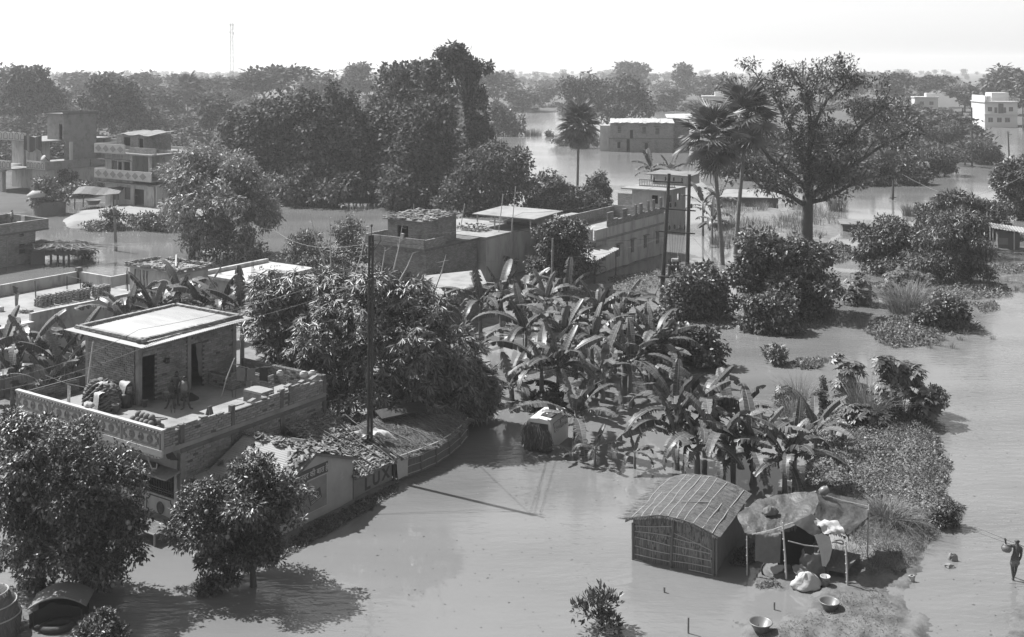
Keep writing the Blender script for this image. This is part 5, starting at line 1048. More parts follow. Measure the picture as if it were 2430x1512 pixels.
# ================================================================== the walled flat roof, left middle
HW = thing('whitewashed_house', 'whitewashed flat-roofed house with stained parapet walls and a stair room', 'house', G(51, 748, 4.0) * 1.0, RZ)
HW.location.z = 0
mb = MB(); mb.box(-10, 0, -14, 11.1, -1, 3.2); mb.build('body', M['white'], HW)
mb = MB(); mb.box(-9.85, -.15, -14, 10.95, 3.204, 3.21); mb.build('roof_floor', M['conc_l'], HW)
mb = MB(); mb.box(-10.1, -9.9, -14, 11.1, 3.205, 4.0); mb.box(-9.9, -6.2, 10.9, 11.1, 3.205, 4.0); mb.box(-6.2, -6.0, 10.9, 12.6, 3.205, 4.0); mb.box(-6.0, -3.45, 12.4, 12.6, 3.205, 4.05); mb.box(-.12, .08, .6, 11, 3.205, 4.0); mb.box(-.12, .5, -14, .55, 3.205, 3.55); mb.build('parapet', M['white'], HW)
mb = MB(); mb.box(-10.15, -9.75, 10.8, 11.2, 3.21, 4.3); mb.build('parapet_pier', M['conc_d'], HW)
mb = MB(); mb.box(.0, 1.6, -14, .3, -1, 2.55); mb.build('side_block', M['plaster'], HW)
mb = MB(); mb.box(-3.4, 1.9, 10.6, 13.2, -1, 5.1); mb.build('stair_room', M['white'], HW)
mb = MB(); mb.box(-3.65, 2.2, 10.35, 13.5, 5.1, 5.2); mb.build('stair_roof', M['conc'], HW)
qw = random.Random(12); mb = MB()
for i in range(260):
    s_ = qw.random() * 17.6; x, y = (s_ - 3.6, 10.45) if s_ < 5.8 else ((2.1, 10.4 + s_ - 5.8) if s_ < 8.8 else ((10.9 + -s_ + .9, 13.4) if s_ < 14.6 else (-3.55, 10.4 + s_ - 14.6)))
    mb.cbox((min(2.15, max(-3.6, x)) + qw.uniform(-.06, .06), y + qw.uniform(-.06, .06), 5.2 + qw.choice((.05, .13, .2))), (.26, .12, .075), rz=qw.uniform(-.4, .4) + (0 if s_ < 5.8 else 1.57))
mb.build('broken_bricks', M['bricki'], HW, kind='stuff')
mb = MB()
for i in range(130): mb.cbox((qw.uniform(-3.2, 1.8), qw.uniform(10.8, 13), 5.22), (.22, .16, .06), rz=qw.uniform(0, 3), rx=qw.uniform(-.3, .3))
mb.build('rubble', M['conc_l'], HW, kind='stuff')
mb = MB(); mb.tube([(-2.0, 13.6, 5.6), (.4, 11.6, 5.3)], .06); mb.build('white_pipe', M['plastic'], HW)
mb = MB()
for i in range(14):
    x = -2.6 + qw.random() * 1.6 if i < 9 else -3.3; mb.tube([(x, 10.3, 5.05), (x + qw.uniform(-.05, .05), 10.28, 4.6), (x + qw.uniform(-.2, .2), 10.35, 5.05 - qw.uniform(.5, 1.7))], .025, 4, cap=False)
mb.build('hanging_rope', M['wire_d'], HW)
for i, (x, y) in enumerate(((-4.6, 4.6), (-4.5, 5.9), (-4.3, 7.2), (-4.1, 8.7))):     # stacks of bricks on the roof
    st = thing('brick_stack', ('leftmost', 'second', 'third', 'rightmost')[i] + ' of the brick stacks on the whitewashed flat roof', 'brick stack', HW.matrix_basis @ Vector((x, y, 3.21)), RZ, 'brick stacks on the roof')
    me_ = MB().cbox((0, 0, 0), (.24, .115, .075)).mesh('brick', M['brickp'])
    for lz in range(9):
        for k in range(12):
            if lz > 5 + i and k % 3 == 0: continue
            link('brick', me_, st, ((k % 3) * .27 - .27 + qw.uniform(-.03, .03), (k // 3) * .3 - .45 + qw.uniform(-.03, .03), .04 + lz * .085), (0, 0, (1.57 if lz % 2 else 0) + qw.uniform(-.1, .1)))
# flat roof slab to the right with column bars
W2 = thing('flat_roof_house', 'low house with a sunlit bare concrete roof and column bars', 'house', HW.location + Vector((0, 0, 0)), RZ)
mb = MB(); mb.box(-3.4, 1.4, 17.6, 24.0, -1, 3.2); mb.build('wall', M['white'], W2); mb = MB(); mb.box(-3.7, 1.7, 17.3, 24.3, 3.2, 3.4); mb.build('roof', M['white'], W2); mb = MB(); mb.box(-3.5, -3.2, 17.5, 24.0, 3.404, 3.7); mb.build('parapet', M['white'], W2)
for x, y in ((-2.6, 18.2), (1.0, 18.2), (1.0, 23.5)):
    mb = MB()
    for k in range(4): mb.tube([(x + .1 * (k % 2), y + .1 * (k // 2), 3.4), (x + .12 * (k % 2), y + .12 * (k // 2), 5.3 + .2 * k)], .014, 4)
    mb.build('column_bars', M['rust'], W2)
W3 = thing('plain_flat_roof_house', 'plain low house with a pale flat roof amid the banana plants', 'house', G(1120, 735), RZ)
z3 = 2.6
def rel(o, px, py, z): return (o.matrix_basis.inverted() @ G(px, py, z)) if o.rotation_euler.z == 0 else Matrix.Rotation(-o.rotation_euler.z, 4, 'Z') @ (G(px, py, z) - o.location)
P4 = [rel(W3, x, y, z3) for x, y in ((1000, 655), (1045, 710), (1155, 672), (1140, 640))]
mb = MB(); mb.prism([(p.x, p.y, z3 - .16) for p in P4], (0, 0, .16)); mb.build('roof', M['conc_l'], W3); cxy = sum(P4, Vector()) / 4
mb = MB(); mb.prism([(p.x + (cxy.x - p.x) * .08, p.y + (cxy.y - p.y) * .08, -.8) for p in P4], (0, 0, .8 + z3 - .17)); mb.build('wall', M['brick'], W3)
W4 = thing('brick_outhouse', 'small ruined brick outhouse with timber on top, left of centre', 'outhouse', G(668, 735), RZ)
mb = MB(); mb.box(-2.2, 2.6, 16, 19, -.8, 4.0); mb.build('wall', M['brick'], W4)
for k in range(6): mb = MB(); mb.tube([(-2.3 + .1 * k, 16.2 + .4 * k, 4.08 + .05 * (k % 2)), (2.9, 15.9 + .45 * k, 4.1)], .05, 5); mb.build('timber', M['wood_l'] if k % 2 else M['wood'], W4)

# ================================================================== brick house in the middle
HB = thing('brick_house', 'unplastered brick house with an upstairs room under a tile-strewn roof, at centre', 'house', Vector((G(866, 553, 5.0).x, G(866, 553, 5.0).y, 0)), RZ)
mb = MB(); mb.box(.4, 6.3, .5, 8, -1, 4.0); mb.build('lower_wall', M['brick'], HB); mb = MB(); mb.box(0, 6.6, 0, 8, 4.0, 4.16); mb.build('slab', M['conc_d'], HB)
mb = MB(); mb.box(0, 6.5, .0, .14, 4.16, 4.95); mb.box(0, .14, .14, 8, 4.16, 4.95); mb.box(6.4, 6.54, .14, 3, 4.16, 4.9); mb.build('parapet', M['brick'], HB)
mb = MB(); brick_run(mb, (0, -.01), 1, 0, 6.5, 4.17, 4.95, .05, qa, .24, .075, .014, .01, (0, -1)); mb.build('brickwork', M['bricki'], HB, kind='stuff')
mb = MB(); holes_wall(mb, .9, 5.4, 4.16, 6.1, 2.0, 2.15, [(2.0, 3.2, 4.6, 5.6)]); mb.box(.9, 1.05, 2.15, 6, 4.16, 6.1); mb.box(5.25, 5.4, 2.15, 6, 4.16, 6.3); mb.box(.9, 5.4, 5.9, 6.05, 4.16, 6.1); mb.build('room_wall', M['brick'], HB)
mb = MB(); mb.hexa([(.6, 1.6, 6.1), (5.6, 1.6, 6.1), (5.6, 6.3, 6.35), (.6, 6.3, 6.35), (.6, 1.6, 6.18), (5.6, 1.6, 6.18), (5.6, 6.3, 6.43), (.6, 6.3, 6.43)]); mb.build('room_roof', M['sheet_d'], HB)
mb = MB()
for i in range(320): x = qt.uniform(.6, 5.6); y = qt.uniform(1.6, 6.3); mb.cbox((x, y, 6.2 + (y - 1.6) * .053 + qt.uniform(0, .12)), (.4, .2, .06), rz=qt.uniform(-1.5, 1.5), rx=qt.uniform(-.2, .2))
mb.build('tile_rubble', M['tile'], HB, kind='stuff')
mb = MB(); mb.box(-1.7, -1.5, 8.7, 12.6, 4.16, 5.6); mb.box(.7, .9, 8.05, 11, 4.17, 5.0); mb.build('rear_wall', M['brick'], HB)
mb = MB(); mb.box(4.0, 4.25, -.03, .2, 4.8, 5.3); mb.build('white_box', M['white'], HB)
mb = MB(); mb.grid([[(3.35 + .3 * (1 - i / 5) * (j - 1) * .4, 2.6, 6.3 + i * .22) for j in range(3)] for i in range(6)]); mb.build('white_flag', M['cloth_w'], HB)
mb = MB(); mb.tube([(3.35, 2.6, 6.2), (3.35, 2.6, 7.5)], .025); mb.build('flag_staff', M['bamboo'], HB)

HT = thing('flat_terrace_house', 'sunlit flat terrace with a shed roof on posts behind the brick house', 'house', HB.location.copy(), RZ)
mb = MB(); mb.box(-1.9, 7, 8.4, 17, -1, 4.0); mb.build('wall', M['plaster'], HT); mb = MB(); mb.box(-2.0, 7.1, 8.3, 17.1, 4.0, 4.15); mb.build('terrace', M['conc_l'], HT)
mb = MB(); mb.slab([[(2.6, 12.4, 5.5), (9.6, 12.4, 5.5)], [(2.6, 17.6, 5.7), (9.6, 17.6, 5.7)]], .1); mb.build('shed_roof', M['conc_l'], HT); mb = MB(); mb.box(3, 9.2, 16.4, 16.6, 4.16, 5.5); mb.build('shed_wall', M['plaster'], HT)
for x in (3, 5, 7, 9): mb = MB(); mb.tube([(x, 12.7, 4.1), (x, 12.7, 5.45)], .07); mb.build('post', M['bamboo'], HT)
for x, h in ((6.2, 3.6), (7.6, 4.4), (1.8, 2.4)): mb = MB(); mb.tube([(x, 11.6, 4.1), (x + .5, 11.6, 4.1 + h)], .04, 5); mb.build('bamboo_stake', M['bamboo'], HT)
mb = MB()
for i in range(90): mb.cbox((3.9 + qt.uniform(-1.2, 1.2), 11.2 + qt.uniform(-.8, .8), 4.2 + qt.random() ** 2 * .6), (.26, .12, .08), rz=qt.uniform(0, 3), rx=qt.uniform(-.2, .2))
mb.build('rubble_heap', M['bricki'], HT, kind='stuff')

# ================================================================== long plastered house with the crenellated wall
HL = thing('long_house', 'long grey plastered house with crenellated terrace wall and ornamented front', 'house', G(1415, 653), RZ)
wins = [(1.05, 1.79, 1.1, 2.02), (3.95, 4.72, 1.08, 2.28), (6.98, 7.67, 1.08, 2.35), (9.8, 10.52, 1.12, 2.35), (12.62, 13.37, 1.2, 2.38)]
mb = MB(); holes_wall(mb, .0, 15.0, -1, 3.15, -.22, 0, wins, 'y'); holes_wall(mb, -11.5, -.22, -1, 3.15, 0, .2, [(-9.6, -8.4, 1.0, 2.2), (-6.6, -5.4, 0, 2.1)]); mb.box(-11.5, -11.3, .2, 15, -1, 3.15); mb.box(-11.3, -.22, 14.8, 15, -1, 3.15); mb.build('wall', M['plaster'], HL)
mb = MB(); mb.box(-11.6, .12, -.9, 15.2, 3.15, 3.3); mb.build('terrace', M['conc_l'], HL); mb = MB(); mb.box(.121, .2, -.9, 15.3, 3.1, 3.22); mb.build('ledge', M['conc'], HL)
mb = MB(); mb.box(-.06, .1, -.3, 15, 3.305, 4.22); mb.build('side_parapet', M['plaster'], HL); mb = MB(); mb.box(-11.5, .1, -.95, -.8, 3.15, 4.35); mb.build('front_parapet', M['paint_l'], HL)
for (y0, y1, zt) in ((2.2, 4.2, 5.6), (5.2, 7.0, 5.6), (7.9, 8.5, 5.75), (8.9, 10.0, 5.75), (10.7, 11.3, 5.85), (11.8, 12.8, 5.85), (13.5, 14.4, 5.9)):
    mb = MB(); mb.box(-.1, .06, y0, y1, 4.225, 4.9); mb.box(-.1, .06, y0, y0 + (y1 - y0) * .55, 4.9, zt); mb.build('merlon', M['brick'], HL)
mb = MB(); mb.box(-.08, .04, 2.2, 14.4, 4.222, 4.75); mb.build('merlon_base', M['brick'], HL)
mb = MB(); mb.box(-6.2, -6.05, 2, 15, 3.305, 4.5); mb.box(-6.2, -.3, 14.7, 14.85, 3.305, 4.6); mb.build('inner_wall', M['brick'], HL)
for (y0, y1, z0_, z1_) in wins:
    mb = MB(); mb.box(-.16, -.1, y0, y1, z0_, z1_); wo_ = mb.build('window', M['wood_l'], HL); mb = MB(); mb.box(-.1, -.06, (y0 + y1) / 2 - .02, (y0 + y1) / 2 + .02, z0_, z1_)
    for k in range(4): mb.box(-.1, -.07, y0, y1, z0_ + .15 + k * .3, z0_ + .18 + k * .3)
    mb.build('window_bars', M['wood'], wo_); mb = MB(); mb.box(.001, .3, y0 - .15, y1 + .15, z1_ + .06, z1_ + .12); mb.build('window_hood', M['conc'], HL)
mb = MB()
for i in range(9):
    x0 = -11.3 + i * 1.27; frame_lines(mb, [(x0 + .08, 3.35), (x0 + 1.15, 3.35), (x0 + 1.15, 4.15), (x0 + .08, 4.15)], -.95, .05, .02)
    if i % 2 == 1: frame_lines(mb, [(x0 + .35, 3.4), (x0 + .9, 3.4), (x0 + .9, 3.85), (x0 + .62, 4.05), (x0 + .35, 3.85)], -.95, .05, .03); mb.box(x0 + .45, x0 + .8, -.97, -.95, 3.42, 3.85)
    else: disc_y(mb, x0 + .62, -.95, 3.75, [(.2, 0), (.2, .03), (.12, .03), (.1, .01)], 14)
mb.build('moulding', M['paint_m'], HL)
mb = MB(); mb.box(-11.4, -4.6, -1.5, -.02, 2.35, 2.48); mb.build('front_ledge', M['paint_l'], HL); dm_ = MB().cbox((0, 0, 0), (.1, .02, .1), ry=.78).mesh('diamond', M['paint_m'])
for i in range(26): link('diamond', dm_, HL, (-11.2 + i * .25, -1.51, 2.42))
AW2 = thing('sheet_awning', 'striped sheet awning on thin posts at the corner of the long house', 'awning', G(1415, 653), RZ)
corrugated(-1.9, 2.0, -4.4, .9, 2.35, 2.0, 2.9, 2.55, pitch=.42, amp=.05, along='x').build('sheet', M['sheet'], AW2)
for x, y in ((1.8, -3.6), (1.7, .7), (-1.6, -4)): mb = MB(); mb.tube([(x, y, -.8), (x, y, 2.25)], .05); mb.build('post', M['iron'], AW2)
HU = thing('upstairs_house', 'pale house with verandah slab and small railed roof behind the crenellated wall', 'house', G(1500, 545), RZ)
def zz(py, d): return Zat(py, d)
mb = MB(); holes_wall(mb, 0, 4.2, -1, 4.9, 0, .2, [(.5, 1.3, .3, 2.4), (2.6, 3.4, 3.3, 4.3)]); holes_wall(mb, .2, 6, -1, 4.9, 4.0, 4.2, [(1.2, 2.0, 3.4, 4.2), (3.6, 4.4, 3.4, 4.2)], 'y'); mb.box(0, .2, .2, 6, -1, 4.9); mb.build('wall', M['plaster'], HU); mb = MB(); mb.box(.2, 4.0, 3, 3.1, -1, 4.8); mb.build('indoor_shade_sheet', M['black'], HU); mb = MB(); mb.box(-1.0, 5.0, -1.0, 7, 4.9, 5.06); mb.build('slab', M['conc_l'], HU)  # black sheet inside paints the shade seen through the openings
mb = MB(); mb.box(.0, 4.8, 1.8, 1.9, 5.85, 5.93); mb.box(.0, 4.8, 1.8, 1.9, 5.07, 5.2)
for i in range(22): mb.box(.02 + i * .22, .09 + i * .22, 1.82, 1.88, 5.2, 5.85)
mb.build('railing', M['conc_l'], HU); mb = MB(); mb.slab([[(-.6, 4.6, 6.3), (2.4, 4.6, 6.36), (5.4, 4.6, 6.28)], [(-.6, 9, 6.45), (2.4, 9, 6.4), (5.4, 9, 6.5)]], .12); mb.build('rear_roof', M['sheet_d'], HU); mb = MB(); mb.box(.2, 4.8, 5.2, 8.8, 5.07, 6.2); mb.build('rear_wall', M['plaster'], HU)
mb = MB(); mb.box(-2.2, -.05, .5, .65, -1, 4.2); mb.build('side_wall', M['brick_far'], HU)
HV = thing('low_hut', 'low hut with a light flat roof and dark doorway behind the twin palms', 'hut', G(1750, 490), R(-12))
mb = MB(); mb.box(-2.5, 5.5, 0, 4, -.5, 1.3); mb.build('wall', M['wood'], HV); mb = MB(); mb.slab([[(-3, -.6, 1.35), (6, -.6, 1.4)], [(-3, 4.5, 1.9), (6, 4.5, 1.95)]], .1); mb.build('roof', M['conc_l'], HV)
HS = thing('long_low_roof', 'long flat shed roof just above the flood, behind the umbrella-topped bush', 'shed', G(2120, 552), R(-8))
mb = MB(); mb.slab([[(-6.0, 0, .9), (5, -.3, .75)], [(-6.0, 2.6, 1.15), (5, 2.4, 1.0)]], .1); mb.build('roof', M['sheet_d'], HS); mb = MB(); mb.box(-5.7, 4.7, .3, 2.2, -.6, .72); mb.build('wall', M['wood'], HS)

# ================================================================== brick house at the left edge, and the courtyard houses
HE = thing('edge_brick_house', 'two-storey brick house cut by the left edge, standing in the creek', 'house', G(84, 622), RZ)
mb = MB(); holes_wall(mb, -13, 0, -1, 3.1, -.2, 0, [(-1.75, -1.13, 1.04, 2.0), (-1.7, -1.3, 2.62, 3.0)], 'y'); mb.box(-7, -.2, -.2, 0, -1, 3.1); mb.box(-7, -6.8, -13, -.2, -1, 3.1); mb.build('wall', M['brick_far'], HE); mb = MB(); mb.box(-7, .25, -13, 1.35, 3.1, 3.25); mb.build('slab', M['conc_d'], HE)
mb = MB(); mb.box(.08, .22, -13, 1.3, 3.255, 4.15); mb.box(-7, .08, 1.16, 1.3, 3.255, 4.15); mb.box(-7, -6.86, -13, 1.16, 3.255, 4.15); mb.build('parapet', M['brick_far'], HE); mb = MB(); mb.box(.05, .25, -13, 1.33, 4.15, 4.22); mb.box(-7, .05, 1.13, 1.33, 4.15, 4.22); mb.build('coping', M['conc'], HE)
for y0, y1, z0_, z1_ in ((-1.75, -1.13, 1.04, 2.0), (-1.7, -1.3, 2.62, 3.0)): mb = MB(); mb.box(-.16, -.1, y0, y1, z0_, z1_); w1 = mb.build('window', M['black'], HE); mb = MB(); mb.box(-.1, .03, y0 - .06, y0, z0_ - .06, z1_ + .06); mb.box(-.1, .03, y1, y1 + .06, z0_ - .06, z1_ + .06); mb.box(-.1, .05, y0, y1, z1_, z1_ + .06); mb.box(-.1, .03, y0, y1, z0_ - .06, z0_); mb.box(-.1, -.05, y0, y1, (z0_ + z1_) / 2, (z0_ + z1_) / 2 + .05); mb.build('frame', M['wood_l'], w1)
mb = MB(); mb.box(.002, .04, -3.1, -2.9, -1, 2.62); mb.box(.002, .045, -13, 0, 2.62, 2.74); mb.build('band', M['conc'], HE)
mb = MB()
for k in range(24): mb.cbox((-3 + qt.uniform(-2.5, 1.5), -2.5 + qt.uniform(-2, 2), 3.32), (.3, .18, .08), rz=qt.uniform(0, 3))
mb.build('rubble', M['conc_l'], HE, kind='stuff')

HD = thing('diamond_house', 'three-level house with diamond-patterned balcony parapets and a brick roof room', 'house', G(250, 487), RZ)
mb = MB(); holes_wall(mb, 0, 10.5, -.3, 3.4, .0, .2, [(1.6, 3.0, .9, 2.6), (4.2, 5.5, 1.1, 2.8), (6.2, 8.4, 0, 2.7)]); holes_wall(mb, 0, 6.0, 3.4, 8.0, 0, .2, [(1.4, 2.6, 4.4, 6.4), (2.8, 3.6, 4.4, 6.2), (4.0, 5.6, 4.4, 6.3)]); mb.box(0, .2, .2, 8, -.3, 8); mb.box(6.0, 11, 2.6, 2.8, 3.4, 8); mb.box(5.8, 6.0, .2, 2.6, 3.4, 8); mb.box(0, 11, 7.8, 8, -.3, 8); mb.box(10.8, 11, 0, 8, -.3, 3.4); mb.build('wall', M['white'], HD)
mb = MB(); mb.box(.3, 10.7, 1.5, 1.6, -.3, 3.3); mb.box(.3, 5.7, 1.5, 1.6, 3.6, 7.4); mb.build('indoor_shade_sheet', M['cloth_g'], HD)  # grey sheets behind the openings, indoor shade put into their colour
mb = MB(); mb.box(-1.0, 11.2, -1.0, 8, 3.9, 4.1); mb.box(-1.0, 11.2, -1.0, 8, 7.4, 7.6); mb.build('slab', M['conc'], HD)
for nm, z0_, x1 in (('lower', 4.1, 11.2), ('upper', 7.6, 5.6)):
    mb = MB(); mb.box(-1.05, x1, -1.05, -.9, z0_ - .15, z0_ + 1.15); mb.box(-1.05, -.9, -.9, 6, z0_ - .15, z0_ + 1.15); bp_ = mb.build('balcony_parapet', M['paint_l'], HD); mb = MB(); x = -.95; k = 0
    while x < x1 - 1.2:
        w_ = 1.55 if k % 3 else 1.7; mb.prism([(x + .1, -1.05, z0_ + .5), (x + w_ / 2, -1.05, z0_ + .02), (x + w_ - .1, -1.05, z0_ + .5), (x + w_ / 2, -1.05, z0_ + .98)], (0, -.03, 0)); x += w_; k += 1
    mb.build('diamond', M['paint_m'], bp_)
mb = MB(); mb.box(5.6, 11.2, -.3, -.15, 7.6, 8.4); mb.build('brick_parapet', M['brick_far'], HD)
mb = MB(); mb.box(-.6, 6.3, -.8, .0, 6.5, 6.6); mb.box(-.6, 10.5, -.9, .0, 3.3, 3.42); mb.build('ledge', M['conc_l'], HD)
mb = MB(); holes_wall(mb, .6, 6.6, 7.6, 9.9, 1.4, 1.6, [(2.2, 3.6, 8.4, 9.6), (5.4, 6.4, 7.6, 9.5)]); mb.box(6.4, 6.6, 1.6, 6, 7.6, 9.9); mb.box(.6, .8, 1.6, 6, 7.6, 9.9); mb.build('roof_room', M['brick_far'], HD); mb = MB(); mb.box(.9, 6.3, 2.6, 2.7, 7.6, 9.8); mb.build('room_shade_sheet', M['black'], HD)  # black sheet behind the openings gives the roof room painted shade
mb = MB(); mb.slab([[(1.6 + 1.1 * i, 1.0 + 1.6 * j, 10.0 + .12 * math.sin(i * 2 + j) + .12 * j) for i in range(7)] for j in range(4)], .08); mb.build('room_roof', M['sheet_d'], HD)
for x in (6.1, 9.9): mb = MB(); mb.box(x, x + .35, -.5, -.2, 4.1, 7.4); mb.build('column', M['white'], HD)
mb = MB(); mb.box(1.5, 2.6, .1, .16, 4.4, 6.4); mb.box(1.6, 3.0, .1, .16, .9, 2.6); mb.box(4.2, 5.5, .1, .16, 1.1, 2.8); mb.build('shutter', M['wood'], HD)

HC = thing('arched_parapet_house', 'house with arched balcony parapets, hanging dark cloth and a tall stair tower', 'house', G(113, 468), RZ)
mb = MB(); mb.box(-4.2, 0, 0, .2, -.3, 4.0); mb.box(-.2, 0, .2, 13, -.3, 4.0); mb.box(-14, -4.2, 3.0, 3.2, -.3, 8.0); mb.box(-14, 0, 12.8, 13, -.3, 8.0); mb.box(-4.3, -4.1, .2, 3, -.3, 4.0); mb.build('wall', M['white'], HC)
mb = MB(); mb.box(-14, .3, -.6, 13, 4.0, 4.2); mb.box(-14, -2.6, .6, 13, 8.0, 8.2); mb.build('slab', M['conc'], HC)
def arches(mb, x0, x1, y, z0_, n, yaxis=False):
    for i in range(n):
        c = x0 + (x1 - x0) * (i + .5) / n; w_ = (x1 - x0) / n * .32; pts = [(c - w_, z0_ + .1), (c + w_, z0_ + .1)] + [(c + w_ * math.cos(a * .523), z0_ + .6 + w_ * math.sin(a * .523)) for a in range(7)]
        frame_lines(mb, pts, y, .07, .03)
for x0, x1, y, z0_, n in ((-4.2, .3, -.75, 4.2, 5), (-11, -5.4, -2.6, 4.2, 5), (-14, -6.5, .55, 8.2, 5)):
    mb = MB(); mb.box(x0, x1, y, y + .14, z0_ - .1, z0_ + 1.1); pp = mb.build('balcony_parapet', M['paint_l'], HC); mb = MB(); arches(mb, x0, x1, y, z0_, n); mb.build('arch_moulding', M['paint_d'], pp)
mb = MB(); mb.box(-14, -5, -2.6, .6, 3.95, 4.15); mb.build('balcony_floor', M['conc'], HC); mb = MB(); mb.box(.15, .3, -.6, 7, 4.2, 5.3); mb.box(.15, .3, 7.2, 13, 4.0, 5.2); mb.build('side_parapet', M['conc'], HC)
mb = MB(); holes_wall(mb, -6.4, -2.2, 8.2, 12.1, 4.2, 4.4, [(-3.4, -2.6, 8.2, 10.6)]); mb.box(-2.4, -2.2, 4.4, 10, 4.2, 12.1); mb.box(-6.4, -6.2, 4.4, 10, 8.2, 12.1); mb.box(-6.4, -2.2, 9.8, 10, 4.2, 12.1); mb.build('stair_tower', M['conc'], HC); mb = MB(); mb.box(-6.2, -2.4, 6, 6.1, 8.2, 12); mb.build('tower_shade_sheet', M['black'], HC)  # black sheet inside the tower, painted shade behind its doorway
mb = MB(); mb.box(-6.7, -1.9, 3.9, 10.3, 12.1, 12.25); mb.box(-6.7, -6.55, 3.9, 10.3, 12.25, 12.5); mb.box(-2.05, -1.9, 3.9, 10.3, 12.25, 12.5); mb.box(-6.55, -2.05, 10.15, 10.3, 12.25, 12.5); mb.build('tower_roof', M['conc_d'], HC)
for x, y in ((-7.6, .7), (-4.4, .7), (-.6, 4)): mb = MB(); mb.box(x, x + .4, y, y + .4, 4.2, 8.0); mb.build('column', M['white'], HC)
mb = MB(); mb.box(-8.6, -8.0, -2.3, -1.7, -.3, 3.6); mb.lathe([(.3, 0), (.35, .1), (.9, .5)], (-8.3, -2.0, 3.4), 8); mb.build('porch_column', M['white'], HC)
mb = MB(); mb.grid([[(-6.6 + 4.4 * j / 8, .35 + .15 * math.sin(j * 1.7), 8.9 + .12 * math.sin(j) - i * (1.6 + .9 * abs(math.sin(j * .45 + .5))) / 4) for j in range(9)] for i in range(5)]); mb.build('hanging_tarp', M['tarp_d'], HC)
mb = MB(); mb.tube([(-2.6, 2.6, 4.4), (-2.0, .4, 6.4), (-2.9, .3, 9)], .06); st_ = mb.build('stair_ladder', M['iron'], HC)
mb = MB(); mb.T = Matrix.Translation((-.3, -.6, 5.9)) @ Matrix.Rotation(R(60), 4, 'X'); mb.lathe([(.001, .08), (.35, .04), (.5, -.06)], n=14, cap=False); mb.T = None; mb.tube([(-.3, -.55, 5.2), (-.3, -.6, 5.85)], .04); mb.build('dish_antenna', M['white'], HC)
for y, z in ((2.6, 2.9), (4.4, 1.6)): mb = MB(); mb.box(.001, .45, y, y + 1.0, z, z + .7); ac = mb.build('air_cooler', M['plastic'], HC); mb = MB(); mb.box(.451, .47, y + .12, y + .88, z + .1, z + .6); mb.build('cooler_grille', M['iron'], ac)
mb = MB(); mb.box(.0, .12, 13.2, 19, -.3, 4.6); mb.build('dark_sheet_wall', M['brick_far'], HC)

# ================================================================== flooded house in the lagoon, white houses far right, mast
HF = thing('flooded_house', 'two-storey brick house standing flooded in the lagoon, patched roof sheets', 'house', G(1448, 360), R(-5))
dF = HF.location.y; px_ = dF / FPX
def fx(px): return (px - 1448) * px_
mb = MB(); holes_wall(mb, 0, fx(1597), -1, 6.6, 0, .25, [(fx(1466), fx(1474), 4.3, 5.8), (fx(1495), fx(1502), 2.9, 5.0), (fx(1524), fx(1532), 4.2, 5.7), (fx(1554), fx(1564), 4.0, 5.5), (fx(1465), fx(1472), .8, 2.2), (fx(1487), fx(1494), -.2, 2.9), (fx(1530), fx(1537), .6, 2.0)]); mb.box(0, .25, .25, 8, -1, 6.6); mb.box(fx(1597) - .25, fx(1597), .25, 8, -1, 6.6); mb.build('wall', M['brick_far'], HF)
mb = MB(); mb.box(.3, fx(1597) - .3, 1.2, 1.3, -1, 6.4); mb.build('indoor_shade_sheet', M['black'], HF)  # black sheet across the house, painted shade behind windows and door
mb = MB(); mb.box(fx(1424), -.02, 1.5, 6, -1, 5.9); mb.build('side_wing', M['plaster'], HF); mb = MB(); mb.box(-.2, fx(1600), -.18, -.02, 2.95, 3.1); mb.build('band', M['conc_d'], HF)
qf = random.Random(3); mb = MB()
for i in range(16): x = i * fx(1597) / 16; mb.slab([[(x, -.5, 6.7 + qf.uniform(-.2, .2)), (x + 1.1, -.5, 6.65 + qf.uniform(-.2, .2))], [(x, 7.5, 7.3 + qf.uniform(-.2, .2)), (x + 1.1, 7.5, 7.3)]], .08)
mb.build('roof_sheets', M['white'], HF)
for c, z in ((1470, 5.05), (1528, 4.95), (1559, 4.75)):
    mb = MB()
    for k in range(4): mb.box(fx(c - 4.5) + .29 * k, fx(c - 4.5) + .37 * k * .78 + .1, .02, .12, z - .8, z + .8)
    for k in range(3): mb.box(fx(c - 5), fx(c + 5), .02, .12, z - .5 + k * .5, z - .42 + k * .5)
    mb.build('window_lattice', M['brick_far'], HF)
for c, z in ((1470, 6.05), (1528, 5.95), (1559, 5.75), (1468, 2.4), (1533, 2.2)): mb = MB(); mb.box(fx(c - 8), fx(c + 8), -.6, -.02, z, z + .12); mb.build('window_hood', M['conc_d'], HF)
mb = MB(); mb.box(fx(1441), fx(1444), .6, .9, -.5, 3.0); mb.build('down_pipe', M['white'], HF)
mb = MB(); mb.box(fx(1588), fx(1640), 8, 14, -1, 7.2); mb.build('rear_block', M['brick_far'], HF); mb = MB(); mb.slab([[(fx(1585), 7, 7.5), (fx(1655), 7, 7.2)], [(fx(1585), 15, 8.0), (fx(1655), 15, 8.2)]], .15); mb.build('rear_roof', M['white'], HF)

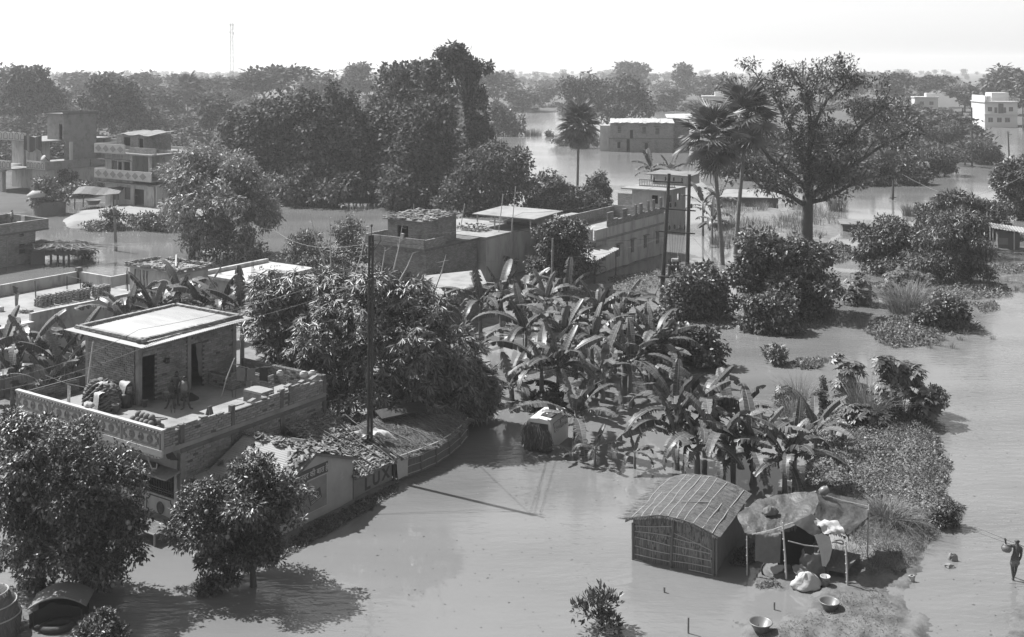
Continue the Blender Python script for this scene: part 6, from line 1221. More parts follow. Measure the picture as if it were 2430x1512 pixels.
HG = thing('white_block', 'white three-level concrete block house on the far right shore of the flood', 'house', G(2337, 302), R(-5))
g = HG.location.y / FPX
mb = MB(); holes_wall(mb, 0, 75 * g, -.5, 8.0, 0, .3, [(8 * g, 19 * g, 1.6, 3.1), (28 * g, 39 * g, 1.6, 3.1), (46 * g, 58 * g, 1.6, 3.1), (7 * g, 17 * g, 5.1, 6.5), (22 * g, 29 * g, 4.6, 6.4), (43 * g, 49 * g, 4.6, 6.4), (55 * g, 65 * g, 5.1, 6.5)]); mb.box(-.02, .3, .3, 13, -.5, 8.0); mb.box(75 * g - .3, 75 * g, .3, 13, -.5, 8); mb.build('wall', M['lbldg'], HG)
for x0, x1, z0_, z1_ in ((8, 19, 1.6, 3.1), (28, 39, 1.6, 3.1), (46, 58, 1.6, 3.1), (7, 17, 5.1, 6.5), (55, 65, 5.1, 6.5)): mb = MB(); mb.box(x0 * g, x1 * g, .15, .22, z0_, z1_); w1 = mb.build('window', M['glass'], HG); mb = MB(); mb.box((x0 + x1) / 2 * g - .06, (x0 + x1) / 2 * g + .06, .08, .15, z0_, z1_); mb.box(x0 * g, x1 * g, .08, .15, z1_ - .1, z1_); mb.build('frame', M['wood_l'], w1)
for x0, x1 in ((22, 29), (43, 49)): mb = MB(); mb.box(x0 * g, x1 * g, .15, .22, 4.6, 6.4); mb.build('door', M['wood'], HG)
mb = MB(); mb.box(-.4, 76 * g, -.9, 0.0, 4.1, 4.4); mb.box(-.4, 76 * g, -.9, 13, 8.0, 8.3); mb.build('slab', M['lbldg'], HG); mb = MB(); mb.box(31 * g, 42.8 * g, -.03, -.005, 4.45, 7.6); mb.build('centre_panel', M['conc_d'], HG)
mb = MB(); mb.box(28 * g, 68 * g, 5, 11, 8.3, 11.0); mb.build('roof_room', M['lbldg'], HG); mb = MB(); mb.box(-.2, 75 * g, -.8, -.7, 9.3, 9.4); mb.box(-.2, 0, -.6, 12, 8.3, 10.2)
for i in range(24): mb.box(-.1 + i * .46, i * .46, -.79, -.71, 8.3, 9.3)
mb.build('railing', M['lbldg'], HG); mb = MB(); mb.lathe([(1.1, 0), (1.1, 1.6), (.6, 1.9)], (13 * g, 3, 8.3), 12); mb.build('water_tank', M['lbldg'], HG)
for lb, px, py, wd, ht in (('small white house half hidden in trees left of the white block', 2172, 262, 52, 30), ('white house seen through the hazy trees behind the twin palms', 1668, 262, 52, 32), ('tiny white house in the haze beside the tallest tree', 1068, 240, 36, 33), ('low pale house in the haze on the lagoon far shore', 1208, 248, 58, 26), ('little flat-roofed house on the lagoon far shore, right of the first', 1290, 208, 45, 18)):
    h_ = thing('far_house', lb, 'house', G(px, py), R(-8)); g2 = h_.location.y / FPX; W_, H_ = wd * g2, ht * g2; mt = M['lbldg'] if 'white' in lb else M['conc_l']
    mb = MB(); holes_wall(mb, 0, W_, -.5, H_, 0, .4, [(W_ * .2, W_ * .4, H_ * .45, H_ * .7), (W_ * .62, W_ * .8, H_ * .45, H_ * .7)]); mb.box(0, .4, .4, W_ * .8, -.5, H_); mb.box(W_ - .4, W_, .4, W_ * .8, -.5, H_); mb.build('wall', mt, h_); mb = MB(); mb.box(-.4, W_ + .4, -.5, W_ * .8, H_, H_ + .4); mb.box(W_ * .55, W_ * .98, W_ * .3, W_ * .7, H_ + .4, H_ * 1.35); mb.build('roof', mt, h_)
    for a in (.2, .62): mb = MB(); mb.box(W_ * a, W_ * (a + .19), .2, .3, H_ * .45, H_ * .7); mb.build('window', M['glass'], h_)
MT = thing('lattice_mast', 'tall thin lattice telecom mast fading into the white haze', 'mast', G(550, 207)); d_ = MT.location.y; HZ_ = Zat(55, d_)
mb = MB(); w_ = 1.1
for sx, sy in ((-1, -1), (1, -1), (1, 1), (-1, 1)): mb.tube([(sx * w_ * 1.6, sy * w_ * 1.6, 0), (sx * w_ * .8, sy * w_ * .8, HZ_)], .17, 4)
for k in range(16):
    z0_, z1_ = HZ_ * k / 16, HZ_ * (k + 1) / 16; a = w_ * (1.6 - .8 * k / 16); b = w_ * (1.6 - .8 * (k + 1) / 16); s_ = 1 if k % 2 else -1
    mb.tube([(-a * s_, -a, z0_), (b * s_, -b, z1_)], .08, 4); mb.tube([(a, -a * s_, z0_), (b, b * s_, z1_)], .08, 4); mb.tube([(a * s_, a, z0_), (-b * s_, b, z1_)], .08, 4); mb.tube([(-a, a * s_, z0_), (-b, -b * s_, z1_)], .08, 4)
mb.build('lattice', M['conc_d'], MT); mb = MB()
for k, (x, z) in enumerate(((-1.6, .97), (1.6, .97), (-1.7, .86), (1.7, .84), (1.5, .92))): mb.cbox((x, -.5, HZ_ * z), (.5, .5, 2.6))
mb.build('antenna_panel', M['conc_d'], MT)
# ------------------------------------------------------------------ poles, transformer, wires
def rot_pt(o, x, y, z): return o.matrix_basis @ Vector((x, y, z))
PL = thing('steel_pole', 'tall black steel pole rising from the sheds, two joined channels with a bracket', 'utility pole', G(877, 1130)); dP = PL.location.y; hP = Zat(548, dP)
mb = MB()
for s_ in (-1, 1): mb.tube([(s_ * .08, 0, -.8), (.07 + s_ * .075, 0, hP - .2)], .072, 6)
mb.build('shaft', M['iron'], PL); mb = MB()
for k in range(9): mb.cbox((.01 + .06 * k / 9, -.03, .8 + k * 1.25), (.15, .05, .12))
mb.build('batten_plate', M['iron'], PL); mb = MB(); mb.tube([(.08, 0, hP - .3), (.09, 0, hP + .25)], .025); mb.lathe([(.04, 0), (.07, .05), (.05, .12)], (.09, 0, hP + .2), 8); mb.build('insulator', M['conc_d'], PL)
mb = MB(); zb = Zat(605, dP); mb.tube([(.05, 0, zb), (.55, 0, zb + .7)], .03); mb.tube([(.55, 0, zb + .7), (.5, 0, zb + .95)], .02); mb.tube([(.05, 0, zb), (-.7, 0, zb - .1)], .03); mb.build('bracket', M['conc_d'], PL)
TF = thing('transformer_poles', 'pair of dark poles carrying cross-arms, insulators and a transformer on a platform', 'transformer', G(1568, 735)); dT = TF.location.y; sT = dT / FPX
def tp(px, py, dy=0): return Vector(((px - CX) * sT - TF.location.x, dy, Zat(py, dT)))
for a, b in (((1567, 760), (1588, 412)), ((1628, 760), (1636, 414))): mb = MB(); mb.tube([tp(*a), tp(*b)], [.2, .13], 8); mb.build('pole', M['iron'], TF)
for x0, x1, y0, y1 in ((1548, 1620, 430, 433), (1565, 1650, 494, 500), (1562, 1648, 548, 554)): mb = MB(); mb.tube([tp(x0, y0, -.18), tp(x1, y1, -.18)], .07, 4); mb.build('cross_arm', M['iron'], TF)
for px, py in ((1551, 428), (1578, 427), (1598, 428), (1617, 429), (1590, 490), (1602, 488), (1640, 492), (1588, 543), (1600, 541), (1612, 541), (1622, 542)): mb = MB(); p = tp(px, py, -.18); mb.lathe([(.06, -.05), (.1, .02), (.06, .06), (.1, .12), (.06, .17), (.08, .24), (.03, .3)], tuple(p), 8); mb.build('insulator', M['iron'], TF)
mb = MB(); a, b = tp(1560, 654), tp(1634, 657); mb.hexa([a + Vector((0, -.5, -.08)), b + Vector((0, -.5, -.08)), b + Vector((0, .3, -.08)), a + Vector((0, .3, -.08)), a + Vector((0, -.5, .05)), b + Vector((0, -.5, .05)), b + Vector((0, .3, .05)), a + Vector((0, .3, .05))]); mb.build('platform', M['iron'], TF)
mb = MB(); p = tp(1599, 654); mb.cbox(tuple(p + Vector((0, -.1, .42))), (.95, .6, .72)); mb.cbox(tuple(p + Vector((0, -.1, .82))), (1.05, .7, .07)); tk = mb.build('tank', M['conc_d'], TF); mb = MB()
for k in range(7): mb.cbox(tuple(p + Vector((-.42 + k * .14, -.46, .4))), (.04, .14, .62))
mb.build('cooling_fins', M['iron'], tk); mb = MB(); T0 = Matrix.Translation(p + Vector((-.2, -.1, 1.25))) @ Matrix.Rotation(R(90), 4, 'Y'); mb.T = T0; mb.lathe([(.14, 0), (.16, .05), (.16, .5), (.14, .55)], n=10); mb.build('oil_drum', M['white'], TF)
for k in range(3): mb = MB(); mb.lathe([(.05, 0), (.09, .08), (.05, .14), (.09, .2), (.03, .3)], tuple(p + Vector((-.3 + k * .3, -.1, .85))), 8); mb.build('bushing', M['iron'], TF)
mb = MB()
for k in range(7): x = -.25 - .07 * k; mb.tube([tp(1575, 660, -.2), tp(1557 - k * 1.6, 690 + k * 3, -.3), tp(1553 - k * 1.4, 712, -.3), tp(1570, 728, -.2)], .018, 4, cap=False)
for k in range(6): mb.tube([tp(1588 + k * 7, 552, -.18), tp(1590 + k * 5, 600, -.2), tp(1594 + k * 4, 636, -.1)], .012, 3, cap=False)
mb.build('cable', M['wire_d'], TF)
def pole(label, base, top, r=.11, m='conc_d', arms=(), group='power poles in the flood', name='utility_pole'):
    p = G(*base); t = thing(name, label, 'utility pole', p, 0, group); s_ = p.y / FPX; mb = MB(); mb.tube([(0, 0, -.8), ((top[0] - base[0]) * s_, 0, Zat(top[1], p.y))], [r * 1.2, r * .8], 6); mb.build('shaft', M[m], t)
    for py, hw in arms: mb = MB(); z = Zat(py, p.y); mb.tube([(-hw, -.1, z), (hw, -.1, z + .1)], r * .5, 4); mb.build('cross_arm', M['iron'], t)
    return t
pole('square pale pole standing in the creek before the yard', (276, 596), (271, 492), .16, 'conc', ((512, .25),))
pole('dark pole standing in open flood right of the huge tree', (2118, 474), (2121, 396), .16, 'iron', ((470, .5),))
pole('thin pole by the far banana plants, right', (2242, 417), (2241, 326), .14, 'iron', ((331, .9),)); pole('pole of the joined pair left of the white block, left one', (2284, 335), (2284, 256), .2, 'iron', ((266, 2.6),)); pole('pole of the joined pair left of the white block, right one', (2307, 395), (2306, 255), .16, 'iron')
pole('leaning pole in the flood below the white block', (2396, 390), (2392, 312), .14, 'iron', ((320, .4),)); pole('pole at the right edge beside the white block', (2428, 312), (2427, 244), .2, 'iron')
pole('pale thin pole leaning before the dark mango tree', (1307, 745), (1312, 566), .09, 'wood_l', ())
def wire(pts, r=.012, m='wire', label=None, sag=.4):
    r *= .7 if pts[0][2] < 100 else 1
    """a cable through points given as (px, py, distance)"""
    P_ = [Vector(((px - CX) * d / FPX, d, Zat(py, d))) for px, py, d in pts]; path = []
    for a, b in zip(P_[:-1], P_[1:]):
        for k in range(12): t = k / 12; path.append(a.lerp(b, t) - Vector((0, 0, sag * 4 * t * (1 - t))))
    path.append(P_[-1]); mb = MB(); mb.tube(path, r, 4); return single(mb, 'cable', M[m], label, 'cable')
wire([(-20, 905, 46), (330, 782, 50), (880, 632, 52)], .016, 'wire', 'pale cable crossing over the sheet roof from the left edge, upper one', .3)
wire([(-20, 930, 46), (420, 790, 50), (885, 660, 52)], .016, 'wire', 'pale cable crossing over the sheet roof from the left edge, lower one', .3)
wire([(885, 570, 52), (1230, 545, 80), (1585, 560, 88)], .018, 'wire_d', 'dark cable from the steel pole to the transformer poles, lower one', .6)
wire([(885, 552, 52), (1240, 505, 80), (1580, 432, 88)], .018, 'wire', 'cable from the steel pole to the top arm of the transformer poles', .6)
wire([(885, 585, 52), (1300, 610, 80), (1580, 560, 88)], .016, 'wire', 'lowest cable from the steel pole to the transformer poles', .5)
wire([(884, 575, 52), (650, 545, 100), (440, 480, 150)], .02, 'wire', 'cable from the steel pole to the courtyard houses', .8)
wire([(270, 500, 150), (110, 520, 140), (-30, 545, 120)], .025, 'wire', 'cable from the pale creek pole to the left edge', .5)
wire([(1640, 560, 88), (1900, 660, 84), (2440, 660, 70)], .014, 'wire_d', 'dark cable sagging from the transformer poles to the right edge', 1.6)
wire([(2121, 400, 161), (2280, 470, 130), (2450, 405, 110)], .018, 'wire', 'cable from the pole in open flood to the right edge', .5)
# ------------------------------------------------------------------ thatched hut
HTT = thing('thatched_hut', 'reed hut with a low arched thatch roof tied down by bamboo strips', 'hut', G(1695, 1366), R(-25.7)); qh = random.Random(5)
def roof_x(u): return -3.55 + 3.75 * u
def roof_z(u, v): return 1.46 + .55 * math.sin(math.pi * min(1, max(0, u * .94 + .03))) ** .8 + .14 * v - .05 * v * v + .02 * math.sin(u * 20 + v * 9)
LEN = 4.6; mb = MB(); mb.slab([[(roof_x(i / 20) + .12 * v_, -.16 + LEN * v_, roof_z(i / 20, v_)) for i in range(21)] for v_ in [k / 12 for k in range(13)]], .09); mb.build('roof', M['thatch_x'], HTT, True)
mb = MB()
for i in range(8500):
    u, v_ = qh.random(), qh.random(); a = Vector((roof_x(u) + .12 * v_, -.18 + LEN * v_, roof_z(u, v_) + .004)); u2 = min(1.02, u + .1 * (1 if u > .5 else -1) * qh.uniform(.5, 1.4)); b = Vector((roof_x(u2) + .12 * v_, a.y + qh.uniform(-.06, .06), roof_z(min(1, max(0, u2)), v_) + qh.uniform(.0, .03))); w_ = Vector((0, .012, 0)); mb.add([a - w_, a + w_, b + w_ * .5, b - w_ * .5], [(0, 1, 2, 3)])
for i in range(500):
    u = qh.random(); a = Vector((roof_x(u), -.14, roof_z(u, 0) - .03)); b = a + Vector((qh.uniform(-.05, .05), -qh.uniform(.05, .16), qh.uniform(-.09, .02))); w_ = Vector((.008, 0, 0)); mb.add([a - w_, a + w_, b], [(0, 1, 2)])
mb.build('straw', M['thatchi'], HTT, kind='stuff')
for k, u in enumerate((.08, .17, .27, .37, .46, .55, .64, .74, .84, .93)):
    mb = MB(); e = (.55 if k in (1, 8) else .97); mb.tube([(roof_x(u) + .12 * t + qh.uniform(-.04, .04), -.18 + LEN * t, roof_z(u + qh.uniform(-.012, .012), t) + .018) for t in (0, .15 * e, .35 * e, .55 * e, .75 * e, e)], .016, 5); mb.build('bamboo_strip', M['bamboo'], HTT)
mb = MB(); mb.tube([(roof_x(.5), 1.2, roof_z(.5, .28) + .07), (roof_x(.75), 1.9, roof_z(.75, .45) + .06)], .02, 5); mb.build('bamboo_strip', M['bamboo'], HTT)
def gab(x): u = (x + 3.55) / 3.75; return roof_z(u, 0) - .09
xs = [-3.28 + 3.28 * i / 12 for i in range(13)]; mb = MB(); mb.grid([[(x, .02, -.5 + (gab(x) + .5) * t) for x in xs] for t in (0, .33, .66, 1)]); mb.grid([[(x, .07, -.5 + (gab(x) + .5) * t) for x in reversed(xs)] for t in (0, .33, .66, 1)]); mb.build('gable_wall', M['reed'], HTT)
mb = MB(); mb.hexa([(-.06, .08, -.5), (0, .08, -.5), (.1, LEN - .3, -.5), (.04, LEN - .3, -.5), (-.06, .08, 1.42), (0, .08, 1.42), (.1, LEN - .3, 1.5), (.04, LEN - .3, 1.5)]); mb.hexa([(-3.3, .08, -.5), (-3.24, .08, -.5), (-3.14, LEN - .3, -.5), (-3.2, LEN - .3, -.5), (-3.3, .08, 1.42), (-3.24, .08, 1.42), (-3.14, LEN - .3, 1.5), (-3.2, LEN - .3, 1.5)]); mb.hexa([(-3.2, LEN - .3, -.5), (.1, LEN - .3, -.5), (.1, LEN - .24, -.5), (-3.2, LEN - .24, -.5), (-3.2, LEN - .3, 1.6), (.1, LEN - .3, 1.5), (.1, LEN - .24, 1.5), (-3.2, LEN - .24, 1.6)]); mb.build('side_wall', M['reed'], HTT)
mb = MB()
for i in range(1500):
    x = qh.uniform(-3.25, -.02); z0_ = qh.uniform(-.05, 1.2); z1_ = min(gab(x), z0_ + qh.uniform(.3, .9)); mb.add([(x, .012, z0_), (x + .016, .012, z0_), (x + qh.uniform(-.05, .05) + .012, -.002, z1_), (x, .0, z1_)], [(0, 1, 2, 3)])
mb.build('reed', M['reedi'], HTT, kind='stuff')
for x, dx, top in ((-3.27, 0, 1.44), (-1.75, .16, 1.93), (-.03, .02, 1.42), (.1, 0, 1.4)): mb = MB(); mb.tube([(x, -.05, -.5), (x + dx * .5, -.055, .9), (x + dx, -.05, top)], .05 if x < -.1 else .035, 7); mb.build('post', M['bark_l'], HTT)
for z0_, z1_, xa, xb in ((.22, .2, -3.2, -1.75), (.55, .5, -3.2, -1.72), (.9, .82, -3.2, -1.7), (1.12, 1.2, -3.2, -1.66), (1.33, 1.6, -3.2, -1.62), (.24, .3, -1.75, -.1), (.55, .55, -1.72, -.1), (.85, .82, -1.7, -.15), (1.15, 1.12, -1.68, -.5), (1.35, .95, -1.62, -.1), (.04, .02, -1.0, -.03)): mb = MB(); mb.tube([(xa, -.03, z0_), ((xa + xb) / 2, -.04, (z0_ + z1_) / 2 + qh.uniform(-.03, .03)), (xb, -.03, z1_)], .016, 5); mb.build('batten', M['bamboo'], HTT)
# ------------------------------------------------------------------ tarpaulin shelter and what stands in and round it
TN = thing('tarpaulin_shelter', 'patched tarpaulin awning on bamboo poles leaning against the thatched hut', 'shelter', G(1860, 1360)); o_ = TN.location
def L(x, y, z=0): return Vector((x - o_.x, y - o_.y, z))
def cloth(name, rows, m, parent, wrinkle=.03, seed=0, sub=5, thick=0.0):
    """rows of world corner points, refined bilinearly, with soft folds"""
    q = random.Random(seed); n, k = len(rows), len(rows[0]); out = []
    for i in range((n - 1) * sub + 1):
        r_ = []; a = min(n - 2, i // sub); f = i / sub - a
        for j in range((k - 1) * sub + 1):
            b = min(k - 2, j // sub); g_ = j / sub - b; p = (rows[a][b] * (1 - f) + rows[a + 1][b] * f) * (1 - g_) + (rows[a][b + 1] * (1 - f) + rows[a + 1][b + 1] * f) * g_
            u_, v_ = (a + f) * 5, (b + g_) * 5; w_ = wrinkle * (math.sin(u_ * 1.1 + v_ * .45 + seed) + .7 * math.sin(v_ * 1.7 - u_ * .3 + seed * 2) + .6 * math.sin(v_ * 3.9 + u_ * 2.2 + math.sin(u_ * 1.3) * 2) + .35 * q.uniform(-1, 1)); r_.append(p + Vector((0, -w_ * .5, w_)))
        out.append(r_)
    mb = MB(); mb.grid(out); return mb.build(name, M[m], parent, True)
cloth('tarpaulin', [[L(8.9, 43.4, 1.75), L(9.9, 44.2, 2.05), L(11.0, 44.3, 2.2), L(12.18, 43.9, 2.5)], [L(8.95, 42.6, 1.6), L(9.9, 43.1, 1.9), L(11.0, 43.2, 2.0), L(12.05, 43.0, 2.42)], [L(9.0, 42.0, 1.55), L(9.6, 42.1, 1.55), L(10.35, 42.0, 1.68), L(11.6, 42.3, 2.12)]], 'tarp', TN, .032, 3, 9)
cloth('tarpaulin', [[L(12.18, 43.9, 2.5), L(13.2, 44.1, 2.25), L(14.25, 44.0, 2.05)], [L(12.05, 43.0, 2.42), L(13.0, 42.9, 2.05), L(13.9, 42.8, 1.9)], [L(11.6, 42.3, 2.12), L(12.1, 41.9, 1.8), L(12.75, 41.6, 1.72)]], 'tarp', TN, .028, 8, 9)
cloth('tarpaulin_flap', [[L(10.79, 42.1, 1.97), L(11.58, 42.35, 2.2)], [L(11.3, 41.75, 1.72), L(11.95, 41.9, 1.95)], [L(11.75, 41.6, 1.5), L(12.15, 41.75, 1.72)]], 'tarp_d', TN, .02, 5)
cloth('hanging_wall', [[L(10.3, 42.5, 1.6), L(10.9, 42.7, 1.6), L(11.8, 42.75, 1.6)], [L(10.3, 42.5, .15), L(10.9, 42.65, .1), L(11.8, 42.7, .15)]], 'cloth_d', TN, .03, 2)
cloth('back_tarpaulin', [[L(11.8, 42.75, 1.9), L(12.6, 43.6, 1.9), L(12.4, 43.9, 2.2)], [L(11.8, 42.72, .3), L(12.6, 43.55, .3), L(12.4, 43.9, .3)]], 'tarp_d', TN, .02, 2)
mb = MB(); q = random.Random(31)
for a, b in ((L(9.0, 42.0, 1.55), L(10.35, 42.0, 1.68)), (L(10.35, 42.0, 1.68), L(11.6, 42.3, 2.12)), (L(12.1, 41.9, 1.8), L(12.75, 41.6, 1.72)), (L(12.75, 41.6, 1.72), L(13.9, 42.8, 1.9)), (L(13.9, 42.8, 1.9), L(14.25, 44.0, 2.05))):
    for k in range(26): t = (k + q.random()) / 26; p = a.lerp(b, t); h_ = q.uniform(.03, .2) * (1 if q.random() < .7 else 1.8); w_ = (b - a).normalized() * q.uniform(.02, .06); mb.add([p - w_, p + w_, p + w_ * .6 + Vector((q.uniform(-.03, .03), q.uniform(-.03, .0), -h_)), p - w_ * .7 + Vector((0, 0, -h_ * q.uniform(.4, 1)))], [(0, 1, 2, 3)])
mb.build('ragged_hem', M['tarp'], TN)
for (bx_, by_, bz), (tx, ty, tz), r_ in (((10.37, 41.36, -.2), (10.25, 41.5, 2.22), .042), ((12.49, 40.8, -.2), (12.45, 40.9, 1.78), .042), ((13.94, 43.05, -.2), (14.1, 43.3, 2.2), .035), ((12.1, 43.8, -.1), (12.15, 43.85, 2.5), .035), ((9.0, 42.0, -.3), (9.0, 42.0, 1.5), .03)):
    mb = MB(); a, b = L(bx_, by_, bz), L(tx, ty, tz); mb.tube([a, a.lerp(b, .5) + Vector((.015, 0, 0)), b], [r_, r_ * .95, r_ * .7], 7)
    for k in range(6): c = a.lerp(b, (k + .5) / 6); mb.tube([c - Vector((0, 0, .012)), c + Vector((0, 0, .012))], r_ * 1.15, 7)
    mb.build('bamboo_pole', M['bamboo'], TN)
for a, b in ((L(9.2, 42.0, 1.56), L(10.8, 42.05, 2.0)), (L(10.45, 41.45, 1.55), L(11.75, 41.5, 1.3)), (L(11.7, 42.2, 2.1), L(12.6, 41.5, 1.72)), (L(12.1, 43.85, 2.48), L(14.1, 43.4, 2.08))): mb = MB(); mb.tube([a, a.lerp(b, .5) - Vector((0, 0, .05)), b], .022, 5); mb.build('cross_pole', M['bamboo'], TN)
def top(name, label, cat, mb, m, loc, group=None, smooth=False, rz=0): return single(mb, name, M[m], label, cat, group, smooth, loc, (0, 0, rz))
def sheet_thing(name, label, cat, rows, m, wrinkle=.02, seed=1, group=None, sub=5):
    o = cloth(name, rows, m, None, wrinkle, seed, sub); return put(o, label, cat, group)
V = Vector
sheet_thing('hung_cloth', 'grey blanket hung over the front edge of the tarpaulin, left', 'blanket', [[V((9.3, 42.02, 1.64)), V((9.8, 42.0, 1.68)), V((10.28, 41.98, 1.74))], [V((9.3, 41.86, 1.58)), V((9.8, 41.84, 1.6)), V((10.28, 41.82, 1.66))], [V((9.28, 41.82, .62)), V((9.8, 41.8, .56)), V((10.22, 41.78, .55))]], 'sack', .025, 4)
sheet_thing('hung_cloth', 'white shirt-like cloth draped from the tarpaulin flap over the bench', 'cloth', [[V((11.45, 41.5, 1.75)), V((11.75, 41.55, 1.78)), V((12.05, 41.5, 1.7))], [V((11.62, 41.42, 1.3)), V((11.85, 41.42, 1.3)), V((12.1, 41.4, 1.25))], [V((11.72, 41.4, .65)), V((11.85, 41.38, .6)), V((12.0, 41.4, .85))]], 'cloth_w', .022, 6)
sheet_thing('white_sheet', 'white plastic sheet heaped on the tarpaulin edge above the bench', 'plastic sheet', [[V((11.55, 41.95, 2.12)), V((12.0, 42.1, 2.1)), V((12.5, 42.05, 2.05))], [V((11.75, 41.75, 1.95)), V((12.15, 41.75, 2.02)), V((12.6, 41.7, 1.92))], [V((11.85, 41.6, 1.72)), V((12.2, 41.55, 1.78)), V((12.65, 41.5, 1.72))]], 'cloth_w', .04, 9)
mb = MB(); mb.tube([(.0 + .2 * math.cos(a * .524), .12 * math.sin(a * .524), .04 * math.sin(a)) for a in range(13)], .03, 5); top('rolled_mat', 'dark coil of rope and mat hanging at the awning corner', 'rope coil', mb, 'rust', (12.3, 41.35, 1.55), smooth=True)
sheet_thing('hung_cloth', 'small dark garment hanging from the line inside the shelter', 'garment', [[V((11.0, 41.5, 1.42)), V((11.45, 41.5, 1.38))], [V((11.1, 41.48, 1.05)), V((11.42, 41.48, 1.0))]], 'cloth_d', .015, 3)
mb = MB(); mb.lathe([(.001, 0), (.2, .02), (.21, .16), (.19, .3), (.15, .34)], n=14); top('metal_drum', 'round dark tin standing behind the big sack', 'tin', mb, 'metal_pot', (11.75, 42.1, .8), smooth=True); mb = MB(); mb.box(-.25, .25, -.2, .2, -.8, 0); top('crate', 'dark crate under the round tin inside the shelter', 'crate', mb, 'wood', (11.75, 42.1, .8))
def sack_mb(prof, q, sx=1, sy=.8):
    mb = MB(); n = 26; vs = []; pr = []
    for (r0_, z0_), (r1_, z1_) in zip(prof[:-1], prof[1:]): pr += [(r0_ + (r1_ - r0_) * t / 3, z0_ + (z1_ - z0_) * t / 3) for t in range(3)]
    prof = pr + [prof[-1]]; ph = q.uniform(0, 6)
    def wob(a, z): return 1 + .15 * math.sin(a * 2 + ph + z * 5) + .1 * math.sin(a * 5 - z * 11 + ph) + .07 * math.sin(a * 9 + z * 17)
    for r_, z in prof: vs += [(r_ * sx * math.cos(k * 6.2832 / n) * wob(k * 6.2832 / n, z), r_ * sy * math.sin(k * 6.2832 / n) * wob(k * 6.2832 / n, z), max(0, z + .03 * math.sin(k * 1.9 + z * 12))) for k in range(n)]
    mb.add(vs, [(i * n + k, i * n + (k + 1) % n, (i + 1) * n + (k + 1) % n, (i + 1) * n + k) for i in range(len(prof) - 1) for k in range(n)] + [tuple((len(prof) - 1) * n + k for k in range(n))]); return mb
q = random.Random(2); top('sack', 'tall bulging grey sack standing open inside the shelter', 'sack', sack_mb([(.3, 0), (.42, .1), (.43, .3), (.39, .42), (.41, .6), (.4, .8), (.36, .98), (.31, 1.02), (.25, .93)], q), 'sack', (11.45, 41.75, .05), smooth=True)
top('sack', 'slumped white sack lying in front of the tall grey sack', 'sack', sack_mb([(.5, 0), (.56, .06), (.5, .2), (.36, .36), (.22, .5), (.1, .58)], q, 1.05, .6), 'cloth_w', (11.0, 40.9, .04), smooth=True); sheet_thing('sack_flap', 'limp grey sack mouth thrown over the slumped white sack', 'sack', [[V((10.5, 41.1, .75)), V((10.9, 41.2, .82))], [V((10.6, 40.95, .5)), V((11.2, 41.05, .55))]], 'sack', .03, 2)
BK = thing('bucket', 'white plastic bucket beside the slumped white sack', 'bucket', (11.69, 40.88, .06)); mb = MB(); mb.lathe([(.001, .02), (.14, .02), (.14, 0), (.175, .4), (.19, .4), (.19, .43), (.165, .43), (.13, .05), (.001, .04)], n=16, cap=False); mb.build('body', M['plastic'], BK, True); mb = MB(); mb.tube([(-.18, 0, .4), (-.12, -.19, .3), (.12, -.19, .3), (.18, 0, .4)], .008, 4); mb.build('handle', M['iron'], BK)
BN = thing('plank_bench', 'low dark plank platform under the awning edge', 'bench', (0, 0, 0)); c4 = [V((11.94, 41.65, .5)), V((12.65, 41.37, .5)), V((13.58, 42.67, .5)), V((12.53, 43.23, .5))]
for k in range(6): a, b = k / 6 + .006, (k + 1) / 6 - .006; mb = MB(); f = lambda u, v_: (c4[0] * (1 - u) + c4[1] * u) * (1 - v_) + (c4[3] * (1 - u) + c4[2] * u) * v_; mb.prism([f(a, 0), f(b, 0), f(b, 1), f(a, 1)], (0, 0, -.04)); mb.build('plank', M['wood'], BN)
for u, v_ in ((.06, .04), (.94, .04), (.94, .96), (.06, .96)): mb = MB(); p = f(u, v_); mb.box(p.x - .05, p.x + .05, p.y - .05, p.y + .05, -.1, .455); mb.build('leg', M['wood'], BN)
mb = MB(); mb.prism([c4[0] + V((0, 0, -.045)), c4[1] + V((0, 0, -.045)), c4[1] + V((0, .05, -.045)), c4[0] + V((0, .05, -.045))], (0, 0, -.1)); mb.build('rail', M['wood'], BN)
mb = MB(); mb.T = Matrix.Rotation(R(65), 4, 'Y'); mb.lathe([(.001, -.2), (.12, -.19), (.17, -.05), (.17, .08), (.13, .15), (.15, .19), (.12, .19), (.1, .1), (.001, .05)], n=14, cap=False); top('clay_jar', 'pale round jar lying on the ridge of the tarpaulin', 'jar', mb, 'metal_pot', (12.42, 43.6, 2.62), smooth=True)
top('plastic_bag', 'crumpled white plastic bag weighing down the tarpaulin', 'plastic bag', sack_mb([(.24, 0), (.27, .08), (.2, .2), (.12, .28), (.04, .3)], q, 1.1, .7), 'sack', (10.15, 43.0, 1.93), smooth=True)
mb = MB(); mb.tube([(.35 * math.cos(a * .4 + 1.2), 0, .35 + .35 * math.sin(a * .4 + 1.2)) for a in range(9)], .04, 6); top('tyre', 'old black tyre half sunk under the hung blanket', 'tyre', mb, 'rubber', (9.9, 41.9, -.1), smooth=True)
for lb, px, py, r_ in (('wide clay basin on the mud, upper one', 1968, 1449, .36), ('wide clay basin at the bottom edge, lower one', 1805, 1499, .4)):
    mb = MB(); mb.lathe([(.001, 0), (r_ * .55, 0), (r_ * .62, .1), (r_ * .92, .3), (r_ * 1.05, .34), (r_ * 1.02, .37), (r_ * .88, .33), (r_ * .56, .1), (.001, .06)], n=22, cap=False); p = G(px, py, .05); top('basin', lb, 'basin', mb, 'metal_pot', p, 'basins on the mud', True)
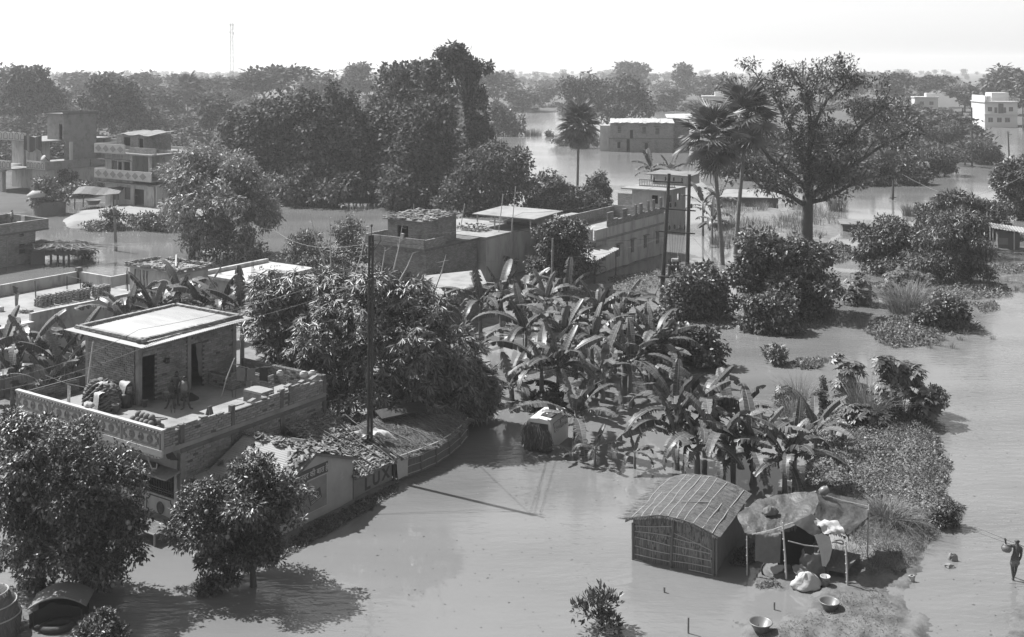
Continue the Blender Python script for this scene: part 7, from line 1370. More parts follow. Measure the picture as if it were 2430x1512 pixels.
for lb, px, py, h_, r_ in (('short stake in the still pool before the hut', 1576, 1406, .2, .04), ('dark stake in the water at the bottom edge', 1633, 1503, .55, .035), ('pale cut stake in the pool beside the basin', 1837, 1447, .28, .035)):
    mb = MB(); mb.tube([(0, 0, -.4), (.01, 0, h_)], [r_, r_ * .9], 7); top('stake', lb, 'stake', mb, 'bark_l', G(px, py))
def rock(seed, sx, sy, sz):
    q = random.Random(seed); mb = MB(); mb.lathe([(.6 * sx, -.2), (sx, .0), (.85 * sx, sz * .7), (.4 * sx, sz)], n=7, sy=sy / sx); mb.v = [(x + q.uniform(-.06, .06), y + q.uniform(-.06, .06), z + q.uniform(-.04, .04)) for x, y, z in mb.v]; return mb
for lb, px, py, a in (('squared stone in the shallow water off the grassy bank', 2260, 1328, (.2, .16, .24)), ('pale flat stone in the shallow water off the grassy bank', 2253, 1344, (.22, .14, .1)), ('white rag of litter at the edge of the grass', 2164, 1367, (.14, .07, .04)), ('small white scrap in the grass under the awning pole', 2050, 1300, (.08, .06, .1))): top('stone' if 'stone' in lb else 'litter', lb, 'stone' if 'stone' in lb else 'litter', rock(px, *a), 'stone' if 'stone' in lb else 'cloth_w', G(px, py, .02 if 'stone' in lb else .2))
# ------------------------------------------------------------------ sunken van, cart, cot, sheaf
VN = thing('van', 'small white van sunk to its bumper, bundles of cut grass tied on its back', 'van', G(1278, 1066), R(-24))
mb = MB(); mb.slab([[(-.72 + .08 * abs(i), y, 1.72 - .05 * abs(i) ** 2 * .5 - (.1 if y < .2 else 0)) for i in (-1.8, -1, 0, 1, 1.8)] for y in (0.05, .4, 1.2, 2.4)], .05); mb.v = []; mb.f = []
prof = [(-.72, .1), (-.74, .7), (-.66, 1.32), (-.54, 1.48), (0, 1.54), (.54, 1.48), (.66, 1.32), (.74, .7), (.72, .1), (.72, -.5), (-.72, -.5)]
mb.prism([(x, 0 + max(0, (z - .8)) * .12, z) for x, z in prof][::-1], (0, 2.3, 0)); mb.build('body', M['lbldg'], VN)
for x, nm in ((.70, 1), (-.70, -1)):
    for y0, y1 in ((.35, 1.2), (1.3, 2.2)): mb = MB(); mb.hexa([(x + .055 * nm, y0, .82), (x + .055 * nm, y1, .82), (x + .05 * nm, y1, .82), (x + .05 * nm, y0, .82), (x - .005 * nm, y0, 1.28), (x - .005 * nm, y1, 1.28), (x - .03 * nm, y1, 1.28), (x - .03 * nm, y0, 1.28)]); mb.build('side_window', M['glass'], VN)
for s_ in (-1, 1): mb = MB(); mb.box(s_ * .66 - .07, s_ * .66 + .07, -.03, .05, .12, .5); mb.build('tail_light', M['glass'], VN)
mb = MB(); mb.box(-.78, .78, -.12, .0, -.1, .1); mb.build('bumper', M['iron'], VN); mb = MB(); mb.hexa([(-.55, .0, .85), (.55, .0, .85), (.55, .03, .85), (-.55, .03, .85), (-.5, .06, 1.3), (.5, .06, 1.3), (.5, .09, 1.3), (-.5, .09, 1.3)]); mb.build('rear_window', M['glass'], VN)
mb = MB(); mb.slab([[(-.1 + .65 * u, .5 + .9 * v_, 1.56 + .04 * math.sin(u * 7 + v_ * 5)) for u in (0, .25, .5, .75, 1)] for v_ in (0, .3, .6, 1)], .03); mb.build('roof_cloth', M['tarp'], VN)
for lb, x, h_, w_ in (('larger bundle of cut grass hanging on the back of the sunken van', -.26, 1.32, .46), ('smaller bundle of cut grass hanging on the back of the sunken van', .4, 1.05, .3)):
    r0 = rng(int(x * 100) + 90); n = 900; a = r0.random(n) * 6.28; rr = np.sqrt(r0.random(n)); Pb = np.stack([x + w_ * rr * np.cos(a) * .9, -.16 + .18 * rr * np.sin(a), h_ * (.35 + .7 * r0.random(n))], 1); ax = unit(r0.normal(size=(n, 3)) * [.35, .3, .2] + [0, -.25, -1.0]); Lb = .35 + .5 * r0.random(n)
    Lb = np.minimum(Lb, Pb[:, 2] + .05); v, f = leaf_arrays(Pb, ax, unit(r0.normal(size=(n, 3)) + [0, -1, .2]), Lb, .035, .05); o = link('grass_bundle', raw_mesh('grass_bundle', v, f, M['grass']), None, VN.location, VN.rotation_euler); put(o, lb, 'grass bundle')
CT = thing('covered_cart', 'dark arched canopy over a small cart with tyres, half sunk in tree shade', 'cart', G(142, 1478), R(8)); 
mb = MB(); mb.slab([[(-.98 + 1.95 * i / 10 + .05 * v_, -.35 + .95 * v_, .55 + .52 * math.sin(math.pi * (.08 + .84 * i / 10)) ** .8 + (.08 * v_)) for i in range(11)] for v_ in (0, .33, .66, 1)], .05); mb.build('canopy', M['shell'], CT, True)
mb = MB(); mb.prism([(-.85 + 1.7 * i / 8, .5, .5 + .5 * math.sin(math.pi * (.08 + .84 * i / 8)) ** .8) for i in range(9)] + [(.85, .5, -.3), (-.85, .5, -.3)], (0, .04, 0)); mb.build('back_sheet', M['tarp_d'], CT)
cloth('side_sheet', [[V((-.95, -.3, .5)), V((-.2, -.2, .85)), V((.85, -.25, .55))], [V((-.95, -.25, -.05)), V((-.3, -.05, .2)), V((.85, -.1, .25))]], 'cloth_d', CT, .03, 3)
for k, (x, z, r_) in enumerate(((.05, .1, .5), (.0, -.12, .55))): mb = MB(); mb.tube([(x + r_ * math.cos(a * .3142), -.45 + r_ * .55 * math.sin(a * .3142), z) for a in range(21)], .13, 8); mb.build('tyre', M['rubber'], CT, True)
for x in (-.8, .8): mb = MB(); mb.tube([(x, -.3, -.5), (x, -.3, .6)], .025); mb.build('frame_post', M['iron'], CT)
SK = thing('thatched_stack', 'round thatched stack ringed with bamboo hoops at the lower left edge', 'haystack', G(-22, 1500)); mb = MB(); mb.lathe([(.9, -.4), (1.0, .55), (.95, .6), (.75, 1.15), (.4, 1.5), (.02, 1.62)], n=24); mb.build('thatch', M['thatch'], SK, True)
for r_, z in ((.98, .62), (.82, 1.02), (.55, 1.38)): mb = MB(); mb.tube([(r_ * math.cos(a * .2618), r_ * math.sin(a * .2618), z + .03) for a in range(25)], .025, 5); mb.build('hoop', M['bamboo'], SK)
mb = MB(); qs = random.Random(8)
for i in range(900): a = qs.uniform(3, 6.6); z = qs.uniform(.1, 1.5); r_ = 1.03 - .55 * max(0, z - .5); p = V((r_ * math.cos(a), r_ * math.sin(a), z)); e = p + V((math.cos(a) * .14, math.sin(a) * .14, -qs.uniform(.2, .4))); w_ = V((-math.sin(a), math.cos(a), 0)) * .008; mb.add([p - w_, p + w_, e], [(0, 1, 2)])
mb.build('straw', M['thatchi'], SK, kind='stuff')
CB = thing('string_cot', 'string cot with wooden legs standing in water before the painted panel', 'cot', rot_pt(HA, .1, -1.55, 0), RZ)
mb = MB(); mb.box(-.95, .75, -.45, .4, .42, .47); mb.build('string_bed', M['thatch'], CB)
for a, b in (((-.98, -.47), (.78, -.47)), ((-.98, .42), (.78, .42)), ((-.98, -.47), (-.98, .42)), ((.78, -.47), (.78, .42))): mb = MB(); mb.tube([(a[0], a[1], .46), (b[0], b[1], .46)], .035, 6); mb.build('rail', M['wood_l'], CB)
for x, y in ((-.98, -.47), (.78, -.47), (.78, .42), (-.98, .42)): mb = MB(); mb.tube([(x, y, -.4), (x, y, .52)], .045, 6); mb.build('leg', M['wood_l'], CB)
# ------------------------------------------------------------------ things on the terrace of the front house
def on(x, y, z=3.4): return rot_pt(HA, x, y, z)
DS = thing('dung_cake_stack', 'beehive stack of dried dung cakes drying on the front terrace', 'fuel stack', on(-7.25, 1.45), RZ); mb = MB(); mb.lathe([(.001, -.035), (.15, -.03), (.17, 0), (.13, .035), (.001, .04)], n=10, cap=False); dme = mb.mesh('dung_cake', M['dung'], True); qd = random.Random(6); nk = 0
for lay in range(13):
    z = .06 + lay * .088; fr = math.sqrt(max(0, 1 - (lay / 14.5) ** 2.2)); rx, ry = .98 * fr, .7 * fr; n_ = int(3 + 17 * fr)
    for k in range(n_):
        a = 6.283 * (k + .5 * (lay % 2)) / n_; link('dung_cake', dme, DS, (rx * math.cos(a), ry * math.sin(a), z + qd.uniform(-.02, .02)), (qd.uniform(-.3, .3) - .5 * math.sin(a), qd.uniform(-.3, .3) + .5 * math.cos(a), a)); nk += 1
mb = MB(); mb.lathe([(.9, 0), (.85, .5), (.55, .95), (.2, 1.1)], n=12, sy=.72); mb.build('core', M['dung'], DS)
sheet_thing('towel', 'striped pale towel hung over the dung cake stack', 'towel', [[on(-6.85, 1.0, 4.35), on(-6.4, .95, 4.33)], [on(-6.85, .68, 4.3), on(-6.4, .62, 4.28)], [on(-6.87, .6, 3.55), on(-6.4, .55, 3.5)]], 'cloth_w', .018, 3)
sheet_thing('rag', 'crumpled white rag on top of the dung cake stack', 'cloth', [[on(-7.5, 1.3, 4.55), on(-6.9, 1.5, 4.62)], [on(-7.5, 1.0, 4.5), on(-6.8, 1.1, 4.5)]], 'cloth_w', .04, 5)
sheet_thing('towel', 'narrow white towel hanging from the line at the left of the terrace', 'towel', [[on(-9.0, .75, 4.33), on(-8.72, .75, 4.3)], [on(-9.0, .74, 3.45), on(-8.72, .72, 3.42)]], 'cloth_w', .015, 2); sheet_thing('trousers', 'dark trousers hanging from the line at the left of the terrace', 'garment', [[on(-8.5, 1.4, 4.3), on(-8.1, 1.4, 4.28)], [on(-8.45, 1.38, 3.6), on(-8.12, 1.38, 3.55)]], 'cloth_d', .015, 2)
mb = MB(); mb.tube([(0, 0, -.05), (.12, .1, 1.5), (.3, .2, 3.05)], [.045, .04, .03], 6); top('bamboo_pole', 'bamboo pole leaning on the left wall of the roof room', 'bamboo pole', mb, 'bamboo', on(-7.95, 1.0), rz=RZ)
mb = MB(); mb.tube([(0, 0, 0), (.15, .2, .9), (.5, .4, 1.9)], [.035, .03, .025], 6); top('bamboo_pole', 'bamboo clothes pole leaning on the right of the terrace', 'bamboo pole', mb, 'bamboo', on(-3.66, 5.5), rz=RZ)
mb = MB(); mb.tube([on(-9.9, .2, 4.75), on(-9.0, .72, 4.38), on(-8.0, 1.1, 4.25), on(-6.9, 1.0, 4.4)], .014, 4); single(mb, 'clothes_line', M['wire'], 'rope clothes line across the left of the terrace', 'clothes line')
mb = MB(); mb.tube([on(-3.25, 5.9, 5.0), on(-2.6, 6.4, 4.75), on(-1.4, 7.4, 4.9)], .012, 4); single(mb, 'clothes_line', M['wire'], 'clothes line behind the right of the terrace', 'clothes line')
for i, (x, y, m_, lb) in enumerate(((-2.95, 6.1, 'cloth_g', 'ribbed grey garment on the right clothes line, first'), (-2.55, 6.4, 'cloth_g', 'ribbed grey garment on the right clothes line, second'), (-2.0, 6.7, 'cloth_d', 'dark garment on the right clothes line'))): sheet_thing('garment', lb, 'garment', [[on(x - .16, y - .12, 4.85 - .1 * (i == 1)), on(x + .16, y + .12, 4.8)], [on(x - .16, y - .12, 4.2), on(x + .16, y + .12, 4.15)]], m_, .015, i)
BD = thing('bed_frame', 'white-topped cot board standing behind the right parapet', 'cot', on(-1.6, 6.0), RZ); mb = MB(); mb.box(-.6, .6, -.4, .4, .55, .62); mb.build('board', M['conc_l'], BD); mb = MB(); mb.box(-.6, .6, -.42, -.405, 0.05, .54); mb.build('side', M['cloth_g'], BD)
def bucket(lb, loc, s_=1.0, m_='plastic'):
    b = thing('bucket', lb, 'bucket', loc); mb = MB(); mb.lathe([(.001, .02), (.12 * s_, .0), (.15 * s_, .36 * s_), (.165 * s_, .37 * s_), (.14 * s_, .37 * s_), (.11 * s_, .05), (.001, .04)], n=14, cap=False); mb.build('body', M[m_], b, True); mb = MB(); mb.tube([(-.15 * s_, 0, .35 * s_), (-.1 * s_, -.15 * s_, .2 * s_), (.1 * s_, -.15 * s_, .2 * s_), (.15 * s_, 0, .35 * s_)], .008, 4); mb.build('handle', M['iron'], b); return b
bucket('white bucket against the room wall behind the people', on(-5.45, 3.75), 1.15); bucket('small bucket at the foot of the room corner column', on(-5.55, 2.5), .9, 'metal_pot'); bucket('pail with a dung cake lid beside the stack', on(-5.9, 1.15), 1.1, 'metal_pot')
mb = MB(); mb.lathe([(.001, .3), (.12, .28), (.42, .05), (.45, .0), (.001, .0)], n=14, cap=False); top('cloth_heap', 'dark heap of cloth on the terrace behind the person in the vest', 'cloth heap', mb, 'cloth_d', on(-4.75, 4.5), smooth=True)
DR = thing('drum', 'dark drum standing between stack and room wall', 'drum', on(-6.3, 2.0)); mb = MB(); mb.lathe([(.28, 0), (.3, .3), (.28, .62), (.24, .64)], n=14); mb.build('body', M['iron'], DR, True); SBK = thing('brick_ledge', 'low brick stand beside the room corner with a towel over it', 'brick stand', on(-6.35, 2.2), RZ); mb = MB(); brick_run(mb, (-.3, -.2), 1, 0, .5, 0, .95, .25, qd, out=(0, -1)); mb.build('brickwork', M['bricki'], SBK, kind='stuff')
sheet_thing('towel', 'white towel spread over the brick stand by the room corner', 'towel', [[on(-6.75, 2.25, 4.6), on(-6.1, 2.2, 4.6)], [on(-6.7, 1.95, 4.5), on(-6.1, 1.9, 4.48)], [on(-6.75, 1.9, 4.05), on(-6.2, 1.85, 4.0)]], 'cloth_w', .02, 4)
mb = MB(); mb.lathe([(.001, 0), (.1, .02), (.13, .12), (.11, .22), (.12, .24)], n=10, cap=False); mb.tube([(-.12, 0, .2), (0, 0, .55), (.12, 0, .2)], .01, 4); top('hanging_basket', 'dark basket hanging on the wall between the two doorways', 'basket', mb, 'iron', on(-5.72, 3.95, 5.1))
mb = MB(); mb.lathe([(.1, 0), (.15, .05), (.16, .14), (.1, .24), (.03, .27)], n=12); pme = mb.mesh('clay_pot', M['pot'], True); k = 0
for lay, cnt in enumerate((6, 5, 4)):
    for row in range(3 - lay):
        for j in range(cnt): o = link('clay_pot', pme, None, on(-3.75 + j * .3 + lay * .15 + .1 * (row % 2), .25 + row * .27 + lay * .14, 3.41 + lay * .21), (qd.uniform(-.2, .2), qd.uniform(-.2, .2), qd.uniform(0, 6))); put(o, 'round clay pot in the heap at the front corner of the terrace', 'pot', 'heap of clay pots')
top('bundle', 'pale cloth bundle with a dark end lying on the parapet edge', 'bundle', sack_mb([(.12, 0), (.17, .06), (.14, .16), (.05, .22)], qd, 1.9, .8), 'cloth_w', on(-5.3, -.7, 4.27), smooth=True, rz=RZ)
for lb, x, y, L_, rz_ in (('short timber lying on the terrace, near one', -3.35, 1.6, .7, .6), ('short timber lying on the terrace, far one', -3.6, 1.8, .6, -.2)): mb = MB(); mb.box(-L_ / 2, L_ / 2, -.04, .04, 0, .05); top('timber', lb, 'timber', mb, 'wood_l', on(x, y, 3.405), rz=rz_)
PG = thing('prop_frame', 'two dark boards propped against each other on the terrace', 'board', on(-1.5, 2.9), RZ); 
for s_ in (-1, 1): mb = MB(); mb.cbox((s_ * .12, 0, .3), (.05, .2, .66), ry=s_ * -.35); mb.build('board', M['wood'], PG)
for lb, x, y, z, s_ in (('white cloth bundle on the rear wall, left', -1.7, 7.5, 4.3, .8), ('white pot upside down on the rear parapet', -.6, 8.0, 4.3, .9), ('white pot beside the first on the rear parapet', -.35, 8.35, 4.3, .9)):
    mb = MB(); mb.lathe([(.16 * s_, 0), (.22 * s_, .08), (.2 * s_, .2), (.12 * s_, .23), (.13 * s_, .26), (.1 * s_, .26)], n=12, sy=.8); top('white_pot' if 'pot' in lb else 'bundle', lb, 'pot' if 'pot' in lb else 'bundle', mb, 'cloth_w', on(x, y, z), smooth=True)
for k in range(6):
    mb = MB(); mb.box(-1.5, 1.3 - .15 * k, -.06, .06, 0, .045); o = top('plank', 'old plank in the pile on the sun shade above the grille', 'plank', mb, 'wood', rot_pt(HA, -2.4 + .1 * k, -.45 + .12 * (k % 3), 2.24 + .05 * (k // 3) + .02), 'planks on the sun shade', rz=RZ + .03 * k)
mb = MB(); mb.tube([(0, 0, 0), (0, 0, .2)], .006, 4); mb.lathe([(.09, -.2), (.02, 0)], n=8); top('hanging_bag', 'small pale bag hanging on the window grille', 'bag', mb, 'cloth_w', rot_pt(HA, -2.1, -.03, 1.45))
sheet_thing('sack_cloth', 'grey sack cloth hanging on the rear side wall above the sheds', 'cloth', [[rot_pt(HA, .07, 6.9, 1.9), rot_pt(HA, .07, 8.2, 2.15)], [rot_pt(HA, .12, 7.0, 1.0), rot_pt(HA, .12, 8.1, 1.1)]], 'sack', .03, 7)
sheet_thing('white_sheet', 'white plastic sheet lying on the shed roof round the steel pole', 'plastic sheet', [[rot_pt(HA, 2.5, 8.2, 2.05), rot_pt(HA, 2.8, 9.0, 2.2), rot_pt(HA, 3.1, 9.6, 2.0)], [rot_pt(HA, 3.0, 8.3, 1.98), rot_pt(HA, 3.4, 9.1, 1.9), rot_pt(HA, 3.9, 9.7, 1.65)]], 'cloth_w', .08, 7)
sheet_thing('white_cloth', 'white cloth hanging from the eave between the two sheds', 'cloth', [[rot_pt(HA, 4.65, 8.75, 1.05), rot_pt(HA, 4.75, 9.5, 1.05)], [rot_pt(HA, 4.7, 8.8, .1), rot_pt(HA, 4.8, 9.4, .15)]], 'cloth_w', .025, 2)
mb = MB(); mb.slab([[(0, 0, 0), (1.4, .0, .05), (2.6, .2, 0)], [(0, .9, .15), (1.4, 1.0, .25), (2.6, 1.1, .2)]], .05); top('dark_sheet', 'dark sheet of tarpaulin lying on the straw roof under the bamboo', 'tarpaulin', mb, 'tarp_d', rot_pt(HA, 2.2, 10.6, 2.05), rz=R(30))
# whitewashed roof: clothes, rack, timber
def ow(x, y, z=3.21): return rot_pt(HW, x, y, z)
for lb, x, y, m_, h_, dx in (('patterned cloth hung from a pole on the whitewashed roof', -5.9, 3.4, 'cloth_g', 1.1, .3), ('dark garment hung on the whitewashed roof', -5.9, 3.3, 'cloth_d', .5, .35), ('small white garment on the line by the back parapet', -8.6, 2.4, 'cloth_w', .7, .15), ('dark shirt on the line at the left edge of the whitewashed roof', -7.6, -2.8, 'cloth_d', .9, .3)): z0_ = 4.6 if 'patterned' not in lb else 4.3; sheet_thing('garment', lb, 'garment', [[ow(x - dx, y, z0_), ow(x + dx, y, z0_ - .05)], [ow(x - dx * .7, y, z0_ - h_), ow(x + dx * .4, y, z0_ - h_)]], m_, .02, 3)
for lb, x, y, h_ in (('thin stick standing by the back parapet of the whitewashed roof', -8.9, 1.9, 2.2), ('timber post standing near the brick stacks', -4.9, 4.2, 1.7), ('timber post at the left of the whitewashed roof', -5.9, .6, 1.7)): mb = MB(); mb.tube([(0, 0, 0), (-.15, .1, h_)], .045, 5); top('stick', lb, 'stick', mb, 'wood', ow(x, y))
RK = thing('metal_rack', 'dark metal frame with a potted plant by the parapet corner', 'rack', ow(-8.2, 8.8), RZ); mb = MB(); mb.tube([(0, 0, 0), (0, 0, 1.0), (1.6, 0, .9), (1.6, 0, 0)], .035, 5); mb.build('frame', M['iron'], RK)
bush('dark potted plant under the metal rack on the whitewashed roof', (207, 688), [(207, 682, 9, 8)], 120, .16, .08, 'leaf', per=5, trunk=.02, z0=3.2); mb = MB()
for i in range(14): mb.tube([(random.uniform(-.5, .5), random.uniform(-.3, .3), .05), (random.uniform(-.5, .5), random.uniform(-.3, .3), .15)], .04, 4)
top('timber_pile', 'small dark pile of sticks on the whitewashed roof', 'stick pile', mb, 'wood', ow(-3.6, 2.6)); mb = MB(); mb.box(-.18, .18, -.15, .15, 0, .3); mb.lathe([(.2, .3), (.14, .34)], n=8); top('crate', 'small white box on the whitewashed roof', 'box', mb, 'plastic', ow(-5.4, 1.9))
# creek side: thatched shelter, hayrick, awnings, roof person and chair
TSH = thing('thatched_shelter', 'shaggy grass-roofed shelter on stilts in the creek', 'shelter', G(150, 622)); dS = TSH.location.y; sS = dS / FPX; mb = MB(); mb.slab([[((-62 + 108 * i / 8) * sS, -1.2 + 2.8 * j / 3, Zat(604, dS) + (1.5 * math.sin(math.pi * (j / 3) * .9 + .3) + .15 * math.sin(i * 2))) for i in range(9)] for j in range(4)], .3); mb.build('roof', M['thatch'], TSH)
Pq, Fq = blades(900, 1.0, 1.3, .07, 88, 1.3); Pq[:, 0] *= 3.0; Pq[:, 2] = Zat(590, dS) + .7 - Pq[:, 2] * .7; Pq[:, 1] = Pq[:, 1] * 1.0 - .6; link('straw', raw_mesh('straw', Pq, Fq, M['thatchi']), TSH)['kind'] = 'stuff'
for x in (-20, -4, 10, 22, -50): mb = MB(); mb.tube([(x * sS, -.9, -.6), (x * sS, -.9, Zat(598, dS))], .12, 6); mb.build('post', M['bark'], TSH)
mb = MB(); mb.box(-64 * sS, -32 * sS, -1.3, -1.1, -.6, 1.3); mb.build('board_wall', M['wood'], TSH)
HR = thing('hayrick', 'mound of creepers and white plastic heaped on a round mud-walled rick', 'hayrick', G(118, 508)); dR = HR.location.y; sR = dR / FPX; mb = MB(); mb.lathe([(36 * sR, -.2), (38 * sR, 1.7)], n=18, sy=.8); mb.build('rick_wall', M['wood'], HR); v, f = crown_arrays([(0, 0, 2.2, 38 * sR, 30 * sR, 1.9)], 500, .42, .26, 77, 5, .3, .9, .8); link('creeper', raw_mesh('creeper', v, f, M['leaf_mid']), HR); mb = MB(); mb.lathe([(1.1, 0), (1.2, .3), (.6, .8), (.1, .9)], (-1.2, -1.3, 2.4), 10); mb.build('plastic_sheet', M['cloth_w'], HR, True)
for lb, x0, x1, y0, by_, m_ in (('frayed tarpaulin awning on crooked poles in the yard, left', 178, 290, 447, 494, 'tarp'), ('thin slatted awning on four posts in the yard, right', 316, 392, 452, 488, 'conc_l')):
    t = thing('yard_awning', lb, 'awning', G((x0 + x1) / 2, by_)); s_ = t.location.y / FPX; hw = (x1 - x0) / 2 * s_; z = Zat(y0 + 12, t.location.y); mb = MB(); mb.slab([[(-hw + hw * 2 * i / 6, -1.2 + 2.6 * j / 3, z + .25 * j + .12 * math.sin(i * 1.3)) for i in range(7)] for j in range(4)], .06); mb.build('sheet', M[m_], t)
    for x, y in ((-hw * .9, -1.0), (hw * .9, -1.0), (hw * .5, 1.2), (-hw * .8, 1.2)): mb = MB(); mb.tube([(x, y, 0), (x * .97, y, z + .1)], .09, 6); mb.build('post', M['bark_l'], t)
mb = MB(); mb.lathe([(.001, 0), (.7, 0), (.95, .55), (1.0, .6), (.9, .55), (.001, .1)], n=14, cap=False); top('tub', 'round dark tub on the yard before the tarpaulin awning', 'tub', mb, 'pot', G(222, 485, .4)); 
CH = thing('plastic_chair', 'white plastic chair on the roof at the left edge', 'chair', rot_pt(HE, -3.2, .4, 3.26), RZ)
mb = MB(); mb.box(-.3, .3, -.3, .3, .42, .48); mb.build('seat', M['plastic'], CH); mb = MB(); mb.box(-.3, .3, .26, .32, .48, 1.0); mb.build('backrest', M['plastic'], CH)
for x in (-.27, .27):
    for y in (-.27, .27): mb = MB(); mb.tube([(x, y, 0), (x, y, .42)], .03, 4); mb.build('leg', M['plastic'], CH)
# right edge shelter
RS = thing('roadside_stall', 'small stall with a pale sheet roof on posts at the right edge', 'stall', G(2392, 592), R(-14)); s_ = RS.location.y / FPX
mb = corrugated(-38 * s_, 75 * s_, -1.0, 1.6, 2.35, 1.75, 2.6, 2.0, pitch=.3, amp=.03, along='y'); mb.build('roof', M['sheet'], RS); mb = MB(); mb.box(-22 * s_, 26 * s_, .0, 1.2, .1, 1.75); mb.build('booth', M['wood'], RS); mb = MB(); mb.box(-20 * s_, 0, -.03, -.005, .5, 1.2); mb.build('counter', M['paint_m'], RS); mb = MB(); mb.box(-30 * s_, 80 * s_, -.9, 1.5, -.3, .1); mb.build('floor', M['soil'], RS)
for x, y in ((-36, -.8), (10, -.85), (60, -.8), (-34, 1.4), (60, 1.4)): mb = MB(); mb.tube([(x * s_, y, -.3), (x * s_, y, 2.2)], .06, 5); mb.build('post', M['bamboo'], RS)
top('debris_raft', 'heap of dark cloth floating in the water before the long house', 'debris', sack_mb([(.9, -.1), (1.0, .05), (.7, .25), (.2, .35)], qd, 1.2, .8), 'tarp_d', G(1518, 702))
mb = MB(); mb.slab([[(0, 0, 0), (2.2, .3, .1)], [(0, 1.2, .3), (2.2, 1.4, .35)]], .05); top('scrap_heap', 'pile of pale sacks and scrap under the striped awning', 'scrap', mb, 'sack', G(1395, 690, .4))
sheet_thing('hung_cloth', 'long striped cloth hung over the ornamented front of the long house', 'cloth', [[rot_pt(HL, -9.4, -.96, 4.42), rot_pt(HL, -7.6, -.96, 4.42), rot_pt(HL, -6.0, -.96, 4.4)], [rot_pt(HL, -9.4, -1.05, 4.36), rot_pt(HL, -7.6, -1.05, 4.36), rot_pt(HL, -6.0, -1.05, 4.36)], [rot_pt(HL, -9.4, -1.05, 3.2), rot_pt(HL, -7.6, -1.05, 3.1), rot_pt(HL, -6.1, -1.05, 3.3)]], 'cloth_g', .04, 4)
mb = MB(); mb.T = Matrix.Rotation(R(-50), 4, 'Y'); mb.lathe([(.001, .1), (.3, .05), (.45, -.08)], n=14, cap=False); mb.T = None; mb.tube([(0, 0, 0), (0, 0, -.9)], .04); top('dish_antenna', 'round dish on the terrace of the long house', 'dish antenna', mb, 'white', rot_pt(HL, -.8, .6, 4.2))
for lb, x, y, m_ in (('cycle wheel leaning by the striped awning', 1.0, -.6, 'iron'),): mb = MB(); mb.tube([(.33 * math.cos(a * .3142), 0, .33 * math.sin(a * .3142)) for a in range(21)], .025, 5); [mb.tube([(0, 0, 0), (.33 * math.cos(a), 0, .33 * math.sin(a))], .006, 3) for a in (0, .8, 1.6, 2.4, 3.2, 4, 4.8, 5.6)]; top('cycle_wheel', lb, 'wheel', mb, m_, rot_pt(HL, x, y, .7))

# ------------------------------------------------------------------ people
def skin_mesh(name, pts, edges, rad, m, root=0, sub=2):
    me = bpy.data.meshes.new(name); me.from_pydata([tuple(p) for p in pts], edges, []); o = bpy.data.objects.new(name, me); COL.objects.link(o); md_ = o.modifiers.new('s', 'SKIN'); md_.use_smooth_shade = True; sb = o.modifiers.new('d', 'SUBSURF'); sb.levels = sub; sb.render_levels = sub
    if name in ('shorts', 'shirt'): rad = [r_ * 1.45 if not isinstance(r_, tuple) else tuple(a * 1.45 for a in r_) for r_ in rad]
    for i, r_ in enumerate(rad): me.skin_vertices[0].data[i].radius = (r_, r_) if not isinstance(r_, tuple) else r_
    me.skin_vertices[0].data[root].use_root = True; bpy.context.view_layer.update(); out = bpy.data.meshes.new_from_object(o.evaluated_get(bpy.context.evaluated_depsgraph_get())); bpy.data.objects.remove(o); bpy.data.meshes.remove(me); out.name = name; out.materials.clear(); out.materials.append(M[m]); out.polygons.foreach_set('use_smooth', [True] * len(out.polygons)); return out
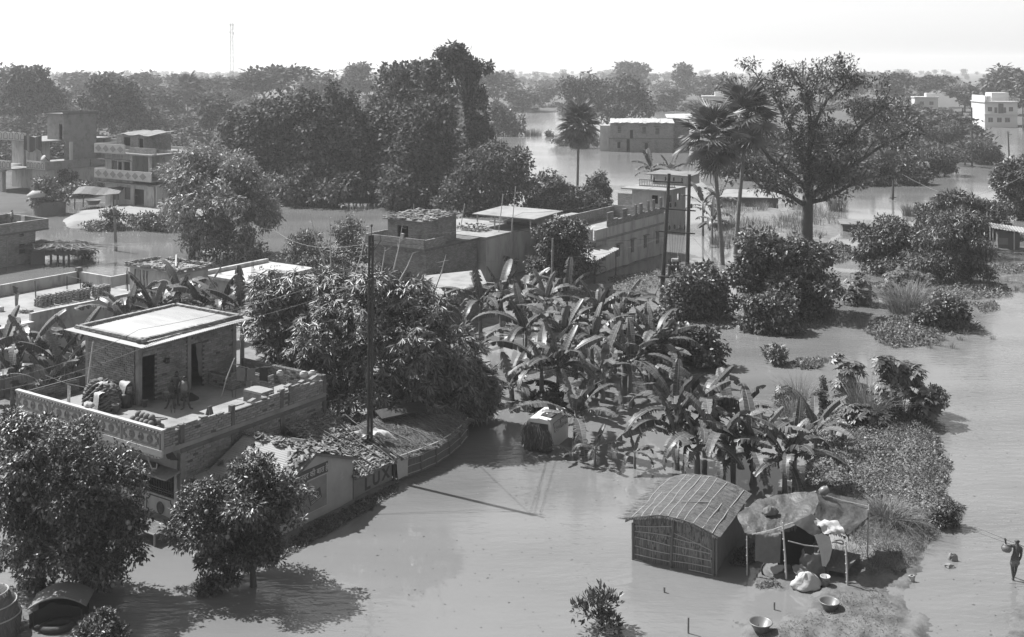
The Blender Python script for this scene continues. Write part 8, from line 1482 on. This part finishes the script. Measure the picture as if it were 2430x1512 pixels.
def person(label, loc, rz, J, shirt=None, shorts='cloth_d', hair=True, h=1.6, group=None):
    """J: joint positions; x to the person's right as seen from behind, y forward, z up, in metres"""
    t = thing('person', label, 'person', loc, rz, group); k = h / 1.6; P = []; E_ = []; Rr = []; ix = {}
    def pt(n, p, r_, par=None):
        ix[n] = len(P); P.append(V(p)); Rr.append(r_ * k * 1.2 if not isinstance(r_, tuple) else tuple(a * k * 1.2 for a in r_))
        if par: E_.append((ix[par], ix[n]))
    pel = V(J['pelvis']); pt('pelvis', pel, (.125, .09)); ch = V(J['chest']); pt('waist', pel.lerp(ch, .45), (.11, .075), 'pelvis'); pt('chest', ch, (.135, .09), 'waist'); nk = V(J['neck']); pt('nb', ch.lerp(nk, .72), (.09, .06), 'chest'); pt('neck', nk, .045, 'nb'); hd = V(J['head'])
    pt('skull0', nk.lerp(hd, .45), .06, 'neck'); pt('skull1', hd, (.078, .088), 'skull0'); pt('skull2', hd + (hd - nk).normalized() * .06 * k, .06, 'skull1')
    for s_, n in ((-1, 'L'), (1, 'R')):
        sh, el, ha = V(J['sh' + n]), V(J['el' + n]), V(J['ha' + n]); pt('s' + n, sh, .052, 'nb'); pt('u' + n, sh.lerp(el, .5), .043, 's' + n); pt('e' + n, el, .035, 'u' + n); pt('f' + n, el.lerp(ha, .35), .036, 'e' + n); pt('w' + n, ha, .024, 'f' + n)
        dr = (ha - el).normalized(); sd_ = dr.cross(V((0, 1, .2))).normalized(); pt('p' + n, ha + dr * .06 * k, (.036, .016), 'w' + n)
        for j in range(4): c = P[ix['p' + n]] + sd_ * (j - 1.5) * .019 * k; L_ = (.055, .066, .062, .048)[j] * k; pt('g%s%d' % (n, j), c + dr * L_ * .55, .009, 'p' + n); pt('h%s%d' % (n, j), c + dr * L_ + V((0, .022, 0)) * k, .008, 'g%s%d' % (n, j))
        pt('t' + n, ha + dr * .03 * k - sd_ * .045 * k, .011, 'w' + n); pt('y' + n, ha + dr * .07 * k - sd_ * .055 * k + V((0, .015, 0)), .009, 't' + n)
        hp, kn, an = V(J['hip' + n]), V(J['kn' + n]), V(J['an' + n]); pt('H' + n, hp, .085, 'pelvis'); pt('T' + n, hp.lerp(kn, .5), .07, 'H' + n); pt('K' + n, kn, .05, 'T' + n); pt('C' + n, kn.lerp(an, .35), .05, 'K' + n); pt('A' + n, an, .032, 'C' + n); fd = V(J.get('toe' + n, (0, 1, 0))).normalized(); pt('F' + n, an + fd * .1 * k + V((0, 0, -.05 * k)), (.04, .025), 'A' + n); pt('O' + n, an + fd * .17 * k + V((0, 0, -.058 * k)), (.035, .018), 'F' + n)
    body = link('body', skin_mesh('body', P, E_, Rr, 'skin'), t)
    fw = V(J.get('face', (0, 1, 0))).normalized(); up = (hd - nk).normalized(); rt = fw.cross(up).normalized(); mb = MB()
    for s_ in (-1, 1): c = hd + rt * s_ * .082 * k; mb.lathe([(.001, -.028), (.016, -.015), (.018, .012), (.001, .028)], tuple(c), 6, cap=False)
    mb.tube([hd + fw * .08 * k + up * .015, hd + fw * .108 * k - up * .02, hd + fw * .085 * k - up * .03], [.01, .014, .01], 5); mb.build('ears_and_nose', M['skin'], t, True); mb = MB()
    for s_ in (-1, 1): mb.lathe([(.001, -.008), (.01, 0), (.001, .008)], tuple(hd + fw * .083 * k + rt * s_ * .032 * k + up * .018 * k), 6, cap=False)
    mb.tube([hd + fw * .084 * k - rt * .025 - up * .055 * k, hd + fw * .092 * k - up * .057 * k, hd + fw * .084 * k + rt * .025 - up * .055 * k], .005, 4); mb.build('eyes_and_mouth', M['hair'], t)
    if hair: link('hair', skin_mesh('hair', [hd - fw * .02 * k - up * .02, hd - fw * .03 * k + up * .05 * k, hd + fw * .03 * k + up * .085 * k], [(0, 1), (1, 2)], [.075 * k, .092 * k, .06 * k], 'hair'), t)
    if shorts:
        q_ = [pel + V((0, 0, .07 * k)), pel, V(J['hipL']), V(J['hipL']).lerp(V(J['knL']), .75), V(J['hipR']), V(J['hipR']).lerp(V(J['knR']), .75)]; link('shorts', skin_mesh('shorts', q_, [(0, 1), (1, 2), (2, 3), (1, 4), (4, 5)], [(.135 * k, .1 * k), (.14 * k, .105 * k), .105 * k, .1 * k, .105 * k, .1 * k], shorts), t)
    if shirt:
        s1, s2 = V(J['shL']), V(J['shR']); q_ = [pel + V((0, 0, .04 * k)), pel.lerp(ch, .5), ch, ch.lerp(nk, .6), s1.lerp(nk, .25), s2.lerp(nk, .25)]; link('shirt', skin_mesh('shirt', q_, [(0, 1), (1, 2), (2, 3), (3, 4), (3, 5)], [(.14 * k, .1 * k), (.13 * k, .092 * k), (.148 * k, .1 * k), (.1 * k, .075 * k), .058 * k, .058 * k], shirt), t)
    return t
def std(k=1.0, lean=0.0, **kw):
    J = {'pelvis': (0, 0, .86), 'chest': (lean, .01, 1.16), 'neck': (lean * 1.3, .0, 1.36), 'head': (lean * 1.4, .02, 1.48), 'shL': (-.17 + lean, 0, 1.28), 'elL': (-.23 + lean, 0, 1.03), 'haL': (-.21 + lean, .06, .82), 'shR': (.17 + lean, 0, 1.28), 'elR': (.23 + lean, 0, 1.03), 'haR': (.21 + lean, .06, .82), 'hipL': (-.08, 0, .8), 'knL': (-.1, .02, .45), 'anL': (-.11, 0, .08), 'hipR': (.08, 0, .8), 'knR': (.1, .02, .45), 'anR': (.11, 0, .08)}
    J.update(kw); return {n: tuple(c * k for c in v) if n not in ('face', 'toeL', 'toeR') else v for n, v in J.items()}
person('child in dark shirt and dark shorts standing with back turned on the terrace', on(-4.15, 2.95, 3.405), R(-10), std(.86, 0, knL=(-.2, .05, .44), anL=(-.33, .02, .08), toeL=(-1, .2, 0), haL=(-.12, .2, .95), elL=(-.24, .05, 1.02), elR=(.24, .08, 1.05), haR=(.2, .3, 1.0), face=(.3, 1, 0)), 'cloth_d', 'cloth_d', h=1.4, group=None)
person('bare-chested person with head turned, standing behind the dark-shirted child', on(-4.42, 3.4, 3.405), R(-20), std(1.03, 0, face=(1, .1, -.15), haR=(.25, .3, 1.05), elR=(.27, .1, 1.05), head=(.03, .03, 1.48)), None, 'cloth_d', h=1.66)
person('person in a grey vest and dark shorts, hands at the sides, on the terrace', on(-3.6, 3.2, 3.405), R(5), std(1.0, .01, knR=(.16, -.02, .45), anR=(.3, -.06, .1), toeR=(.6, .7, 0), anL=(-.02, .02, .08), knL=(.0, .05, .45), toeL=(-1, .2, 0), elL=(-.25, -.02, 1.05), haL=(-.3, .12, .85), face=(-.4, 1, 0)), 'cloth_g', 'cloth_d', h=1.58)
MAN = person('wading man seen from behind, bare back, carrying bamboo poles on his shoulder', G(2410, 1378), 0, {'pelvis': (-.03, 0, .84), 'chest': (.05, .02, 1.12), 'neck': (.07, .02, 1.36), 'head': (.08, .04, 1.48), 'shL': (-.11, .02, 1.31), 'elL': (-.3, .1, 1.22), 'haL': (-.35, .08, 1.46), 'shR': (.23, .02, 1.22), 'elR': (.2, -.02, .94), 'haR': (.12, .02, .7), 'hipL': (-.11, 0, .78), 'knL': (-.1, .05, .42), 'anL': (-.08, 0, .04), 'hipR': (.06, 0, .78), 'knR': (.06, .1, .45), 'anR': (.07, .26, .06), 'face': (.1, 1, 0)}, None, 'cloth_g', hair=False, h=1.6)
link('hair', skin_mesh('hair', [(.08, .02, 1.47), (.08, .02, 1.53)], [(0, 1)], [.084, .07], 'hair'), MAN)
for lb, a, b in (('bamboo pole carried on the shoulder, upper one', (-1.45, .3, 1.93), (1.2, -.2, .98)), ('bamboo pole carried on the shoulder, lower one', (-1.5, .45, 1.73), (1.2, -.1, .92))): mb = MB(); mb.tube([MAN.location + V(a), MAN.location + V(a).lerp(V(b), .5), MAN.location + V(b)], [.014, .02, .022], 6); single(mb, 'bamboo_pole', M['bamboo'], lb, 'bamboo pole', 'poles carried by the wading man')
mb = MB(); mb.T = Matrix.Rotation(R(-18), 4, 'X') @ Matrix.Rotation(R(12), 4, 'Y'); mb.lathe([(.001, -.16), (.12, -.14), (.19, -.04), (.19, .04), (.13, .11), (.15, .14), (.13, .14), (.1, .1), (.14, .02), (.001, -.1)], n=18, cap=False); top('metal_pot', 'round metal pot hung on the left arm of the wading man', 'pot', mb, 'metal_pot', MAN.location + V((-.34, .02, 1.22)), smooth=True)
person('person in a white shirt sitting on the roof edge at the far left', rot_pt(HE, -4.5, .3, 3.26), R(140), std(1.0), 'cloth_w', 'cloth_d', h=1.6)
# ------------------------------------------------------------------ air
def haze():
    m = bpy.data.materials.new('haze'); m.use_nodes = True; n = m.node_tree.nodes; l = m.node_tree.links; n.clear()
    out = n.new('ShaderNodeOutputMaterial'); v = n.new('ShaderNodeVolumePrincipled')
    v.inputs['Color'].default_value = (.97, .97, .97, 1); v.inputs['Density'].default_value = HAZE; v.inputs['Anisotropy'].default_value = 0.35
    l.new(v.outputs[0], out.inputs['Volume'])
    mb = MB(); mb.box(-2650, 2650, -70, 4300, -2.3, 62); o = mb.build('haze', m); o['kind'] = 'stuff'
HAZE = 0.0003
haze()
